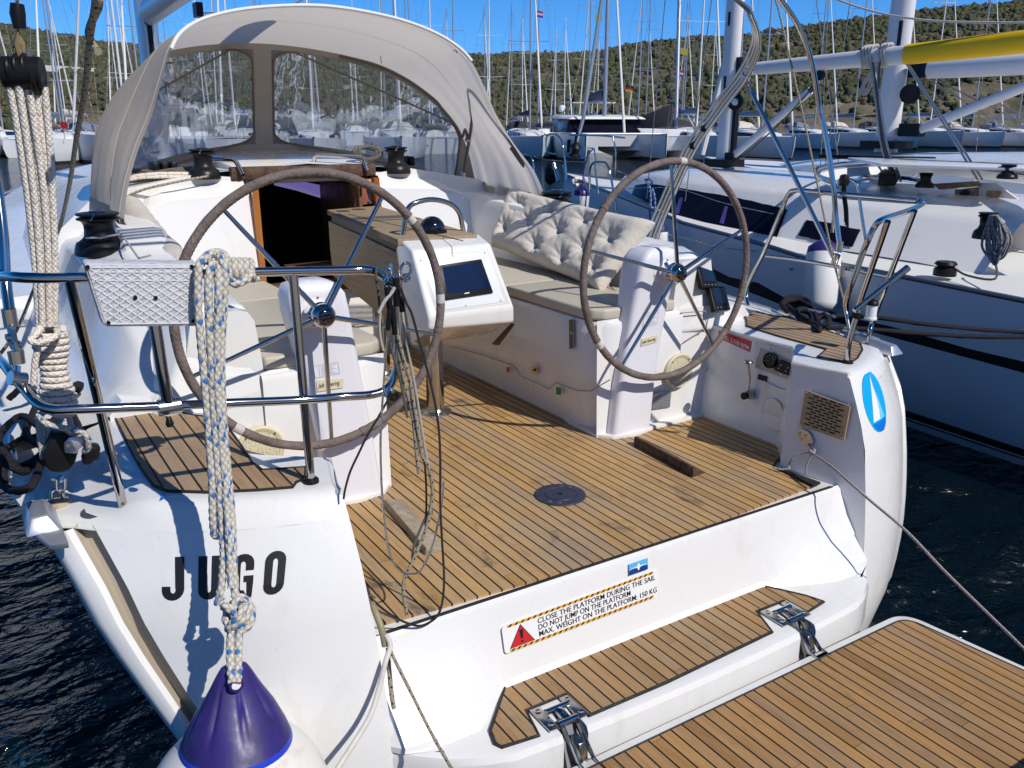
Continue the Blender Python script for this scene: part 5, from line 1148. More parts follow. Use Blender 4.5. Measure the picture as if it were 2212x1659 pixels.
# small blue maker's pennant above it
e4=[wp(*q) for q in ((1359,1243),(1399,1229),(1399,1205),(1358,1219))]
ef=lambda u,v,l=0:(e4[0]*(1-u)+e4[1]*u)*(1-v)+(e4[3]*(1-u)+e4[2]*u)*v+N_*l
pe=MB().extr([ef(0,0),ef(1,0),ef(1,1),ef(0,1)],N_*.001).build('pennant_sticker',pm('pennant_blue',(.10,.42,.72),.35),Y,smooth=0)
MB().add([ef(0,0,.0015),ef(1,0,.0015),ef(1,.38,.0015),ef(.6,.52,.0015),ef(.4,.52,.0015),ef(0,.38,.0015)],[(0,1,2,3,4,5)]).build('pennant_sea',pm('pennant_navy',(.01,.04,.22),.35),pe,smooth=0)
MB().add([ef(.5,.15,.002),ef(.58,.45,.002),ef(.95,.55,.002),ef(.58,.58,.002),ef(.5,.9,.002),ef(.42,.58,.002),ef(.05,.55,.002),ef(.42,.45,.002)],[tuple(range(8))]).build('pennant_star',WP,pe,smooth=0)
# little torn blue tape on the port quarter
tp=[az(x,y,.53) for x,y in ((346,1080),(352,1063),(358,1074))]; MB().extr(tp,(0,0,.002)).build('tape_scrap',CY2,Y,smooth=0)
# ================================================================ loose things
# mainsheet-like backstay tackle at the port quarter
tk=thing('backstay_tackle','multi-part cream rope tackle with black blocks standing on the port quarter','block and tackle',tuple(az(130,1085,.46)))
bx,by=50,165; bc=ay(50,163,.47)
def cyl(name,c,r,w,ax,mat,par,n=24,**k): return MB().lathe([(0,-w/2),(r*.92,-w/2),(r,-w/2+.004),(r,w/2-.004),(r*.92,w/2),(0,w/2)],c,ax,n).build(name,mat,par,**k)
for k,(px,py,r) in enumerate(((22,150,.036),(38,146,.038),(56,146,.040),(78,165,.052))):
    cyl('block_cheek',ay(px,py,.47),r,.010 if k<3 else .016,(1,-.35,0),BLK,tk)
cyl('block_sheave',ay(50,158,.475),.044,.10,(1,-.35,0),BLK,tk)
MB().lathe([(.016,0),(.015,.004)],ay(82,166,.44),(.3,-1,0),16).build('block_pin',CHR2,tk)
tube('block_shackle',[ay(45,138,.47),ay(42,120,.47),ay(54,105,.47),ay(57,125,.47),ay(52,140,.47)],.006,CHR2,tk,n=8)
tube('stay_loop',[ay(43,120,.47),ay(36,95,.47),ay(40,62,.47),ay(48,95,.47),ay(50,115,.47)],.008,STANX,tk,n=8)
tube('stay_sleeve',[ay(43,63,.47),ay(38,30,.47),ay(37,8,.47)],.019,BLK,tk,n=12,rs=[.016,.020,.017]); tube('stay_wire',[ay(37,10,.47),ay(33,-80,.47)],.006,WIRE,tk,n=8)
tops=[(13,148),(33,146),(52,146),(66,205),(79,205),(96,188)]; bots=[(84,705),(92,705),(101,705),(107,705),(114,705),(119,705)]
rg=random.Random(4)
for k,(a,b) in enumerate(zip(tops,bots)):
    pts=[]
    for t in np.linspace(0,1,9): 
        w_=1.6*math.sin(3*t*math.pi+k*1.3)*(1-t)
        pts.append(ay(a[0]*(1-t)+b[0]*t+ (12*math.sin(math.pi*t)*(1 if k<5 else .7)) + w_*.5, a[1]*(1-t)+b[1]*t, .47+.05*t-.012*(k%2)))
    MB().tube(cr(pts,6),.0095,12,amp=.16,strands=8).build('tackle_line',RCRM,tk,smooth=60)
hx=[];T0,T1=ay(107,712,.52),ay(126,880,.53); nT=12.5
for k in range(int(nT*16)):
    t=k/(nT*16); a=2*math.pi*t*nT; rr=.036+.006*math.sin(t*9)+(.006 if t>.8 else 0)
    hx.append(T0*(1-t)+T1*t+Vector((rr*1.05*math.cos(a),rr*.8*math.sin(a),0)))
MB().tube(hx,.0098,12,amp=.16,strands=8).build('wound_tail',RCRM,tk,smooth=60)
top_=cr([ay(*q) for q in ((90,712,.47),(78,722,.45),(66,736,.44),(88,740,.43),(118,728,.44),(124,715,.50),(108,702,.53),(84,712,.50),(82,745,.46),(75,790,.46),(73,840,.46))],6); MB().tube(top_,.0098,12,amp=.16,strands=8).build('hitch_turn',RCRM,tk,smooth=60)
for k,(a,b) in enumerate((((84,900),(92,990)),((94,905),(98,990)),((104,905),(108,985)),((82,890),(87,960)))):
    MB().tube([ay(*a,.50),ay((a[0]+b[0])/2-1,(a[1]+b[1])/2,.49),ay(*b,.50)],.0085,12,amp=.16,strands=8).build('tackle_line',RWHT,tk,smooth=60)
MB().tube(cr([ay(*q) for q in ((84,897,.46),(100,915,.42),(140,925,.40),(175,932,.40),(188,945,.40),(190,968,.42),(182,975,.44))],6),.0098,12,amp=.16,strands=8).build('tackle_tail',RBLUE,tk,smooth=60)
MB().tube([ay(*q) for q in ((148,892,.46),(152,915,.46),(160,935,.45),(162,960,.45))],.0085,12,amp=.16,strands=8).build('tackle_tail',RWHT,tk,smooth=60)
MB().tube(cr([ay(*q) for q in ((84,900,.49),(100,888,.46),(130,898,.44),(155,894,.46),(160,884,.5))],6),.0098,12,amp=.16,strands=8).build('hitch_turn',RWHT,tk,smooth=60)
body=[ay(x,y,.44) for x,y in ((90,985),(100,968),(112,940),(140,935),(165,950),(170,975),(163,1000),(150,1018),(130,1022),(110,1020),(98,1008))]
cbk=MB().extr(body,(.0,.075,0)).build('cam_block',BLK,tk,bevel=.008,bseg=3)
MB().extr([ay(x,y,.425) for x,y in ((138,958),(150,945),(195,941),(200,950),(172,970),(165,980),(140,978))],(0,.006,0)).build('cam_plate',ALU,cbk,bevel=.002)
MB().lathe([(.008,0),(.006,.005)],ay(146,961,.424),(0,-1,0),14).build('cam_pin',CHR,cbk)
MB().box(ay(197,975,.45),(.045,.05,.05),rot=Matrix.Rotation(.3,3,'Y')).build('cam_jaw',BLK,cbk,bevel=.01); MB().box(ay(188,990,.45),(.03,.04,.035)).build('cam_jaw',BLK,cbk,bevel=.01)
MB().lathe([(.006,0),(.012,-.012),(.006,-.02)],ay(130,1028,.47),(0,0,1),12).build('swivel',CHR,tk)
tube('shackle',rounded([ay(*q) for q in ((121,1034,.5),(121,1056,.51),(130,1068,.52),(140,1056,.51),(139,1034,.5))],.02),.0055,CHR,tk,n=10); tube('shackle_pin',[ay(110,1035,.5),ay(142,1035,.5)],.005,CHR2,tk,n=8)
e_=az(127,1088,.462); tube('pad_eye',rounded([e_+Vector((-.018,0,0)),e_+Vector((-.016,0,.05)),e_+Vector((.014,0.0,.05)),e_+Vector((.018,0,0))],.02),.0055,CHR,tk,n=10)
MB().lathe([(.04,0),(.034,.010),(.015,.016),(0,.017)],e_,n=20).build('old_sealant',pm('sealant_tan',(.46,.36,.25),.8,bump=.4,bscale=40,var=.3,vscale=20),Y)
# flecked sheet coming down in front of the hood to the coaming
sh_=[ax_(205,-30,-1.75),ax_(206,10,-1.75),ax_(196,70,-1.74),ax_(183,200,-1.72),ax_(165,300,-1.70),ax_(150,400,-1.68),ax_(132,480,-1.66),ax_(118,520,-1.66)]
o=MB().tube(cr(sh_,6),.0095,10).build('jib_sheet',RFLK); tag(o,'beige black-flecked line hanging from above in front of the sprayhood to the port coaming','rope')
o=MB().tube(cr([ax_(210,-30,-1.74),ax_(214,8,-1.74),ax_(207,28,-1.73),ax_(193,60,-1.72),ax_(192,80,-1.73),ax_(200,95,-1.73),ax_(212,112,-1.73)],6),.010,10).build('jib_sheet',RFLK); tag(o,'short doubled tail of flecked line knotted round the line left of the sprayhood','rope')
o=MB().tube(cr([ax_(112,530,-1.68),ay(75,620,1.6),ay(35,715,1.3),ay(-20,790,1.1)],5),.0065,8).build('jib_sheet',RFLK); tag(o,'thin black-flecked line running aft along the port side deck behind the rail','rope')
# ---------------------------------------------------------------- fender with its rope
RFB=RBLUE; hr=lambda q: [ay(*w_) for w_ in q]
ro=thing('fender_rope','thick white rope with blue flecks doubled over the port rail and knotted above the fender','rope',tuple(ay(480,575,.0)))
def strand(q,r=.0109,name='rope_strand'): return MB().tube(cr(hr(q),8),r,16,amp=.30,strands=6).build(name,RFB,ro,smooth=70)
strand([(452,566,.03),(440,560,-.01),(430,576,-.03),(427,620,-.035),(429,680,-.04),(436,760,-.05),(444,850,-.06),(452,950,-.07),(458,1040,-.09),(460,1120,-.10),(464,1156,-.10),(474,1150,-.11),(478,1100,-.10)])
strand([(468,560,.02),(456,575,-.03),(450,610,-.045),(451,680,-.05),(455,760,-.06),(461,880,-.07),(468,980,-.085),(474,1060,-.10),(480,1140,-.12),(483,1200,-.15),(480,1250,-.17),(474,1290,-.18)])
strand([(470,552,.0),(482,565,-.04),(486,600,-.05),(482,680,-.055),(478,760,-.06),(480,860,-.075),(486,950,-.085),(493,1030,-.10),(500,1110,-.13),(504,1200,-.17),(508,1290,-.21)])
strand([(480,552,.03),(474,570,-.03),(472,630,-.06),(470,700,-.062),(468,800,-.07),(474,900,-.08),(482,1000,-.095),(490,1090,-.12),(496,1180,-.16),(500,1270,-.20)])
for k,x in enumerate((474,488,502,515,528,541)):
    c=ay(x,584,.05); N=18; MB().tube([c+Vector((.010*math.sin(a*.5)-.004*k*.2,-.0265*math.cos(a),.0265*math.sin(a))) for a in np.linspace(0,2*math.pi,N,endpoint=False)],.0108 if k<5 else .009,14,closed=True,amp=.3,strands=6).build('rope_turn',RFB,ro,smooth=70)
strand([(436,568,.0),(448,552,.03),(470,545,.05),(488,556,.03),(486,590,-.035),(505,612,-.035),(530,604,-.02),(545,590,.0)],.0118,'rope_turn')
# knot: an overhand wrapped lump
kc=ay(512,1325,-.225); kn=[]
for k in range(90):
    a=2*math.pi*k/90; q=3*a; kn.append(kc+Vector(((.026+.012*math.cos(q))*math.cos(2*a),(.022+.010*math.cos(q))*math.sin(2*a)*.9-.006,.032*math.sin(q)+.008*math.sin(2*a))))
MB().tube(kn,.0115,14,closed=True,amp=.3,strands=6).build('rope_knot',RFB,ro,smooth=70)
kn=[kc+Vector((.030*math.cos(a),.026*math.sin(a),.022*math.sin(a*1.0+.7))) for a in np.linspace(0,2*math.pi,30,endpoint=False)]; MB().tube(kn,.0115,14,closed=True,amp=.3,strands=6).build('rope_knot',RFB,ro,smooth=70)
strand([(500,1345,-.235),(497,1400,-.26),(499,1450,-.31),(502,1476,-.335)]); strand([(518,1345,-.24),(515,1400,-.265),(514,1450,-.315),(512,1476,-.34)])
strand([(476,1290,-.185),(473,1298,-.186),(472,1306,-.186)],.013,'frayed_end')
fc=ay(517,1745,-.31); sp_=sizeat(fc); fr_=196*sp_
FB=pm('fender_blue',(.032,.020,.150),.42,var=.35,vscale=14,bump=.05); FB2=pm('fender_blue_band',(.02,.05,.50),.35)
fw_=thing('buoy_fender','large round white fender with purple-blue cone top hanging below the boat name','fender',tuple(fc-Vector((0,0,fr_))))
tl=(ay(505,1445,-.285)-fc).normalized()
def fender_white():
    m,t,b=newmat('fender_white'); g=NT(t); tc=g.n('ShaderNodeTexCoord'); v=tc.outputs['Object']
    n=g.noise(v,16,8,.75,.3); n2=g.noise(v,2.5,3,.5); k=g.math('MULTIPLY',g.ramp(n,(.54,0.),(.66,1.)),g.ramp(n2,(.45,0.),(.6,1.)))
    g.l(g.mix(g.math('MULTIPLY',k,.7),(.74,.72,.66),(.40,.27,.14)),b.inputs['Base Color']); b.inputs['Roughness'].default_value=.42; return m
FWT=fender_white(); AC=.80
MB().lathe([(fr_*math.sin(a),-fr_*math.cos(a)) for a in np.linspace(.02,math.pi*AC,30)],fc,tl,48,cap=False).build('fender_body',FWT,fw_,smooth=80)
h0=fr_*-math.cos(math.pi*AC); r0=fr_*math.sin(math.pi*AC)
MB().lathe([(r0*1.006,h0-.003),(r0*.99,h0+.008),(r0*.965,h0+.016)],fc,tl,48,cap=False).build('fender_band',FB2,fw_,smooth=80)
# ribbed neck with the rope eye
nk=[]; LT=(ay(500,1436,-.285)-fc).length; u_=(Vector((1,0,0))-tl*tl.x).normalized(); w_=tl.cross(u_)
for q,rr_x in ((0,.967),(.12,.885),(.25,.785),(.38,.68),(.5,.57),(.62,.465),(.74,.37),(.84,.30),(.92,.24),(.98,.19),(1.0,.13)):
    h=h0+.015+(LT-h0-.015)*q; row=[]
    for k in range(96):
        a=2*math.pi*k/96; g_=max(0,math.cos(a*8))**6; rib=1-.10*g_*math.sin(math.pi*min(max((q-.12)/.8,0),1))
        fl=1-.45*q
        row.append(fc+tl*h+(u_*math.cos(a)*r0*rr_x*rib*(1+.2*q)+w_*math.sin(a)*r0*rr_x*rib*fl))
    nk.append(row)
mb=MB().grid(nk,closed=True); o=len(mb.v)-96; mb.f.append(tuple(range(o,o+96))); mb.mi.append(0); mb.build('fender_cap',FB,fw_,smooth=50)
ec=ay(508,1476,-.325); MB().lathe([(.021,0),(.020,.014),(.013,.016),(.012,-.01)],ec,Vector((0,-1,.15)),24).build('eye_rim',FB,fw_,smooth=60)
MB().lathe([(.014,0),(.0,.001)],ec+Vector((0,-.012,0)),Vector((0,-1,.15)),20).build('eye_hole',WP,fw_,smooth=0)
# ---------------------------------------------------------------- bunch of wires, shackles and lines hung on the rail end
cD=lambda x,y:(748.8+x*.2430,547.2+y*.2430)
hd=thing('rigging_bundle','tangle of shackles, taped wires and old lines hanging from the end of the port rail','rigging',tuple(ay(852,590,.0)))
def wl(name,q,r,mat,y=-.01,amp=0): return MB().tube(cr([ay(a,b,(c if len(t)>2 else y)) for t in q for a,b,c in [(t+(y,))[:3]]],6),r,10,amp=amp,strands=5).build(name,mat,hd,smooth=70)
wl('wire_loop',[(865,622),(878,655),(890,680),(905,735),(919,785),(938,863),(948,930),(951,1000),(951,1090),(955,1170),(959,1240),(957,1290),(948,1325),(930,1343),(904,1352),(870,1342),(840,1325),(815,1305),(798,1289)],.0040,WIREK,-.075)
wl('wire_loop',[(839,712),(834,760),(831,800),(826,870),(822,950),(824,1040),(829,1110),(836,1170),(848,1212),(868,1236),(890,1240),(908,1232),(926,1200),(938,1165),(948,1120),(955,1080),(958,1040)],.0036,WIRE,-.05)
wl('wire_loop',[(850,850),(837,866),(815,905),(795,938),(772,985),(756,1020),(746,1055),(742,1078)],.0036,WIREK,-.04)
wl('old_line',[(851,683),(858,720),(872,775),(885,820),(892,860),(903,930),(912,985),(922,1000),(932,1035),(934,1070),(928,1110),(918,1150),(905,1180),(888,1220),(874,1250),(871,1280),(876,1310),(879,1328)],.0062,RFLK,-.045,.2)
wl('old_line',[(856,730),(864,775),(874,830),(886,872),(893,910),(898,960),(902,1000),(905,1022)],.0062,RFLK,-.035,.2)
wl('thin_line',[(868,664),(878,740),(890,800),(899,850),(912,930),(922,990),(934,1040),(932,1110)],.0042,RWHT,-.03)
wl('thin_line',[(818,676),(830,652),(846,632),(852,620)],.0055,RWHT,-.06,.2)
wl('thin_line',[(822,676),(820,700),(822,730),(828,757)],.0040,RWHT,-.05)
wl('thin_line',[(842,737),(850,770),(863,814),(872,858),(880,902)],.0042,RGRY,-.03)
wl('thin_line',[(813,575),(812,600),(818,640),(822,700),(823,740)],.0040,RGRY,.02)
wl('thin_line',[(925,1105),(905,1150),(893,1185),(890,1225)],.0042,RGRY,-.03)
wl('wire_loop',[(854,720),(866,790),(880,850),(896,905),(908,960),(918,1010),(921,1080),(919,1130)],.0034,WIREK,-.02)
for a,b,r in (((836,620),(842,665),.010),((855,600),(858,660),.011),((842,665),(838,712),.008),((848,660),(853,722),.009),((866,640),(869,672),.009)):
    tube('taped_end',[ay(*a,-.05),ay((a[0]+b[0])/2,(a[1]+b[1])/2,-.055),ay(*b,-.05)],r,BLK,hd,n=10)
def ring(px,py,r,y,ax,t=.0035,name='ring_shackle'):
    c=ay(px,py,y); a=Vector(ax).normalized(); u=a.orthogonal().normalized(); w=a.cross(u); return tube(name,[c+(u*math.cos(k*.3142)+w*math.sin(k*.3142))*r for k in range(20)],t,CHR,hd,n=8,closed=True)
ring(837,590,.013,-.03,(.3,-1,.2),.0035); ring(834,606,.010,-.045,(.5,-1,.2),.005); ring(840,622,.014,-.04,(.1,-1,.6),.004)
tube('snap_hook',rounded([ay(*q,-.045) for q in ((868,600),(864,580),(874,567),(886,570),(889,582),(882,598),(872,604))],.012),.005,CHR,hd,n=10); ring(878,600,.010,-.045,(.2,-1,.1),.005)
MB().lathe([(.012,-.02),(.014,0),(.010,.02)],ay(860,607,-.03),(.4,0,1),14).build('swivel_body',CHR2,hd); MB().lathe([(.010,-.018),(.012,.018)],ay(846,603,-.02),(-.3,0,1),12).build('swivel_body',CHR,hd)
tube('clevis',[ay(844,570,-.01),ay(846,590,-.02),ay(852,602,-.03)],.006,CHR2,hd,n=8)
c=ay(845,851,-.02); MB().box(c,(.035,.02,.035),rot=Matrix.Rotation(.6,3,'Y')).build('pulley_plate',CHR2,hd,bevel=.003); MB().lathe([(.017,0),(.018,.010),(.010,.014),(.004,.012)],c+Vector((0,-.01,0)),(0,-1,0),20).build('pulley_wheel',BLK,hd)
# ---------------------------------------------------------------- lines at the lower port quarter
o=MB().tube(cr([ay(797,1293,.0),ay(806,1310,-.10),ay(818,1340,-.14),ay(826,1365,-.16),ay(832,1395,-.17)],5),.011,10).build('hose_end',pm('old_hose',(.30,.25,.15),.5,var=.3,vscale=20)); tag(o,'stiff brown hose end poking over the corner of the sole at the port quarter','hose')
o=MB().tube(cr([ay(*q) for q in ((833,1370,-.17),(843,1395,-.19),(832,1432,-.21),(818,1490,-.24),(800,1545,-.28),(768,1600,-.32),(730,1659,-.36),(715,1690,-.38))],6),.0085,12).build('shore_cable',pm('cable_white',(.60,.58,.53),.55,var=.15,vscale=15)); tag(o,'off-white cable hanging down between the boat name panel and the transom','cable')
o=MB().tube(cr([ay(*q) for q in ((838,1400,-.16),(841,1450,-.18),(846,1500,-.2),(851,1530,-.21))],6),.0075,10,amp=.2,strands=5).build('frayed_rope',RFLK); tag(o,'short frayed brown rope tail hanging beside the white cable','rope')
o=MB().tube(cr([ay(*q) for q in ((835,1385,-.15),(850,1420,-.2),(885,1490,-.27),(930,1580,-.38),(975,1659,-.5),(1000,1700,-.58))],6),.0055,8).build('dock_line',RFLK); tag(o,'thin tan line running down over the white transom toward the dock','rope')
# lashing line from the starboard quarter to the dock
ls=[onq(1752,966)+Vector((-.02,0,0)),onq(1763,975)+Vector((-.03,0,0))]
q0=Vector(ls[1]); o1=thing('lashing_line','long thin line with red flecks from the starboard quarter eye down toward the dock','rope',tuple(q0))
end=Vector((1.32,-1.75,-.1)); e1=Vector(atd(2212,1400,(np.array(end)-CAM)@FW))
def sline(q): return [q0]+[ay(x,y,yy) for x,y,yy in q]
for d in (0,2.5):
    MB().tube(cr(sline([(1798,1008+d,-.09),(1838,1043+d,-.215),(1880,1080+d,-.31),(1960,1148+d,-.46),(2040,1232+d,-.62),(2130,1320+d,-.79),(2212,1400+d*1.4,-.94),(2300,1490+d,-1.1)]),5),.0042,8).build('line_strand',RPNK,o1,smooth=60)
MB().tube(cr([q0,onq(1745,975)+Vector((-.03,0,0)),onq(1728,983)+Vector((-.04,0,0)),onq(1718,1000)+Vector((-.05,0,-.0)),az(1705,1012,.03),az(1690,1014,.02),az(1670,1010,.02)],6),.0050,8).build('line_tail',RPNK,o1,smooth=60)
messy('line_knot',q0,.012,.010,.012,5,.0045,RPNK,None,None,seed=2).parent=None
kk=bpy.data.objects['line_knot']; link(kk,o1)
MB().tube([q0,onq(1752,1000)+Vector((-.03,0,0)),onq(1746,1022)+Vector((-.02,0,0))],.0045,8).build('line_tail',RPNK,o1)
# black dock ropes
def loops(name,lab,pts,r,mat,cat='rope',amp=.22):
    o=MB().tube(cr(pts,7),r,12,amp=amp,strands=6).build(name,mat,None,smooth=70); return tag(o,lab,cat)
pS=[(1700,672),(1690,655),(1720,648),(1760,668),(1790,690),(1775,705),(1740,690),(1700,660),(1695,650),(1712,640),(1748,652),(1765,690),(1770,712),(1758,706),(1752,680),(1738,668),(1722,672),(1728,690),(1752,700)]
loops('dock_rope','black braided dock rope flaked in loops on the starboard cleat',[az(x,y,.53+.02*math.sin(i*1.7)) for i,(x,y) in enumerate(pS)],.0165,RBLK)
for k,(a,b,lab) in enumerate((((1765,686),(2300,722),'upper of two black dock ropes stretched from the starboard cleat past the neighbour hull'),((1785,708),(2300,728),'lower of two black dock ropes stretched from the starboard cleat past the neighbour hull'))):
    P=[az(*a,.53),az(1860,682+28*k,.50)]+[Vector(az(1860,682+28*k,.50))*(1-t)+Vector(az(b[0],b[1],.22))*t+Vector((0,0,-.02*math.sin(math.pi*t))) for t in (.3,.6,1)]
    o=MB().tube(cr(P,6),.014,12,amp=.22,strands=6).build('dock_rope',RBLK,None,smooth=70); tag(o,lab,'rope')
rg=random.Random(11)
pP=[(20,860),(60,845),(75,880),(60,930),(90,960),(60,1000),(20,1010),(5,960),(30,900),(80,900),(110,960),(80,1010),(40,1030),(10,990),(40,940),(90,930),(120,900),(160,870),(172,840),(160,830),(150,860),(168,920),(170,940),(140,960),(100,990),(60,1040),(20,1045),(0,1000)]
loops('dock_rope','dark violet-black dock rope heaped on the port cleat beside the tackle',[az(x+9*math.sin(i*3.3),y+12*math.sin(i*5.1),.53+.06*math.sin(i*2.1)+.05) for i,(x,y) in enumerate(pP)],.0128,RBLK)
# ---------------------------------------------------------------- cushions
def tufted(name,corners,nu,nv,th,tufts,mat,lab,cat,wr=.006,seed=0):
    A,B,C,D=[Vector(c) for c in corners]; n=(B-A).cross(D-A).normalized(); n=n if n.dot(Vector(CAM)-A)>0 else -n
    rg=np.random.default_rng(seed); V=[];F_=[]
    L=(B-A).length; H=(D-A).length
    def hgt(u,v):
        e=max(0,min(u,1-u)*L); f=max(0,min(v,1-v)*H); b=math.sqrt(max(0,1-(1-min(e/.09,1))**2))*math.sqrt(max(0,1-(1-min(f/.09,1))**2))
        d=1.0;w=0
        for tu,tv in tufts:
            dx=(u-tu)*L; dy=(v-tv)*H; r=math.hypot(dx,dy); d-=.85*math.exp(-(r/.055)**1.4); a=math.atan2(dy,dx)
            w+=math.exp(-(r/.11)**2)*math.sin(a*9+tu*20+tv*30)*min(r/.03,1)
        return th*b*max(d,.08)+wr*w*b
    for side in (1,-1):
        for j in range(nv+1):
            for i in range(nu+1):
                u,v=i/nu,j/nv; bow=.03*math.sin(math.pi*u)*(v-.5)*0
                pu=u;pv=v; sh=.035
                # corners pulled out, edges scalloped in
                pin=(1-abs(2*u-1)**6)*(sh/H)*.6; pv=v+(pin if v<.5 else -pin)*abs(2*v-1); pin2=(1-abs(2*v-1)**4)*(sh/L)*.5; pu=u+(pin2 if u<.5 else -pin2)*abs(2*u-1)
                p=(A*(1-pu)+B*pu)*(1-pv)+(D*(1-pu)+C*pu)*pv; V.append(p+n*(hgt(u,v) if side>0 else -.6*hgt(u,v)))
    o=(nu+1)*(nv+1)
    for k in (0,1):
        for j in range(nv):
            for i in range(nu): 
                f=(k*o+j*(nu+1)+i,k*o+j*(nu+1)+i+1,k*o+(j+1)*(nu+1)+i+1,k*o+(j+1)*(nu+1)+i); F_.append(f if k==0 else f[::-1])
    ob=MB().add(V,F_).build(name,mat,None,smooth=80,merge=.0004); return tag(ob,lab,cat)
tu=[(.14,.72),(.40,.80),(.66,.78),(.88,.62),(.10,.30),(.28,.50),(.53,.52),(.76,.40),(.42,.20),(.66,.16),(.90,.22)]
tufted('tufted_cushion',[ax_(1062,533,1.02),ax_(1298,634,.97),ax_(1418,480,1.32),ax_(1106,408,1.36)],110,60,.085,tu,CUSH,'big tufted beige cushion leaning on the starboard coaming beside the wheel','cushion')
o=tube('cushion_tie',[az(1306,612,.71),az(1318,622,.70),az(1330,628,.695),az(1322,616,.70),az(1334,622,.695)],.003,CUSH,None,n=6); tag(o,'thin beige tie string of the tufted cushion lying on the starboard seat','string')
tufted('tufted_cushion',[ax_(490,720,-1.0),ax_(528,722,-.98),ax_(540,690,-1.02),ax_(492,668,-1.06)],40,30,.04,[(.5,.5)],CUSH,'small pale pillow on the port seat behind the hanging rope','cushion')
# port bolster: a long quilted roll over the coaming
bc_=cr([ax_(274,436,-1.20),ax_(296,472,-1.20),ax_(328,514,-1.19),ax_(372,562,-1.18),ax_(420,615,-1.14)],8); n_=len(bc_)
rs=[.085*math.sqrt(max(.02,1-abs(2*k/(n_-1)-1)**6))*(1-.14*math.exp(-((k-n_*.55)/1.2)**2))+.004*math.sin(k*2.1) for k in range(n_)]
o=MB().tube(bc_,.085,26,rs=rs).build('bolster_cushion',pm('bolster_grey_beige',(.50,.465,.43),.9,bump=.4,bscale=12,var=.1,vscale=8),None,smooth=80); tag(o,'long grey-beige quilted bolster lying along the port seat back','cushion')
tube('bolster_seam',[p+Vector((-.01,-.035,.07)) for p in bc_[3:-3]],.003,CUSH,o,n=6)
# vinyl seat cushions
VNL=CREAM
def seatc(poly,z0,z1,lab):
    o=MB().slab(poly,z0,z1).build('seat_cushion',VNL,None,bevel=.014,bseg=3); return tag(o,lab,'seat cushion')
seatc([(.585,1.95),(.585,1.18),(.60,1.12),(.65,1.075),(.9,1.06),(1.135,1.07),(1.135,1.95)],.636,.695,'cream vinyl seat cushion at the aft end of the starboard bench, rounded front corner')
seatc([(.585,1.955),(1.135,1.955),(1.135,3.35),(.585,3.35)],.636,.695,'cream vinyl seat cushion forward on the starboard bench beside the table')
seatc([(-.585,2.3),(-.585,1.18),(-.60,1.12),(-.65,1.075),(-.9,1.06),(-1.135,1.07),(-1.135,2.3)],.636,.695,'cream vinyl seat cushion at the aft end of the port bench behind the port wheel')
seatc([(-.585,2.305),(-1.135,2.305),(-1.135,3.35),(-.585,3.35)],.636,.695,'cream vinyl seat cushion forward on the port bench near the cabin')
# ================================================================ land
def ridge_y(px):   # photo row of the skyline above each photo column
    return float(np.interp(px,[-900,-300,0,67,123,190,400,700,1024,1137,1284,1404,1474,1635,1741,1808,1941,2041,2212,2600,3200],[70,70,77,83,97,104,122,128,135,130,128,115,107,93,78,70,57,43,28,15,40]))
from mathutils import noise as NZ
def land_h(ang_px,t):   # t 0 shore .. 1 ridge
    d0,d1=150.,380.; d=d0+(d1-d0)*t
    H=(263.4-ridge_y(ang_px))/FPX*d1+CAM[2]-WZ
    prof=t**.62*.93+.07*t
    return d,H*prof
rows=[]; cols=np.linspace(-1400,3600,150); ts=np.linspace(0,1,26)
def dirh(px):
    v=FW*FPX+RT*(px-1106)-UP*(263.4-829.44)*-1*-1
    v=FW*FPX+RT*(px-1106)+UP*(829.44-263.4); v=v/np.linalg.norm([v[0],v[1]]); return v
hillpts=[]
for t in ts:
    r=[]
    for px in cols:
        d,h=land_h(px,t); v=dirh(px); dd=d*(1/ (v[:2]@ (FW[:2]/np.linalg.norm(FW[:2])))) 
        x,y=CAM[0]+v[0]*dd,CAM[1]+v[1]*dd
        nz=NZ.fractal(Vector((x*.02,y*.02,3.1)),1,2,5)*3.2*t*(1-.55*t) + (NZ.noise(Vector((x*.05,y*.05,1)))*1.0*t)
        r.append((x,y,WZ-.3+h+nz if t>0 else WZ-.6))
    rows.append(r)
back=[(p[0]+(p[0]-CAM[0])*.35,p[1]+(p[1]-CAM[1])*.35,p[2]-14) for p in rows[-1]]; rows.append(back)
def hillmat():
    m,t,b=newmat('hillside_scrub'); g=NT(t); tc=g.n('ShaderNodeTexCoord'); v=tc.outputs['Object']
    a=g.noise(v,.05,6,.65,.5); c=g.noise(v,.35,6,.7); d=g.noise(v,.018,4,.6)
    col=g.ramp(g.math('ADD',g.math('MULTIPLY',a,.6),g.math('MULTIPLY',c,.4)),(.34,(.05,.05,.028)),(.47,(.11,.095,.06)),(.54,(.17,.14,.10)),(.62,(.08,.08,.04)))
    rk=g.math('MULTIPLY',g.ramp(g.noise(v,.11,7,.72,.3),(.57,0.),(.62,1.)),g.ramp(d,(.46,0.),(.60,1.)))
    col=g.mix(g.math('MULTIPLY',rk,.9),col,(.46,.41,.36)); g.l(col,b.inputs['Base Color']); b.inputs['Roughness'].default_value=.95; b.inputs['Specular IOR Level'].default_value=.1
    g.l(g.bump(c,1,.8),b.inputs['Normal']); return m
h=MB().grid(rows).build('hillside',hillmat(),None,smooth=60); h['kind']='structure'
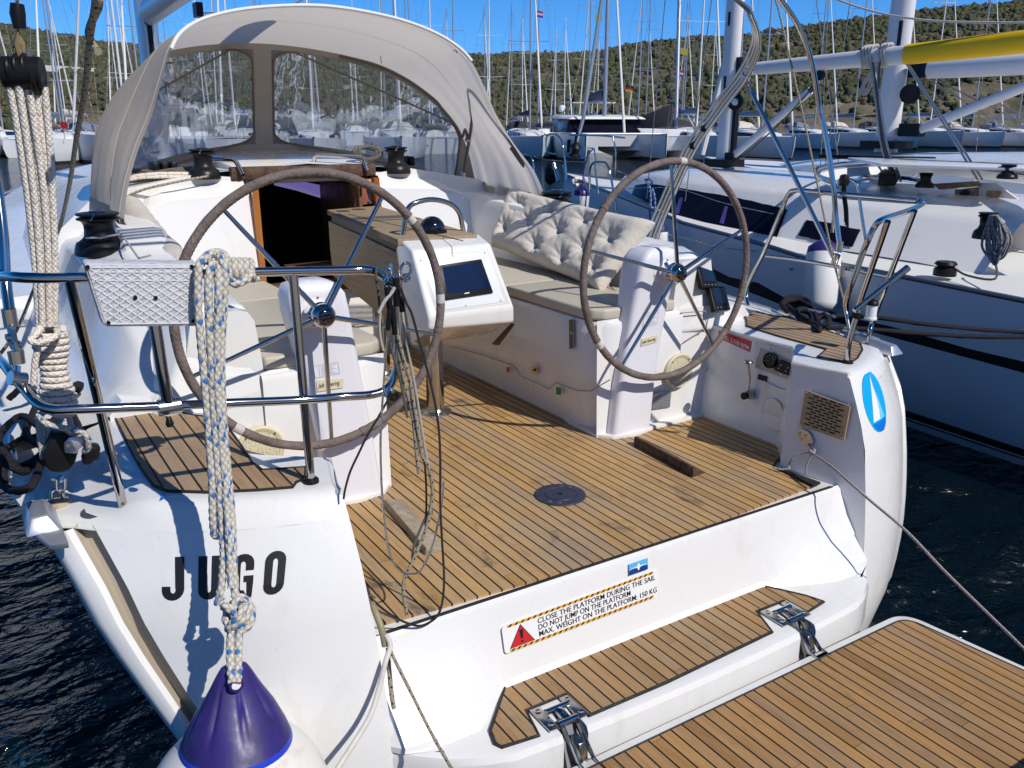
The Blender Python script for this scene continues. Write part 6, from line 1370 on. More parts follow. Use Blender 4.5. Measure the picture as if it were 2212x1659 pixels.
# scrub and bare trees clothing the hill: one uncountable mass of small clumps
def scrub():
    rg=np.random.default_rng(5); m,t,b=newmat('scrub_foliage'); g=NT(t); tc=g.n('ShaderNodeTexCoord'); v=tc.outputs['Object']
    w_=g.noise(v,.035,6,.72,.6); w2=g.n('ShaderNodeTexVoronoi'); w2.inputs['Scale'].default_value=.8; g.l(v,w2.inputs['Vector']); s_=g.n('ShaderNodeSeparateColor'); g.l(w2.outputs['Color'],s_.inputs[0])
    f=g.math('ADD',g.math('MULTIPLY',s_.outputs[0],.30),g.math('MULTIPLY',w_,.72))
    c=g.ramp(f,(.30,(.046,.052,.028)),(.41,(.062,.068,.034)),(.47,(.100,.086,.062)),(.53,(.056,.064,.030)),(.60,(.090,.098,.040)),(.67,(.115,.098,.075)),(.78,(.060,.068,.032)))
    g.l(c,b.inputs['Base Color']); b.inputs['Roughness'].default_value=.95; b.inputs['Specular IOR Level'].default_value=.05
    V=[];F_=[]
    from numpy.linalg import norm
    base=[(0,0,1),(.89,0,.45),(.28,.85,.45),(-.72,.53,.45),(-.72,-.53,.45),(.28,-.85,.45),(.72,.53,-.45),(-.28,.85,-.45),(-.89,0,-.45),(-.28,-.85,-.45),(.72,-.53,-.45)]
    fc=[(0,1,2),(0,2,3),(0,3,4),(0,4,5),(0,5,1),(1,6,2),(2,7,3),(3,8,4),(4,9,5),(5,10,1),(6,7,2),(7,8,3),(8,9,4),(9,10,5),(10,6,1)]
    A=np.array(rows[:-1]); nt_,nc=A.shape[:2]
    N=170000; t=rg.random(N)**.8*(nt_-1.001); u=rg.random(N)*(nc-1.001); i=t.astype(int); j=u.astype(int); a=(t-i)[:,None]; b_=(u-j)[:,None]
    P_=(A[i,j]*(1-b_)+A[i,j+1]*b_)*(1-a)+(A[i+1,j]*(1-b_)+A[i+1,j+1]*b_)*a
    keep=np.array([not(NZ.noise(Vector(p)*.045)>.10 or NZ.noise(Vector(p)*.16+Vector((9,0,0)))>.34) for p in P_])|(rg.random(N)<.10); P_=P_[keep]; N=len(P_)
    s=rg.uniform(.28,.68,N)*np.where(rg.random(N)<.88,1,1.7); B_=np.array(base)
    j_=rg.uniform(.5,1.4,(N,len(base)))*s[:,None]
    V_=np.stack([P_[:,None,0]+B_[None,:,0]*j_,P_[:,None,1]+B_[None,:,1]*j_,P_[:,None,2]+(B_[None,:,2]*.9+.5)*j_],-1).reshape(-1,3)
    F2=(np.array(fc)[None]+ (np.arange(N)*len(base))[:,None,None]).reshape(-1,3)
    vv=V_.tolist(); ff=F2.tolist()
    me=bpy.data.meshes.new('scrub'); me.from_pydata(vv,[],ff); me.materials.append(m); me.shade_smooth(); o=bpy.data.objects.new('scrub',me); COL.objects.link(o); o['kind']='stuff'; return o
so_=scrub(); tag(so_,'dark green and brown scrub covering the hillside behind the marina','scrub')
def onhill(px,py,dd=None):
    # first terrain hit along a sight line by stepping
    A=np.array(rows[:-1])
    best=None
    d=ray(px,py); d=d/np.linalg.norm(d)
    for i in range(len(ts)):
        dist,h=land_h(px,ts[i]); v=dirh(px); 
        k=(dist)/(d@FW)*1.0; p=CAM+d*k
        zt_=WZ-.3+h
        if p[2]<=zt_+.6: return Vector(p)
    return Vector(CAM+d*380)
def house(px,py,w,hh,col,lab,roof=(.30,.16,.10)):
    p=onhill(px,py); t=thing('stone_house',lab,'house',tuple(p)); yaw=.5
    M_=Matrix.Rotation(yaw,3,'Z'); V=lambda x,y,z: p+M_@Vector((x,y,z))
    mt=pm('house_wall%d'%len(MATS),col,.9,var=.15,vscale=.6)
    MB().hexa([V(-w/2,-2.5,-3),V(w/2,-2.5,-3),V(w/2,2.5,-3),V(-w/2,2.5,-3)],[V(-w/2,-2.5,hh),V(w/2,-2.5,hh),V(w/2,2.5,hh),V(-w/2,2.5,hh)]).build('wall',mt,t,smooth=0)
    MB().add([V(-w/2-.3,-2.9,hh-.1),V(w/2+.3,-2.9,hh-.1),V(w/2+.3,2.9,hh-.1),V(-w/2-.3,2.9,hh-.1),V(-w/2-.3,0,hh+1.3),V(w/2+.3,0,hh+1.3)],[(0,1,5,4),(2,3,4,5),(0,4,3),(1,2,5),(0,3,2,1)]).build('roof',pm('house_roof%d'%len(MATS),roof,.9,var=.2,vscale=1),t,smooth=0)
    for x in (-w*.25,w*.2): MB().extr([V(x-.5,-2.52,hh*.3),V(x+.5,-2.52,hh*.3),V(x+.5,-2.52,hh*.7),V(x-.5,-2.52,hh*.7)],tuple(M_@Vector((0,-.03,0)))).build('window',DARK,t,smooth=0)
house(1668,86,9,3.0,(.33,.27,.21),'stone house standing alone on the ridge above the masts')
house(1640,181,7,1.6,(.75,.75,.74),'low white building on the hillside behind the curved chrome frame',roof=(.7,.7,.7))
house(150,172,16,1.4,(.52,.48,.42),'long pale stone wall building on the hillside far left behind the tackle',roof=(.5,.47,.42))
house(30,180,9,3.2,(.42,.36,.30),'stone house low on the hill at the far left edge behind the ropes')
# ================================================================ far marina yachts
HW=[pm('hull_white',(.72,.74,.76),.3,coat=.2),pm('hull_pale_blue',(.42,.55,.62),.35,coat=.2),pm('hull_light_grey',(.55,.57,.60),.35)]
DKW_=pm('deck_white',(.76,.76,.75),.4); WIN=pm('smoked_window',(.006,.006,.016),.15,spec=.25)
CVB=pm('cover_grey_blue',(.16,.19,.26),.85); CVW=pm('cover_cream',(.60,.56,.48),.85); CVK=pm('cover_charcoal',(.035,.035,.042),.85); PATB=pm('cover_patch_blue',(.02,.22,.62),.7); FUR=pm('furled_sail_white',(.70,.69,.66),.8,bump=.4,bscale=6)
ANT=pm('antifoul_black',(.015,.016,.02),.6); MST=pm('mast_alloy',(.36,.38,.43),.4,.5); MSW=pm('mast_white',(.66,.66,.68),.4)
def yproto(nm,L,B,F,MH,cover,hull,hood,patch,full=True,mastm=None,furl=True):
    t=thing(nm,'proto','yacht',(0,0,0)); mastm=mastm or MST
    st=[0,.02,.06,.13,.22,.35,.5,.7,.88,1.0]; hb=[.01,.10,.24,.44,.66,.86,.97,1.0,.96,.90]
    rows=[]
    for s,b in zip(st,hb):
        bb=B/2*b; f=F*(1.12-.17*s); y=s*L; rows.append([(-bb,y,f),(-bb*.985,y+.02,f*.55),(-bb*.90,y+(.25 if s<.1 else 0),.10),(-bb*.84,y+(.3 if s<.1 else 0),0),(-bb*.55,y+(.5 if s<.1 else 0),-.4),(0,y+(.7 if s<.1 else 0),-.5),(bb*.55,y+(.5 if s<.1 else 0),-.4),(bb*.84,y+(.3 if s<.1 else 0),0),(bb*.90,y+(.25 if s<.1 else 0),.10),(bb*.985,y+.02,f*.55),(bb,y,f)])
    mb=MB().grid(rows); n=len(rows)-1; o=n*11; mb.f.append(tuple(range(o,o+11))); mb.mi.append(0); mb.build('hull',hull,t,smooth=50)
    MB().grid([[(-B/2*b,s*L,F*(1.12-.17*s)),(0,s*L,F*(1.12-.17*s)+.06),(B/2*b,s*L,F*(1.12-.17*s))] for s,b in zip(st,hb)]).build('deck',DKW_,t,smooth=50)
    MB().grid([[(sgn*(B/2*b*.905+.02),s*L+(.25 if s<.1 else 0),z) for z in (.16,.0,-.05)] for sgn in (1,) for s,b in zip(st,hb)]).build('boot_stripe',ANT,t,smooth=50)
    MB().grid([[(-(B/2*b*.905+.02),s*L+(.25 if s<.1 else 0),z) for z in (.16,.0,-.05)] for s,b in zip(st,hb)]).build('boot_stripe',ANT,t,smooth=50)
    # coachroof
    cr_=[(.20,.25,.05),(.26,.42,.30),(.40,.60,.42),(.62,.64,.50),(.66,.60,.48)]
    rr=[[(-B/2*w,s*L,F*1.0+.02),(-B/2*w*.86,s*L,F+h),(0,s*L,F+h+.10),(B/2*w*.86,s*L,F+h),(B/2*w,s*L,F*1.0+.02)] for s,w,h in cr_]
    mb=MB().grid(rr); mb.f.append(tuple(range(20,25))); mb.mi.append(0); mb.build('coachroof',DKW_,t,smooth=30)
    for sg in (-1,1):
        MB().grid([[(sg*(B/2*w*.975+.01),s*L,F+.13),(sg*(B/2*w*.91+.01),s*L,F+h*.80)] for s,w,h in ((.30,.49,.35),(.40,.60,.42),(.50,.62,.46),(.60,.635,.49))]).build('cabin_window',WIN,t,smooth=50)
        MB().box((sg*B*.49,L*.45,F*.62),(.03,1.0,.14)).build('hull_port',WIN,t,smooth=0)
    my=.38*L; mz=F+.5
    m_=MB().tube([(0,my,F*.9),(0,my+.004*MH,MH)],.085,8,rs=[.072,.052]).build('mast',mastm,t,smooth=60)
    for k,(zz,wd) in enumerate(((.42,.40),(.70,.30))): 
        z=F+(MH-F)*zz; MB().tube([(-B/2*wd*1.9,my+.25,z+.05),(0,my,z),(B/2*wd*1.9,my+.25,z+.05)],.022,5).build('spreader',mastm,m_,smooth=0)
    for sg in (-1,1):
        MB().tube([(sg*B*.46,my+.3,F),(sg*B*.38,my+.25,F+(MH-F)*.42),(sg*B*.285,my+.25,F+(MH-F)*.70),(0,my,MH*.97)],.009,4,cap=False).build('shroud',WIRE,m_,smooth=0)
        if full: MB().tube([(sg*B*.45,my+.6,F),(0,my,F+(MH-F)*.40)],.008,4,cap=False).build('lower_shroud',WIRE,m_,smooth=0)
    MB().tube([(0,L*.99,F),(0,my,MH)],.009,4,cap=False).build('backstay',WIRE,m_,smooth=0)
    p0,p1=Vector((0,.25,F*1.15)),Vector((0,my,MH*.93))
    if furl: MB().tube([p0+(p1-p0)*q for q in (.0,.03,.06,.3,.6,.95,1)],.05,8,rs=[.02,.02,.085,.075,.055,.03,.01]).build('furled_headsail',FUR,m_,smooth=60)
    else: MB().tube([p0,p1],.014,4).build('forestay',WIRE,m_,smooth=0)
    bz=F+1.55; q=[]
    for s,r_,hh in ((0,.06,.30),(.08,.10,.34),(.5,.11,.24),(.92,.09,.14),(1,.04,.08)): 
        q.append([(r_*math.cos(a),my+.15+s*L*.40,bz+hh*.5+hh*math.sin(a)*.6) for a in np.linspace(0,2*math.pi,10,endpoint=False)])
    mb=MB().grid(q,closed=True); mb.build('sail_cover',cover,m_,smooth=60)
    MB().tube([(0,my+.1,bz-.06),(0,my+.2+L*.41,bz-.02)],.07,8).build('boom',mastm,m_,smooth=60)
    if patch: MB().box((0,my+L*.22,bz+.14),(.26,L*.10,.17)).build('cover_patch',PATB,m_,smooth=0)
    MB().tube([(0,my+.15,F+.45),(0,my+L*.16,bz-.08)],.035,6).build('boom_vang',mastm,m_,smooth=0)
    # sprayhood
    w=B*.29; hs0=F+.45
    ho=[[(w*math.cos(a)*kx,L*sy,hs0+hz*math.sin(a)**.6 if math.sin(a)>0 else hs0) for a in np.linspace(0,math.pi,11)] for sy,kx,hz in ((.60,1.0,.18),(.64,1.0,.62),(.70,1.0,.70))]
    MB().grid(ho).build('sprayhood',hood,t,smooth=60)
    if full:
        for sg in (-1,1):
            rl=[(sg*.05,.12,F*1.12+.62),(sg*B*.11,.35,F*1.12+.62),(sg*B*.25,L*.10,F*1.1+.60),(sg*B*.25,L*.10,F*1.1)]
            MB().tube(rl,.02,5).build('pulpit',CHR2,t,smooth=0)
            MB().tube([(sg*B/2*b*.97,s*L,F*(1.12-.17*s)+.58) for s,b in zip(st[3:],hb[3:])],.012,4).build('lifeline',WIRE,t,smooth=0)
            for s,b in zip(st[4:],hb[4:]): 
                if s in (.22,.5,.88): MB().tube([(sg*B/2*b*.97,s*L,F*(1.12-.17*s)),(sg*B/2*b*.97,s*L,F*(1.12-.17*s)+.58)],.014,4).build('stanchion',CHR2,t,smooth=0)
        MB().tube([(w*1.2*math.cos(a),L*.90,F+.5+1.25*abs(math.sin(a))**.5) for a in np.linspace(0,math.pi,10)],.022,5).build('bimini_hoop',CHR2,t,smooth=0)
        MB().box((0,.12,F*1.12+.03),(.14,.5,.10)).build('bow_roller',CHR2,t,smooth=0)
    return t
def kids(o): return [c for c in bpy.data.objects if c.parent==o]
def copytree(o,loc,rz,label,group):
    def rec(a,par):
        c=a.copy(); COL.objects.link(c)
        if par is not None: c.parent=par
        for ch in KID.get(a.name,[]): rec(ch,c)
        return c
    r=rec(o,None); r.location=loc; r.rotation_euler=(0,0,rz); r['label']=label; r['category']='yacht'
    if group: r['group']=group
    return r
PR={}
PR['a']=yproto('moored_yacht',12.5,4.1,1.35,17.5,CVB,HW[0],CVW,True)
PR['b']=yproto('moored_yacht',11.5,3.9,1.30,16.0,CVW,HW[0],CVB,False)
PR['c']=yproto('moored_yacht',13.0,4.2,1.45,18.5,CVB,HW[2],CVK,True,mastm=MSW)
PR['d']=yproto('moored_yacht',12.0,4.0,1.35,16.8,CVK,HW[1],CVK,False)
FR={}
FR['a']=yproto('distant_yacht',12.0,4.0,1.3,16.5,CVB,HW[0],CVW,True,full=False)
FR['b']=yproto('distant_yacht',11.0,3.8,1.3,14.5,CVW,HW[0],CVW,False,full=False,mastm=MSW)
FR['c']=yproto('distant_yacht',13.0,4.2,1.4,18.0,CVK,HW[2],CVB,False,full=False,furl=False)
KID={}
for o in bpy.data.objects:
    if o.parent is not None: KID.setdefault(o.parent.name,[]).append(o)
LABN={'a':'white yacht in the near row across the water, grey-blue boom cover with blue patch','b':'white yacht in the near row across the water, cream boom cover and blue-grey hood','c':'grey-hulled yacht in the near row across the water with white mast','d':'pale blue yacht in the near row across the water with charcoal cover and hood'}
LABF={'a':'distant white yacht in the back rows, grey-blue boom cover with blue patch','b':'distant white yacht in the back rows, cream boom cover and white mast','c':'distant grey-hulled yacht in the back rows, charcoal boom cover, bare forestay'}
used=set(); rgb=random.Random(21)
def place(D,LB,k,x,y,rz,label=None,group=None,s=1.0,bigL=None):
    lb=label or LB[k]; gr=None if label else group
    if k not in used or D[k].name not in used:
        pass
    if D[k].name in used:
        o=copytree(D[k],(x,y,WZ),rz,lb,gr)
    else:
        o=D[k]; used.add(o.name); o.location=(x,y,WZ); o.rotation_euler=(0,0,rz); o['label']=lb; o['category']='yacht'
        if gr: o['group']=gr
    o.scale=(s,s,s); return o
rz0=-math.atan2(.38,.92)
def bow(px,py): p=az(px,py,WZ); return p.x,p.y
G1='yachts moored bow-out across the fairway'; G2='distant yachts in the back rows'
P=bow(1172,344); place(PR,LABN,'d',P[0],P[1],rz0,'pale blue yacht moored just left of the catamaran, charcoal cover and hood',s=1.0)
for (px,py,k,l) in ((1560,352,'c','grey-hulled yacht with white mast moored directly right of the catamaran'),(1712,347,'a','white yacht whose stem shows just left of the chrome strut, grey-blue boom cover'),(1640,338,'b','white yacht with cream cover half hidden behind the near neighbour mast'),(1808,326,'b','cream-covered white yacht with its bow just right of the big curved chrome hoop'),(1895,322,'a','white yacht with blue-patched cover left of the second thick mast'),(1985,323,'d','pale blue yacht directly behind the second boom vang foot'),(2075,321,'c','grey-hulled yacht with white mast under the lower right boom'),(2165,320,'a','white yacht with blue-patched cover nearest the right edge across the water'),(2260,320,'b',None),(2360,322,'a',None),(2460,323,'b',None)):
    P=bow(px,py); place(PR,LABN,k,P[0],P[1],rz0+rgb.uniform(-.04,.04),l,G1,1.0)
# the same row continued to the left, beyond the sprayhood windows
for i,(x,y,l) in enumerate(((22,49,'white yacht with grey-blue cover seen at the right end of the right sprayhood window'),(17,51,'white yacht with cream cover seen in the right part of the right sprayhood window'),(12,53,'grey-hulled yacht with white mast seen mid-way in the right sprayhood window'),(7,55,'white yacht with grey-blue cover seen near the centre bar of the sprayhood'),(2.5,57,'white yacht with cream cover seen through the left sprayhood window'),(-7.5,60,'white yacht with cream cover moored far left between the tackle ropes and the sprayhood'),(-11.5,62,'grey-hulled yacht at the far left edge behind the tackle ropes'))):
    place(PR,LABN,'abcabbc'[i],x,y,rz0+rgb.uniform(-.04,.04),l,None,1.0)
place(PR,LABN,'c',4.6,61.5,rz0+math.pi+.9,'white rounded hull lying nearly beam-on at the far left behind the tackle ropes',s=1.1)
# back rows
cnt=0
for (r0,r1,dx,n,flip) in (((16,76),( .93,-.30),4.9,14,True),((30,98),(.93,-.26),5.6,16,False),((62,92),(.93,-.22),6.5,9,True)):
    for i in range(n):
        x=r0[0]-22+r1[0]*dx*i+rgb.uniform(-.5,.5); y=r0[1]+8+r1[1]*dx*i+rgb.uniform(-.8,.8)
        place(FR,LABF,'abcab'[(i*3+n)%5],x,y,(rz0+math.pi if flip else rz0)+rgb.uniform(-.06,.06),None,G2,rgb.uniform(.88,1.08))
# charter names on two sails / hulls
def textpart(s,size,mat,parent,M4):
    vs,fs=textmesh(s,size,bold=True); mb=MB(); mb.add([M4@Vector((v[0],v[1],0)) for v in vs],fs); o=mb.build('lettering',mat,None,smooth=0,recalc=False); o.parent=parent; return o
# ---------------------------------------------------------------- catamaran
b0=bow(1264,351); b1=bow(1402,352); f=Vector((b1[0]-b0[0],b1[1]-b0[1],0)); wd=f.length; xd=f.normalized(); yd=Vector((-xd.y,xd.x,0)); 
if yd.y<0: yd=-yd
yd=Vector((.40,.917,0)).normalized(); xd=Vector((yd.y,-yd.x,0)); wd=5.2; O=Vector((b0[0],b0[1],WZ))
ct=thing('catamaran','large white catamaran with dark wraparound windows moored across the fairway','catamaran',tuple(O))
X=lambda x,y,z: O+xd*x+yd*y+Vector((0,0,z))
for x0 in (0,wd):
    rr=[]
    for s,b in ((0,.04),(.04,.25),(.15,.48),(.4,.65),(.8,.7),(1,.66)):
        rr.append([X(x0-b,s*11,1.72-.15*s),X(x0-b*.95,s*11,.8),X(x0-b*.7,s*11+.05,0),X(x0,s*11+.1,-.4),X(x0+b*.7,s*11+.05,0),X(x0+b*.95,s*11,.8),X(x0+b,s*11,1.72-.15*s)])
    MB().grid(rr).build('hull',HW[0],ct,smooth=50); MB().grid([[X(x0-b*.72-.02,s*11,.22),X(x0-b*.7-.02,s*11,-.05)] for s,b in ((0,.04),(.04,.25),(.15,.48),(.4,.65),(1,.66))]).build('boot_stripe',ANT,ct,smooth=50)
    MB().grid([[X(x0-b,s*11,1.73-.15*s),X(x0+b,s*11,1.73-.15*s)] for s,b in ((0,.04),(.04,.25),(.15,.48),(.4,.65),(.8,.7),(1,.66))]).build('deck',DKW_,ct)
MB().hexa([X(0,4.2,.85),X(wd,4.2,.85),X(wd,11,.85),X(0,11,.85)],[X(0,4.0,1.74),X(wd,4.0,1.74),X(wd,11,1.62),X(0,11,1.62)]).build('bridgedeck',DKW_,ct)
MB().tube([X(0,.5,1.70),X(wd,.5,1.70)],.07,8).build('crossbeam',MST,ct)
cab=[[X(a,y,z) for a in (-.2,wd*.5,wd+.2)] for y,z in ((4.2,1.74),)]
MB().hexa([X(-.3,4.4,1.74),X(wd+.3,4.4,1.74),X(wd+.3,10.6,1.70),X(-.3,10.6,1.70)],[X(.1,5.4,2.62),X(wd-.1,5.4,2.62),X(wd-.1,10.4,2.66),X(.1,10.4,2.66)]).build('saloon_window',WIN,ct,bevel=.12)
MB().hexa([X(-.1,4.6,2.60),X(wd+.1,4.6,2.60),X(wd+.2,11,2.70),X(-.2,11,2.70)],[X(.2,4.9,2.78),X(wd-.2,4.9,2.78),X(wd-.1,10.9,2.95),X(.1,10.9,2.95)]).build('saloon_roof',DKW_,ct,bevel=.08)
m_=MB().tube([X(wd/2,5.6,1.8),X(wd/2,5.7,20)],.15,10,rs=[.14,.11]).build('mast',MST,ct)
q=[[X(wd/2+.16*math.cos(a),5.9+s*5,3.9+hh+hh*math.sin(a)) for a in np.linspace(0,2*math.pi,10,endpoint=False)] for s,hh in ((0,.34),(.1,.36),(.6,.27),(1,.18))]
MB().grid(q,closed=True).build('sail_cover',pm('cover_slate',(.10,.11,.14),.9),m_,smooth=60); MB().tube([X(wd/2,5.8,3.78),X(wd/2,11.2,3.8)],.10,8).build('boom',MST,m_)
MB().hexa([X(wd*.2,8.6,3.7),X(wd*.8,8.6,3.7),X(wd*.8,10.8,3.75),X(wd*.2,10.8,3.75)],[X(wd*.2,8.6,3.78),X(wd*.8,8.6,3.78),X(wd*.8,10.8,3.83),X(wd*.2,10.8,3.83)]).build('flybridge_roof',CVW,ct,bevel=.02)
for a,b in ((.22,8.7),(.78,8.7),(.22,10.7),(.78,10.7)): MB().tube([X(wd*a,b,2.9),X(wd*a,b,3.75)],.03,6).build('roof_post',CHR2,ct)
for s in (-1,1): MB().tube([X(wd/2+s*wd*.5,6.6,1.7),X(wd/2,5.7,14)],.014,4).build('shroud',WIRE,m_,smooth=0)
MB().tube([X(wd/2,.5,1.75),X(wd/2,5.7,16.5)],.05,7,rs=[.09,.05]).build('furled_headsail',FUR,m_)
for yy in (2.2,8): MB().tube([X(-.60,yy,1.35),X(-.62,yy,.55)],.13,12,rs=[.10,.10]).build('hull_fender',BLK,ct)
MB().lathe([(.0,-.25),(.22,-.2),(.28,0),(.22,.22),(0,.28)],X(.6,10.2,3.35),n=16).build('radar_dome',WHT,ct); MB().tube([X(.6,10.2,2.9),X(.6,10.2,3.1)],.05,8).build('dome_post',WHT,ct)
vs,fs=textmesh('HN-1215',.42); MB().add([X(-.62,3.6,.95)+yd*(-v[0])+Vector((0,0,v[1])) for v in vs],fs).build('registration',GINK,ct,smooth=0,recalc=False)
# charcoal lazy bag with white maker lettering, on the grey yacht right of the catamaran
A=atd(1368,262,62); B_=atd(1456,240,60); 
lz=thing('moored_yacht','white yacht with a big charcoal sail bag with white lettering, right behind the catamaran bows','yacht',(A.x,A.y,WZ))
P=bow(1500,338); 
def q4(a,b,c,d,name,mat,par,th=.25):
    V=[Vector(v) for v in (a,b,c,d)]; n=(V[1]-V[0]).cross(V[3]-V[0]).normalized(); return MB().extr(V,n*th).build(name,mat,par,bevel=.03)
bag=q4(atd(1364,280,62),atd(1453,284,60),atd(1456,226,60),atd(1366,262,62),'sail_bag',CVK,lz)
fn=quadfn(atd(1410,272,60.9),atd(1442,272,60.4),atd(1410,262,60.9),3.1,1,.15); vs,fs=textmesh('DUFOUR',.95,bold=True); wdt=max(v[0] for v in vs); MB().add([fn(v[0]*3.0/wdt,v[1]) for v in vs],fs).build('lettering',WP,bag,smooth=0,recalc=False)
q4(atd(1363,287,62),atd(1455,292,60),atd(1455,284,60),atd(1363,280,62),'boom',MST,lz)
MB().tube([atd(1455,330,60),atd(1461,250,60),atd(1470,-80,60)],.14,10).build('mast',MST,lz)
q4(atd(1340,318,61),atd(1500,320,59),atd(1495,302,59),atd(1345,298,61),'coachroof',DKW_,lz,2.0)
q4(atd(1330,340,62),atd(1560,342,57),atd(1560,314,57),atd(1330,312,62),'hull',HW[0],lz,2.4)
MB().grid([[atd(1352+50*i+20*math.cos(a),300-18*math.sin(a),60.5-.3*i) for a in np.linspace(0,math.pi,9)] for i in range(3)]).build('sprayhood',CVK,lz,smooth=60)
# pier posts and small items at far left
pr=thing('wooden_pier','dark timber pier on posts far left beyond our side deck','pier',tuple(az(165,335,WZ)))
for px in (142,152,166,178,196): a=az(px,330,WZ); MB().tube([a+Vector((0,0,-1)),a+Vector((0,0,1.1))],.22,8).build('pier_post',DARK,pr)
a,b=az(136,330,WZ),az(240,330,WZ); MB().hexa([a+Vector((0,0,1.05)),b+Vector((0,0,1.05)),b+Vector((1,4,1.05)),a+Vector((1,4,1.05))],[a+Vector((0,0,1.35)),b+Vector((0,0,1.35)),b+Vector((1,4,1.35)),a+Vector((1,4,1.35))]).build('pier_deck',DKW,pr)
# small flags on halyards
for (px,py,d,cols,lab) in ((1351,183,70,((.02,.02,.02),(.6,.02,.02),(.75,.5,.02)),'small black red and gold flag flying among the masts'),(1285,30,66,((.75,.6,.1),),'small yellow pennant high on a mast near the sky'),(1470,103,66,((.75,.6,.1),),'yellow pennant just above the ridge line'),(1157,22,70,((.7,.05,.05),(.75,.75,.75),(.05,.1,.5)),'tiny red white blue courtesy flag left of the yellow pennant'),(1460,150,72,((.7,.05,.05),(.75,.75,.75),(.05,.1,.5)),'tiny red white blue courtesy flag right of the furled sails'),(130,262,50,((.6,.02,.03),),'red flag on a staff far left behind the ropes'),(90,84+210,48,((.8,.8,.8),),'white flag with blue mark far left')):
    n=len(cols); h=14/n; o0=None
    for i,c in enumerate(cols):
        k='flag_%d'%int(sum(int(v*99)*(101**j) for j,v in enumerate(c))); mt=MATS.get(k) or pm(k,c,.8)
        q=[atd(px,py+h*i,d),atd(px+16,py+3+h*i,d-.4),atd(px+16,py+3+h*(i+1),d-.4),atd(px,py+h*(i+1),d)]
        o=MB().extr(q,(0.02,.03,0)).build('flag' if i==0 else 'flag_stripe',mt,o0,smooth=0)
        if o0 is None: o0=o; tag(o,lab,'flag')
# ================================================================ neighbour yachts on the starboard side
def neighbour(cx,sheer_pts,lab,detail):
    t=thing('neighbour_yacht',lab,'yacht',(cx,3,WZ)); S=sheer_pts
    rows=[];dk=[]
    for x,y,z in S:
        hbm=cx-x; r=[]
        for sg in (-1,1):
            col=[(cx+sg*hbm,y,z),(cx+sg*(hbm*.995),y,z-.25),(cx+sg*hbm*.975,y-.0,z-.7),(cx+sg*hbm*.93,y,-.75),(cx+sg*hbm*.8,y,-1.1)]
            r.append(col)
        rows.append(r)
    for k,sg in enumerate((-1,1)): 
        MB().grid([r[k] for r in rows]).build('hull',NHUL,t,smooth=60)
        MB().grid([[Vector(r[k][0])*(1-f)+Vector(r[k][2])*f+Vector((sg*(-1)*-.006,0,0)) for f in ((.52,.70) if True else 0)] for r in rows]).build('hull_stripe',INK,t,smooth=60)
        MB().grid([[Vector(r[k][2])*(1-f)+Vector(r[k][3])*f+Vector((sg*.008,0,0)) for f in (.78,.90)] for r in rows]).build('boot_stripe',INK,t,smooth=60)
        MB().grid([[Vector(r[k][2])*(1-f)+Vector(r[k][3])*f+Vector((sg*.008,0,0)) for f in (.93,.955)] for r in rows]).build('boot_stripe',INK,t,smooth=60)
        tube('toe_rail',[(cx+sg*(cx-x-.01),y,z+.015) for x,y,z in S],.022,pm('toe_rail_grey',(.16,.17,.20),.4,.5) if 'toe_rail_grey' not in MATS else MATS['toe_rail_grey'],t,n=8)
    MB().grid([[(cx-(cx-x)*k,y,z+.03*(1-abs(k))) for k in (1,.5,0,-.5,-1)] for x,y,z in S]).build('deck',DKW_,t,smooth=60)
    return t
NHUL=pm('neighbour_hull_white',(.80,.80,.82),.35,coat=.05)
SA=[ax_(x,y,xx) for x,y,xx in ((2212+900,870,4.02),(2212+300,716,4.02),(2212,655,4.03),(1938,600,4.10),(1735,560,4.20),(1641,530,4.35),(1475,485,4.62),(1400,452,4.95),(1330,424,5.45),(1265,398,5.95),(1218,378,6.36))]
SA=[(p.x,p.y,p.z) for p in SA]
A_y=neighbour(6.4,SA,'white sloop moored beside us to starboard, dark cabin windows, silver mast, yellow boom cover',True)
# coachroof of the near neighbour
def roofA(cx,top,bot,cent,t,name='coachroof'):
    rows=[]
    for (tp,bt,cz) in zip(top,bot,cent):
        w=cx-tp.x; wb=cx-bt.x
        rows.append([(cx-wb,bt.y,bt.z),(cx-w-.02,tp.y,tp.z-.05),(cx-w+.04,tp.y,tp.z),(cx-w*.5,tp.y,cz),(cx,tp.y,cz+.04),(cx+w*.5,tp.y,cz),(cx+w-.04,tp.y,tp.z),(cx+w+.02,tp.y,tp.z-.05),(cx+wb,bt.y,bt.z)])
    mb=MB().grid(rows); return mb.build(name,GEL,t,smooth=35)
top=[ax_(x,y,xx) for x,y,xx in ((2160,480,5.24),(2020,462,5.23),(1891,447,5.22),(1780,430,5.22),(1670,412,5.23),(1475,390,5.30),(1400,374,5.5),(1345,380,5.8))]
bot=[ax_(x,y,xx) for x,y,xx in ((2160,600,4.80),(2020,572,4.80),(1874,549,4.82),(1780,535,4.85),(1670,517,4.88),(1475,468,5.0),(1390,428,5.3),(1335,402,5.72))]
for b_,t_ in zip(bot,top): t_.y=b_.y=(b_.y+t_.y)/2
ra=roofA(6.4,top,bot,[t_.z+.08 for t_ in top[:-2]]+[top[-2].z+.05,top[-1].z+.01],A_y)
_WP=[]
for i in range(len(top)-1):
    for q in np.linspace(0,1,120):
        b_=bot[i]*(1-q)+bot[i+1]*q; t_=Vector((top[i].x-.02,top[i].y,top[i].z-.05))*(1-q)+Vector((top[i+1].x-.02,top[i+1].y,top[i+1].z-.05))*q
        for v in np.linspace(0,1,50): _WP.append(tuple(b_*(1-v)+t_*v))
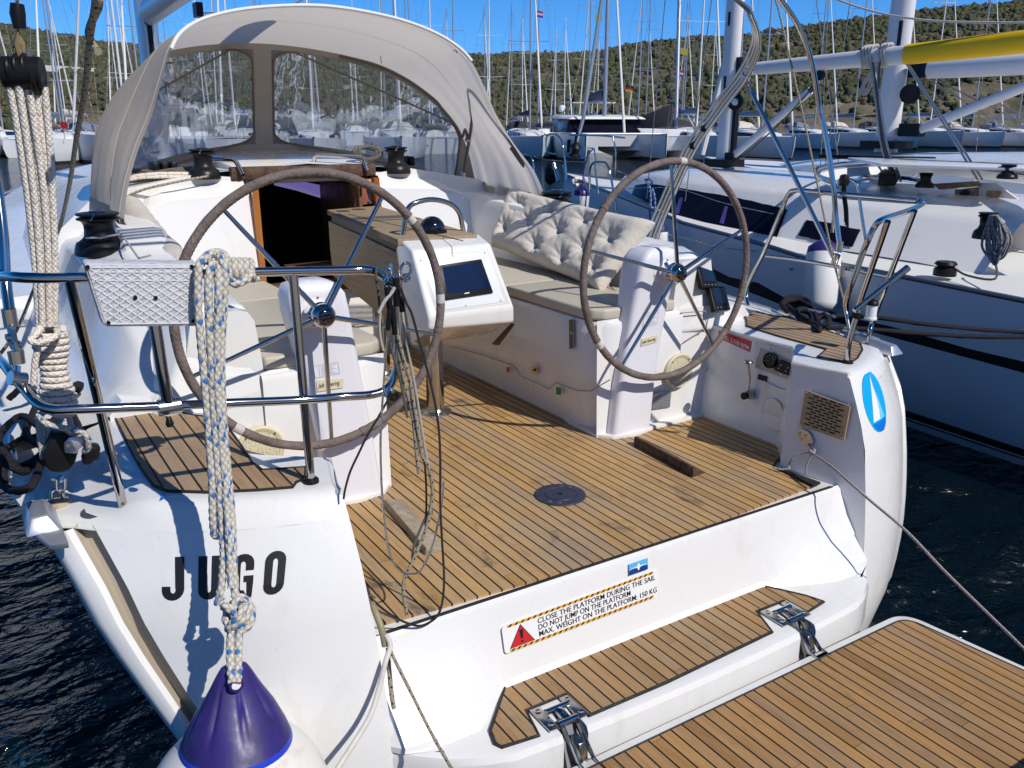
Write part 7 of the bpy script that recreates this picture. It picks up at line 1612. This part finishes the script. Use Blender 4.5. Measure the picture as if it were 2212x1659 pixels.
_WP=np.array(_WP); _r=_WP-CAM; _X=1106+FPX*(_r@RT)/(_r@FW); _Y=829.44-FPX*(_r@UP)/(_r@FW)
def wallpt(px,py,off=.012):
    k=int(((_X-px)**2+(_Y-py)**2).argmin()); return Vector(_WP[k])+Vector((-off,-.3*off,0))
def winpoly(tp_,bt_,name='cabin_window'):
    n=26; rows_=[]
    tx=np.linspace(tp_[0][0],tp_[-1][0],n); bx=np.linspace(bt_[0][0],bt_[-1][0],n)
    for k in range(n):
        T_=(tx[k],np.interp(tx[k],[q[0] for q in tp_],[q[1] for q in tp_])); B_=(bx[k],np.interp(bx[k],[q[0] for q in bt_],[q[1] for q in bt_]))
        rows_.append([wallpt(T_[0]*(1-f)+B_[0]*f,T_[1]*(1-f)+B_[1]*f,.022) for f in (0,.33,.66,1)])
    return MB().grid(rows_).build(name,WIN,A_y,smooth=60)
winpoly([(1374,400),(1395,396),(1450,402),(1520,414),(1600,428),(1660,442),(1702,451)],[(1366,420),(1395,436),(1450,462),(1520,481),(1580,494),(1640,504),(1681,512)])
winpoly([(1744,474),(1800,482),(1861,496)],[(1726,508),(1790,524),(1843,533)])
for px in (1463,1560): 
    a=[wallpt(px+8,425+(px-1463)*.20,.03),wallpt(px+16,427+(px-1463)*.2,.03),wallpt(px+6,462+(px-1463)*.22,.03),wallpt(px-3,460+(px-1463)*.22,.03)]; MB().add(a,[(0,1,2,3)]).build('blind_strip',pm('blind_violet',(.10,.07,.30),.5) if 'blind_violet' not in MATS else MATS['blind_violet'],A_y,smooth=0)
# deck fittings: long chrome hoop of the lowered sprayhood, hatch lines, winches, clutch
R1=lambda q,z: [az(x,y,z) for x,y in q]
rim=R1([(1800,391),(1772,382),(1762,370),(1775,360),(1830,352),(1930,349),(2020,352),(2120,360),(2230,372),(2400,392)],1.20)
tube('lowered_hood_hoop',cr(rim,5),.018,CHR,A_y,n=10); rim2=R1([(1800,396),(1778,388),(1768,376),(1782,366),(1840,358),(1930,355),(2020,358),(2120,366),(2230,378),(2400,400)],1.19); tube('lowered_hood_hoop',cr(rim2,5),.014,CHR2,A_y,n=10)
MB().grid([[p+Vector((0,0,-.02)) for p in cr(rim2,3)],[p+Vector((.12,-.05,-.10)) for p in cr(rim2,3)]]).build('hood_base',DKW_,A_y,smooth=60)
def nwinch(px,py,z,r,h,par): 
    c=az(px,py,z); P=[(1.0,0),(1.0,.10),(.97,.16),(.90,.27),(.66,.36),(.56,.5),(.62,.735),(.80,.80),(.63,.85),(.80,.91),(.74,.925),(0,.93)]
    return MB().lathe([(a*r,b*h) for a,b in P],c,(0,0,1),28).build('winch',WBLK,par,smooth=50),c
nwinch(1997,405,1.02,.085,.15,A_y); 
w2,c2=nwinch(2128,515,.86,.085,.19,A_y); nwinch(2175,386,1.15,.085,.13,A_y)
q=[az(1895,402,1.03),az(1935,402,1.03),az(1940,392,1.03),az(1905,388,1.03)]; MB().extr(q,(0,0,.12)).build('rope_clutch',BLK,A_y,bevel=.02)
tube('grab_rail',rounded([az(1855,392,1.02),az(1862,378,1.06),az(1960,385,1.08),az(1985,390,1.08),az(1988,400,1.02)],.05),.02,CHR,A_y)
tube('grab_rail',rounded([az(1975,380,1.02),az(1985,370,1.08),az(2085,378,1.10),az(2108,385,1.08),az(2110,395,1.02)],.05),.02,CHR,A_y)
# companionway woodwork and grey bulkhead
wd_=pm('honey_wood',(.33,.20,.10),.5,bump=.3,bscale=20,var=.45,vscale=12)
def apl(pts,x,name,mat,th=.03): return MB().extr([ax_(px,py,x) for px,py in pts],(th,0,0)).build(name,mat,A_y,bevel=.003)
apl([(2012,397),(2112,391),(2114,402),(2030,410)],6.1,'companion_sill',wd_)
apl([(2062,410),(2110,404),(2108,440),(2085,470),(2066,468)],6.12,'companion_door',wd_); apl([(2071,425),(2096,425),(2092,466),(2078,468)],6.10,'dark_board',DKW,.015)
apl([(2075,411),(2091,410),(2091,420),(2074,421)],6.09,'door_lock',BLK,.015)
apl([(2114,395),(2150,395),(2212,440),(2260,520),(2240,560),(2100,478)],6.15,'cockpit_bulkhead',pm('shaded_grp',(.62,.60,.60),.5),.03); apl([(2131,412),(2162,412),(2155,470),(2124,468)],6.13,'slatted_vent',wd_,.015)
# mast, boom, vang
mA=ax_(1564,356,6.4); m_=MB()
sec=[[ (6.4+.085*math.cos(a),mA.y+.125*math.sin(a),z) for a in np.linspace(0,2*math.pi,18,endpoint=False)] for z in (1.0,16)]
mast=MB().grid(sec,closed=True).build('mast',MSW,A_y,smooth=60)
MB().box((6.4,mA.y,1.12),(.30,.42,.09)).build('mast_collar',BLK,mast); MB().box((6.4,mA.y-.14,1.75),(.06,.06,1.3)).build('mast_track',BLK,mast)
for z in (2.65,1.9): MB().box((6.4-.086,mA.y,z+.2),(.01,.035,.16)).build('mast_slot',BLK,mast)
c=ax_(1589,220,6.31); MB().lathe([(.06,-.03),(.10,-.02),(.10,.02),(.06,.03),(0,.03)],c,(-1,-.4,0),20).build('halyard_winch',BLK,mast); MB().lathe([(.045,.03),(.04,.036),(0,.038)],c,(-1,-.4,0),16).build('winch_top',CHR2,mast)
bA=[ax_(1612,150,6.4),ax_(1958,118,6.4),ax_(2212,90,6.4),ax_(2600,46,6.4)]
def boomsec(p,h,w): return [(p.x+w*math.cos(a),p.y,p.z+h*math.sin(a)) for a in np.linspace(0,2*math.pi,16,endpoint=False)]
mb=MB().grid([boomsec(bA[0],.072,.06),boomsec(bA[1],.095,.07)],closed=True); mb.f.append(tuple(range(16))); mb.mi.append(0); mb.build('boom',MSW,mast,smooth=60)
YC=pm('cover_yellow',(.85,.52,.004),.55,bump=.25,bscale=5)
mb=MB().grid([boomsec(bA[1]+Vector((0,0,-.0)),.10,.075),boomsec(bA[2]+Vector((0,0,.0)),.105,.08),boomsec(bA[3]+Vector((0,0,0)),.10,.08)],closed=True); mb.f.append(tuple(range(16))); mb.mi.append(0); mb.build('boom_cover',YC,mast,smooth=60)
MB().box(bA[0]+Vector((0,.05,0)),(.08,.10,.13)).build('gooseneck',BLK,mast)
va,vb=ax_(1582,338,6.4),ax_(1750,196,6.4); tube('boom_vang',[va,vb],.045,MSW,mast,n=14); tube('vang_end',[vb,vb+(vb-va).normalized()*.12],.03,BLK,mast); MB().box(va+Vector((0,.03,-.02)),(.14,.18,.14)).build('vang_bracket',BLK,mast)
c=ax_(1772,163,6.4); MB().lathe([(.0,-.02),(.055,-.02),(.055,.02),(0,.02)],c,(1,0,0),16).build('vang_block',BLK,mast)
MB().tube([ax_(1760,185,6.36),ax_(1690,262,6.36),ax_(1605,340,6.36)],.010,6).build('vang_line',RGRY,mast)
# rope wraps and falls on the boom
for px in (1870,1876,1883,1890,1908,1915,1921):
    p=ax_(px,123-(px-1870)*.09,6.4); MB().tube([p+Vector((.085*math.cos(a),.012*math.sin(3*a),.112*math.sin(a))) for a in np.linspace(0,2*math.pi,20,endpoint=False)],.013,8,closed=True).build('rope_wrap',RWHT,mast)
for k,(a,b,c,d) in enumerate(((1880,1893,1905,1928),(1886,1898,1912,1936),(1893,1902,1918,1944),(1900,1898,1908,1932))):
    MB().tube(cr([ax_(a,135,6.3),ax_(b,230,6.2),ax_(c,320,6.1),ax_(d-4,372,6.02),ax_(d+2,392,5.98)],5),.011,6).build('reef_line',RGRY if k%2 else RWHT,mast)
for a,b in ((1888,1862),(1894,1866)): MB().tube(cr([ax_(a,135,6.35),ax_(a-10,180,6.35),ax_(b+3,205,6.35),ax_(b,185,6.35),ax_(a-4,150,6.35)],5),.010,6).build('reef_line',RWHT,mast)
for a,b in ((1958,2112),(1962,2122)): MB().tube([ax_(a,138,6.4),ax_((a+b)/2,262,6.25),ax_(b,388,6.1)],.011,6).build('mainsheet',RWHT,mast)
MB().tube(cr([ax_(1790,-8,6.4),ax_(1870,20,6.4),ax_(1955,38,6.4),ax_(2060,47,6.4),ax_(2300,50,6.4)],5),.011,6).build('topping_lift',RWHT,mast)
for sg in (-1,1):
    MB().tube([(6.4+sg*1.55,mA.y-.3,.75),(6.4+sg*1.1,mA.y-.25,7),(6.4,mA.y,14)],.006,5).build('shroud',WIRE,mast); MB().tube([(6.4+sg*1.4,mA.y-.8,.75),(6.4,mA.y,7)],.006,5).build('shroud',WIRE,mast)
bo_=Vector(SA[-1]); MB().tube([bo_+Vector((0,-.25,.3)),bo_+Vector((0,-.5,.9)),Vector((6.4,mA.y,15))],.03,8,rs=[.02,.03,.03]).build('forestay',ALU,mast)
fd=bo_+Vector((0,-.3,.38)); MB().lathe([(.09,-.08),(.10,-.06),(.06,-.03),(.06,.04),(.10,.06),(.09,.08),(.04,.14),(.03,.3)],fd,(0,-.2,1),20).build('furling_drum',BLK,mast)
# pulpit, mooring gear and bow fender
cF=lambda x,y:(1094.4+x*.2604,172.8+y*.2604)
def pf(lst,x,r=.014,name='pulpit_tube',mat=None): return tube(name,cr([ax_(*cF(*q),x) for q in lst],4),r,mat or CHR,A_y,n=10)
pf([(500,830),(455,500),(340,455),(335,590),(420,615)],6.2,.014); pf([(500,830),(470,700)],6.2); pf([(530,455),(760,460),(980,480)],6.3,.014); pf([(740,680),(725,560)],6.0,.012); pf([(900,820),(905,600),(880,470)],6.1,.012)
pf([(690,930),(690,760),(715,690),(770,680),(830,700),(870,830),(915,1130)],5.2,.016); pf([(730,700),(760,940)],5.3,.014)
pf([(120,620),(180,620),(215,660),(230,790)],7.0,.016)
pf([(230,640),(400,670),(700,690),(960,770),(1100,840)],5.3,.005,'lifeline',WIRE)
pf([(860,1120),(1300,1270),(1500,1320),(1750,1385),(2080,1420)],4.25,.005,'lifeline',WIRE)
pf([(1000,900),(1400,900),(1800,1020),(2212,1110)],4.5,.004,'lifeline',WIRE)
an=ax_(*cF(370,760),6.3); MB().lathe([(.02,-.22),(.09,-.16),(.12,0),(.09,.12),(.02,.2)],an,(.3,.2,1),16).build('bow_anchor',BLK,A_y); tube('anchor_shank',[ax_(*cF(390,690),6.3),ax_(*cF(430,840),6.3)],.035,CHR2,A_y)
messy('mooring_coil',ax_(*cF(590,850),6.0),.11,.05,.04,4,.022,RCRM,'cream rope coil on the foredeck of the neighbour yacht','rope coil',seed=9,tilt=1.3)
def smallfender(px0,py0,px1,py1,x,rpx,lab,top=.35):
    a,b=ax_(px0,py0,x),ax_(px1,py1,x); r=rpx*sizeat(a); L=(a-b).length; d=(b-a).normalized()
    t=thing('fender',lab,'fender',tuple(b))
    MB().lathe([(.15*r,0),(.5*r,.03*L),(.95*r,.16*L),(r,top*L)],a,d,24,cap=False).build('fender_cap',FB,t,smooth=70)
    MB().lathe([(r,top*L),(r,.88*L),(.8*r,.96*L),(.3*r,L)],a,d,24,cap=False).build('fender_body',WHT,t,smooth=70); return a
a=smallfender(*cF(625,890),*cF(615,1075),5.25,17,'short blue and white fender hanging near the neighbour bow'); MB().tube([a,ax_(*cF(640,760),5.25),ax_(*cF(690,575),5.2)],.010,6).build('fender_line',RBL2)
tag(bpy.data.objects['fender_line'],'thin blue line holding the fender at the neighbour bow','rope')
smallfender(*cF(1260,1180),*cF(1270,1420),4.2,19,'blue-capped white fender half hidden behind the tufted cushion')
a=ax_(1778,548,4.12); b=ax_(1768,700,3.98)
t=thing('fender','large white fender with dark purple cap hanging on the neighbour hull behind our pushpit','fender',tuple(b))
r=36*sizeat(a); d=(b-a).normalized(); L=(b-a).length
MB().lathe([(.12*r,-.02*L),(.4*r,.02*L),(.9*r,.10*L),(r*.98,.2*L)],a+Vector((0,0,.12)),d,30,cap=False).build('fender_cap',FB,t,smooth=70); MB().lathe([(r*.98,.2*L),(r,.3*L),(r,.9*L),(.75*r,.99*L),(.2*r,1.02*L)],a+Vector((0,0,.12)),d,30,cap=False).build('fender_body',WHT,t,smooth=70)
# hanks of blue line and black strops on the lifelines
for (q,x,mt,lab,r,n) in (([(1150,830),(1190,825),(1210,850),(1180,870),(1160,850),(1190,900),(1195,1000),(1190,1100),(1200,1180),(1225,1120),(1230,1000),(1210,900)],5.0,RBL2,'blue and white flecked rope hank hung on the neighbour lifeline',.014,8),([(680,590),(700,565),(720,570),(700,590),(665,640),(655,740),(640,800),(655,860),(640,885)],5.6,RBL2,'light blue line knotted at the neighbour pulpit',.010,6)):
    o=MB().tube(cr([ax_(*cF(*p),x-.01*i) for i,p in enumerate(q)],5),r,n).build('rope_hank',mt); tag(o,lab,'rope')
cG=lambda x,y:(1670.4+x*.2448,230.4+y*.2448)
bo2=[]
for k,(dx,dy) in enumerate(((0,0),(8,10),(16,4),(22,14))):
    bo2.append([cG(615+dx,650),cG(612+dx,760+dy),cG(640+dx-10,900),cG(635+dx,1020+dy*3)])
ob=thing('black_strops','black straps tied in a bunch on the chrome gate of the neighbour yacht','straps',tuple(ax_(*cG(620,650),4.45)))
for q in bo2: MB().tube(cr([ax_(*p,4.45) for p in q],4),.010,6).build('strap',BLK,ob)
MB().lathe([(.0,-.05),(.04,-.04),(.05,0),(.035,.05),(0,.06)],ax_(*cG(625,655),4.44),n=12).build('strap_knot',BLK,ob)
tube('gate_rail',cr([ax_(*cG(*q),4.45) for q in ((520,1110),(550,760),(560,680),(600,645),(690,650),(740,700),(780,950),(820,1200))],5),.014,CHR,A_y,n=10)
# rope hank on the coaming winch
hk=thing('rope_hank','grey flecked rope hank hung over the chrome winch at the right edge','rope coil',tuple(c2)); c0=ax_(*cG(1960,960),c2.x-.12)
rgk=random.Random(3)
for k in range(11):
    w=rgk.uniform(20,85)*(1 if k%3 else 1.5); l=rgk.uniform(260,430); sx=rgk.uniform(-60,90)
    q=[(1930+sx*.3,960),(1930+sx*.3-w*.5,1040),(1950+sx-w,1040+l*.5),(1950+sx*.6-w*.2,960+l),(1960+sx*.8+w*.4,1000+l*.8),(1950+sx+w,1040+l*.3),(1960+sx*.3+w*.3,1000),(1950+sx*.3,960)]
    MB().tube(cr([ax_(*cG(*p),c2.x-.14-.012*k%.05) for p in q],5),.0085,7).build('rope_bight',RFLG,hk) if 'RFLG' in globals() else None
# stanchions and stripes
MB().lathe([(.02,0),(.02,.01),(0,.012)],ax_(1710,580,4.13),(-1,-.3,0),14).build('hull_stud',CHR2,A_y)
c=ax_(2040,595,4.35); MB().lathe([(.085,0),(.085,.05),(.06,.07),(.085,.09),(.07,.11),(0,.11)],c,n=20).build('turning_block',BLK,A_y)
MB().tube(cr([c+Vector((.02,-.05,.07)),ax_(2090,595,4.3),ax_(2150,602,4.25),ax_(2150,560,4.5),ax_(2160,545,4.6)],5),.009,7).build('sheet_line',RGRY,A_y)
cl=az(1590,500,.60); 
lt=[]
fnA=lambda u,v: Vector((4.0+.01,0,0))
A0,B0,D0=ax_(2164,736,4.005),ax_(2260,764,4.0),ax_(2164,712,4.005); fn=quadfn(A0,B0,D0,3.0,1,.012); vs,fs=textmesh('diso',1.0,bold=True); wdt=max(v[0] for v in vs); MB().add([fn(v[0]*3.0/wdt,v[1]) for v in vs],fs).build('lettering',WP,A_y,smooth=0,recalc=False)
# second neighbour
SB=[(cxx,y,z) for cxx,y,z in ((8.75,-3,.55),(8.72,0,.55),(8.75,3,.62),(8.95,5.5,.72),(9.4,7.8,.80),(10.2,9.8,.88),(10.97,11,.92))]
B_y=neighbour(11.0,SB,'second white sloop beyond the near neighbour with thick white mast and long coachroof rail',False)
rows=[]
for y,w,z in ((-2,1.35,1.20),(1,1.4,1.22),(3.5,1.35,1.2),(6.0,1.15,1.12),(7.8,.8,.98),(8.9,.35,.86)): rows.append([(11-w*1.12,y,.66),(11-w,y,z-.06),(11-w*.5,y,z+.02),(11,y,z+.05),(11+w*.5,y,z+.02),(11+w,y,z-.06),(11+w*1.12,y,.66)])
MB().grid(rows).build('coachroof',GEL,B_y,smooth=40)
tube('coachroof_rail',[az(1770,338,1.26),az(1850,340,1.26),az(1950,342,1.26),az(2018,343,1.24)],.022,BLK,B_y)
MB().extr([az(1830,346,1.24),az(2080,350,1.24),az(2212,356,1.24),az(2212,370,1.22),az(1900,360,1.22)],(0,0,.03)).build('hatch_garage',GEL,B_y,bevel=.01)
mB=ax_(1915,308,11); secs=[[(11+.14*math.cos(a),mB.y+.20*math.sin(a),z) for a in np.linspace(0,2*math.pi,18,endpoint=False)] for z in (1.15,18)]
mast2=MB().grid(secs,closed=True).build('mast',MSW,B_y,smooth=60); MB().box((11,mB.y,1.27),(.5,.65,.12)).build('mast_collar',BLK,mast2)
MB().box((10.86,mB.y-.1,2.9),(.03,.05,.5)).build('mast_slot',BLK,mast2)
gB=ax_(2008,150,11); gE=ax_(2300,134,11)
MB().grid([boomsec(gB,.14,.11),boomsec(gE,.15,.12)],closed=True).build('boom',MSW,mast2,smooth=60); MB().box(gB+Vector((0,.15,0)),(.14,.35,.22)).build('gooseneck',BLK,mast2)
v0,v1=ax_(1982,281,11),ax_(2300,152,11); tube('boom_vang',[v0,v1],.075,MSW,mast2,n=14); MB().box(v0+Vector((0,.1,0)),(.2,.35,.2)).build('vang_bracket',BLK,mast2)
c=ax_(1966,203,10.8); MB().lathe([(.09,-.04),(.15,-.03),(.15,.03),(.09,.04),(0,.04)],c,(-1,-.4,0),20).build('halyard_winch',BLK,mast2)
for a,b,c_,d in ((1990,160,2212,300),(1996,160,2240,280),(2160,225,2212,250)): MB().tube([ax_(a,b,11),ax_(c_,d,11)],.010,5).build('control_line',WIRE,mast2)
for sg in (-1,1): MB().tube([(11+sg*2.0,mB.y-.4,.75),(11+sg*1.3,mB.y-.3,8),(11,mB.y,16)],.008,5).build('shroud',WIRE,mast2)
MB().tube([(10.9,11,1.0),(11,mB.y,16)],.05,8,rs=[.07,.05]).build('furled_headsail',FUR,mast2)
nt3=az(2255,392,1.1)
tube('stern_rail',cr([az(2000,330,1.9),az(2150,335,1.85),az(2300,345,1.8)],4),.02,CHR,B_y)
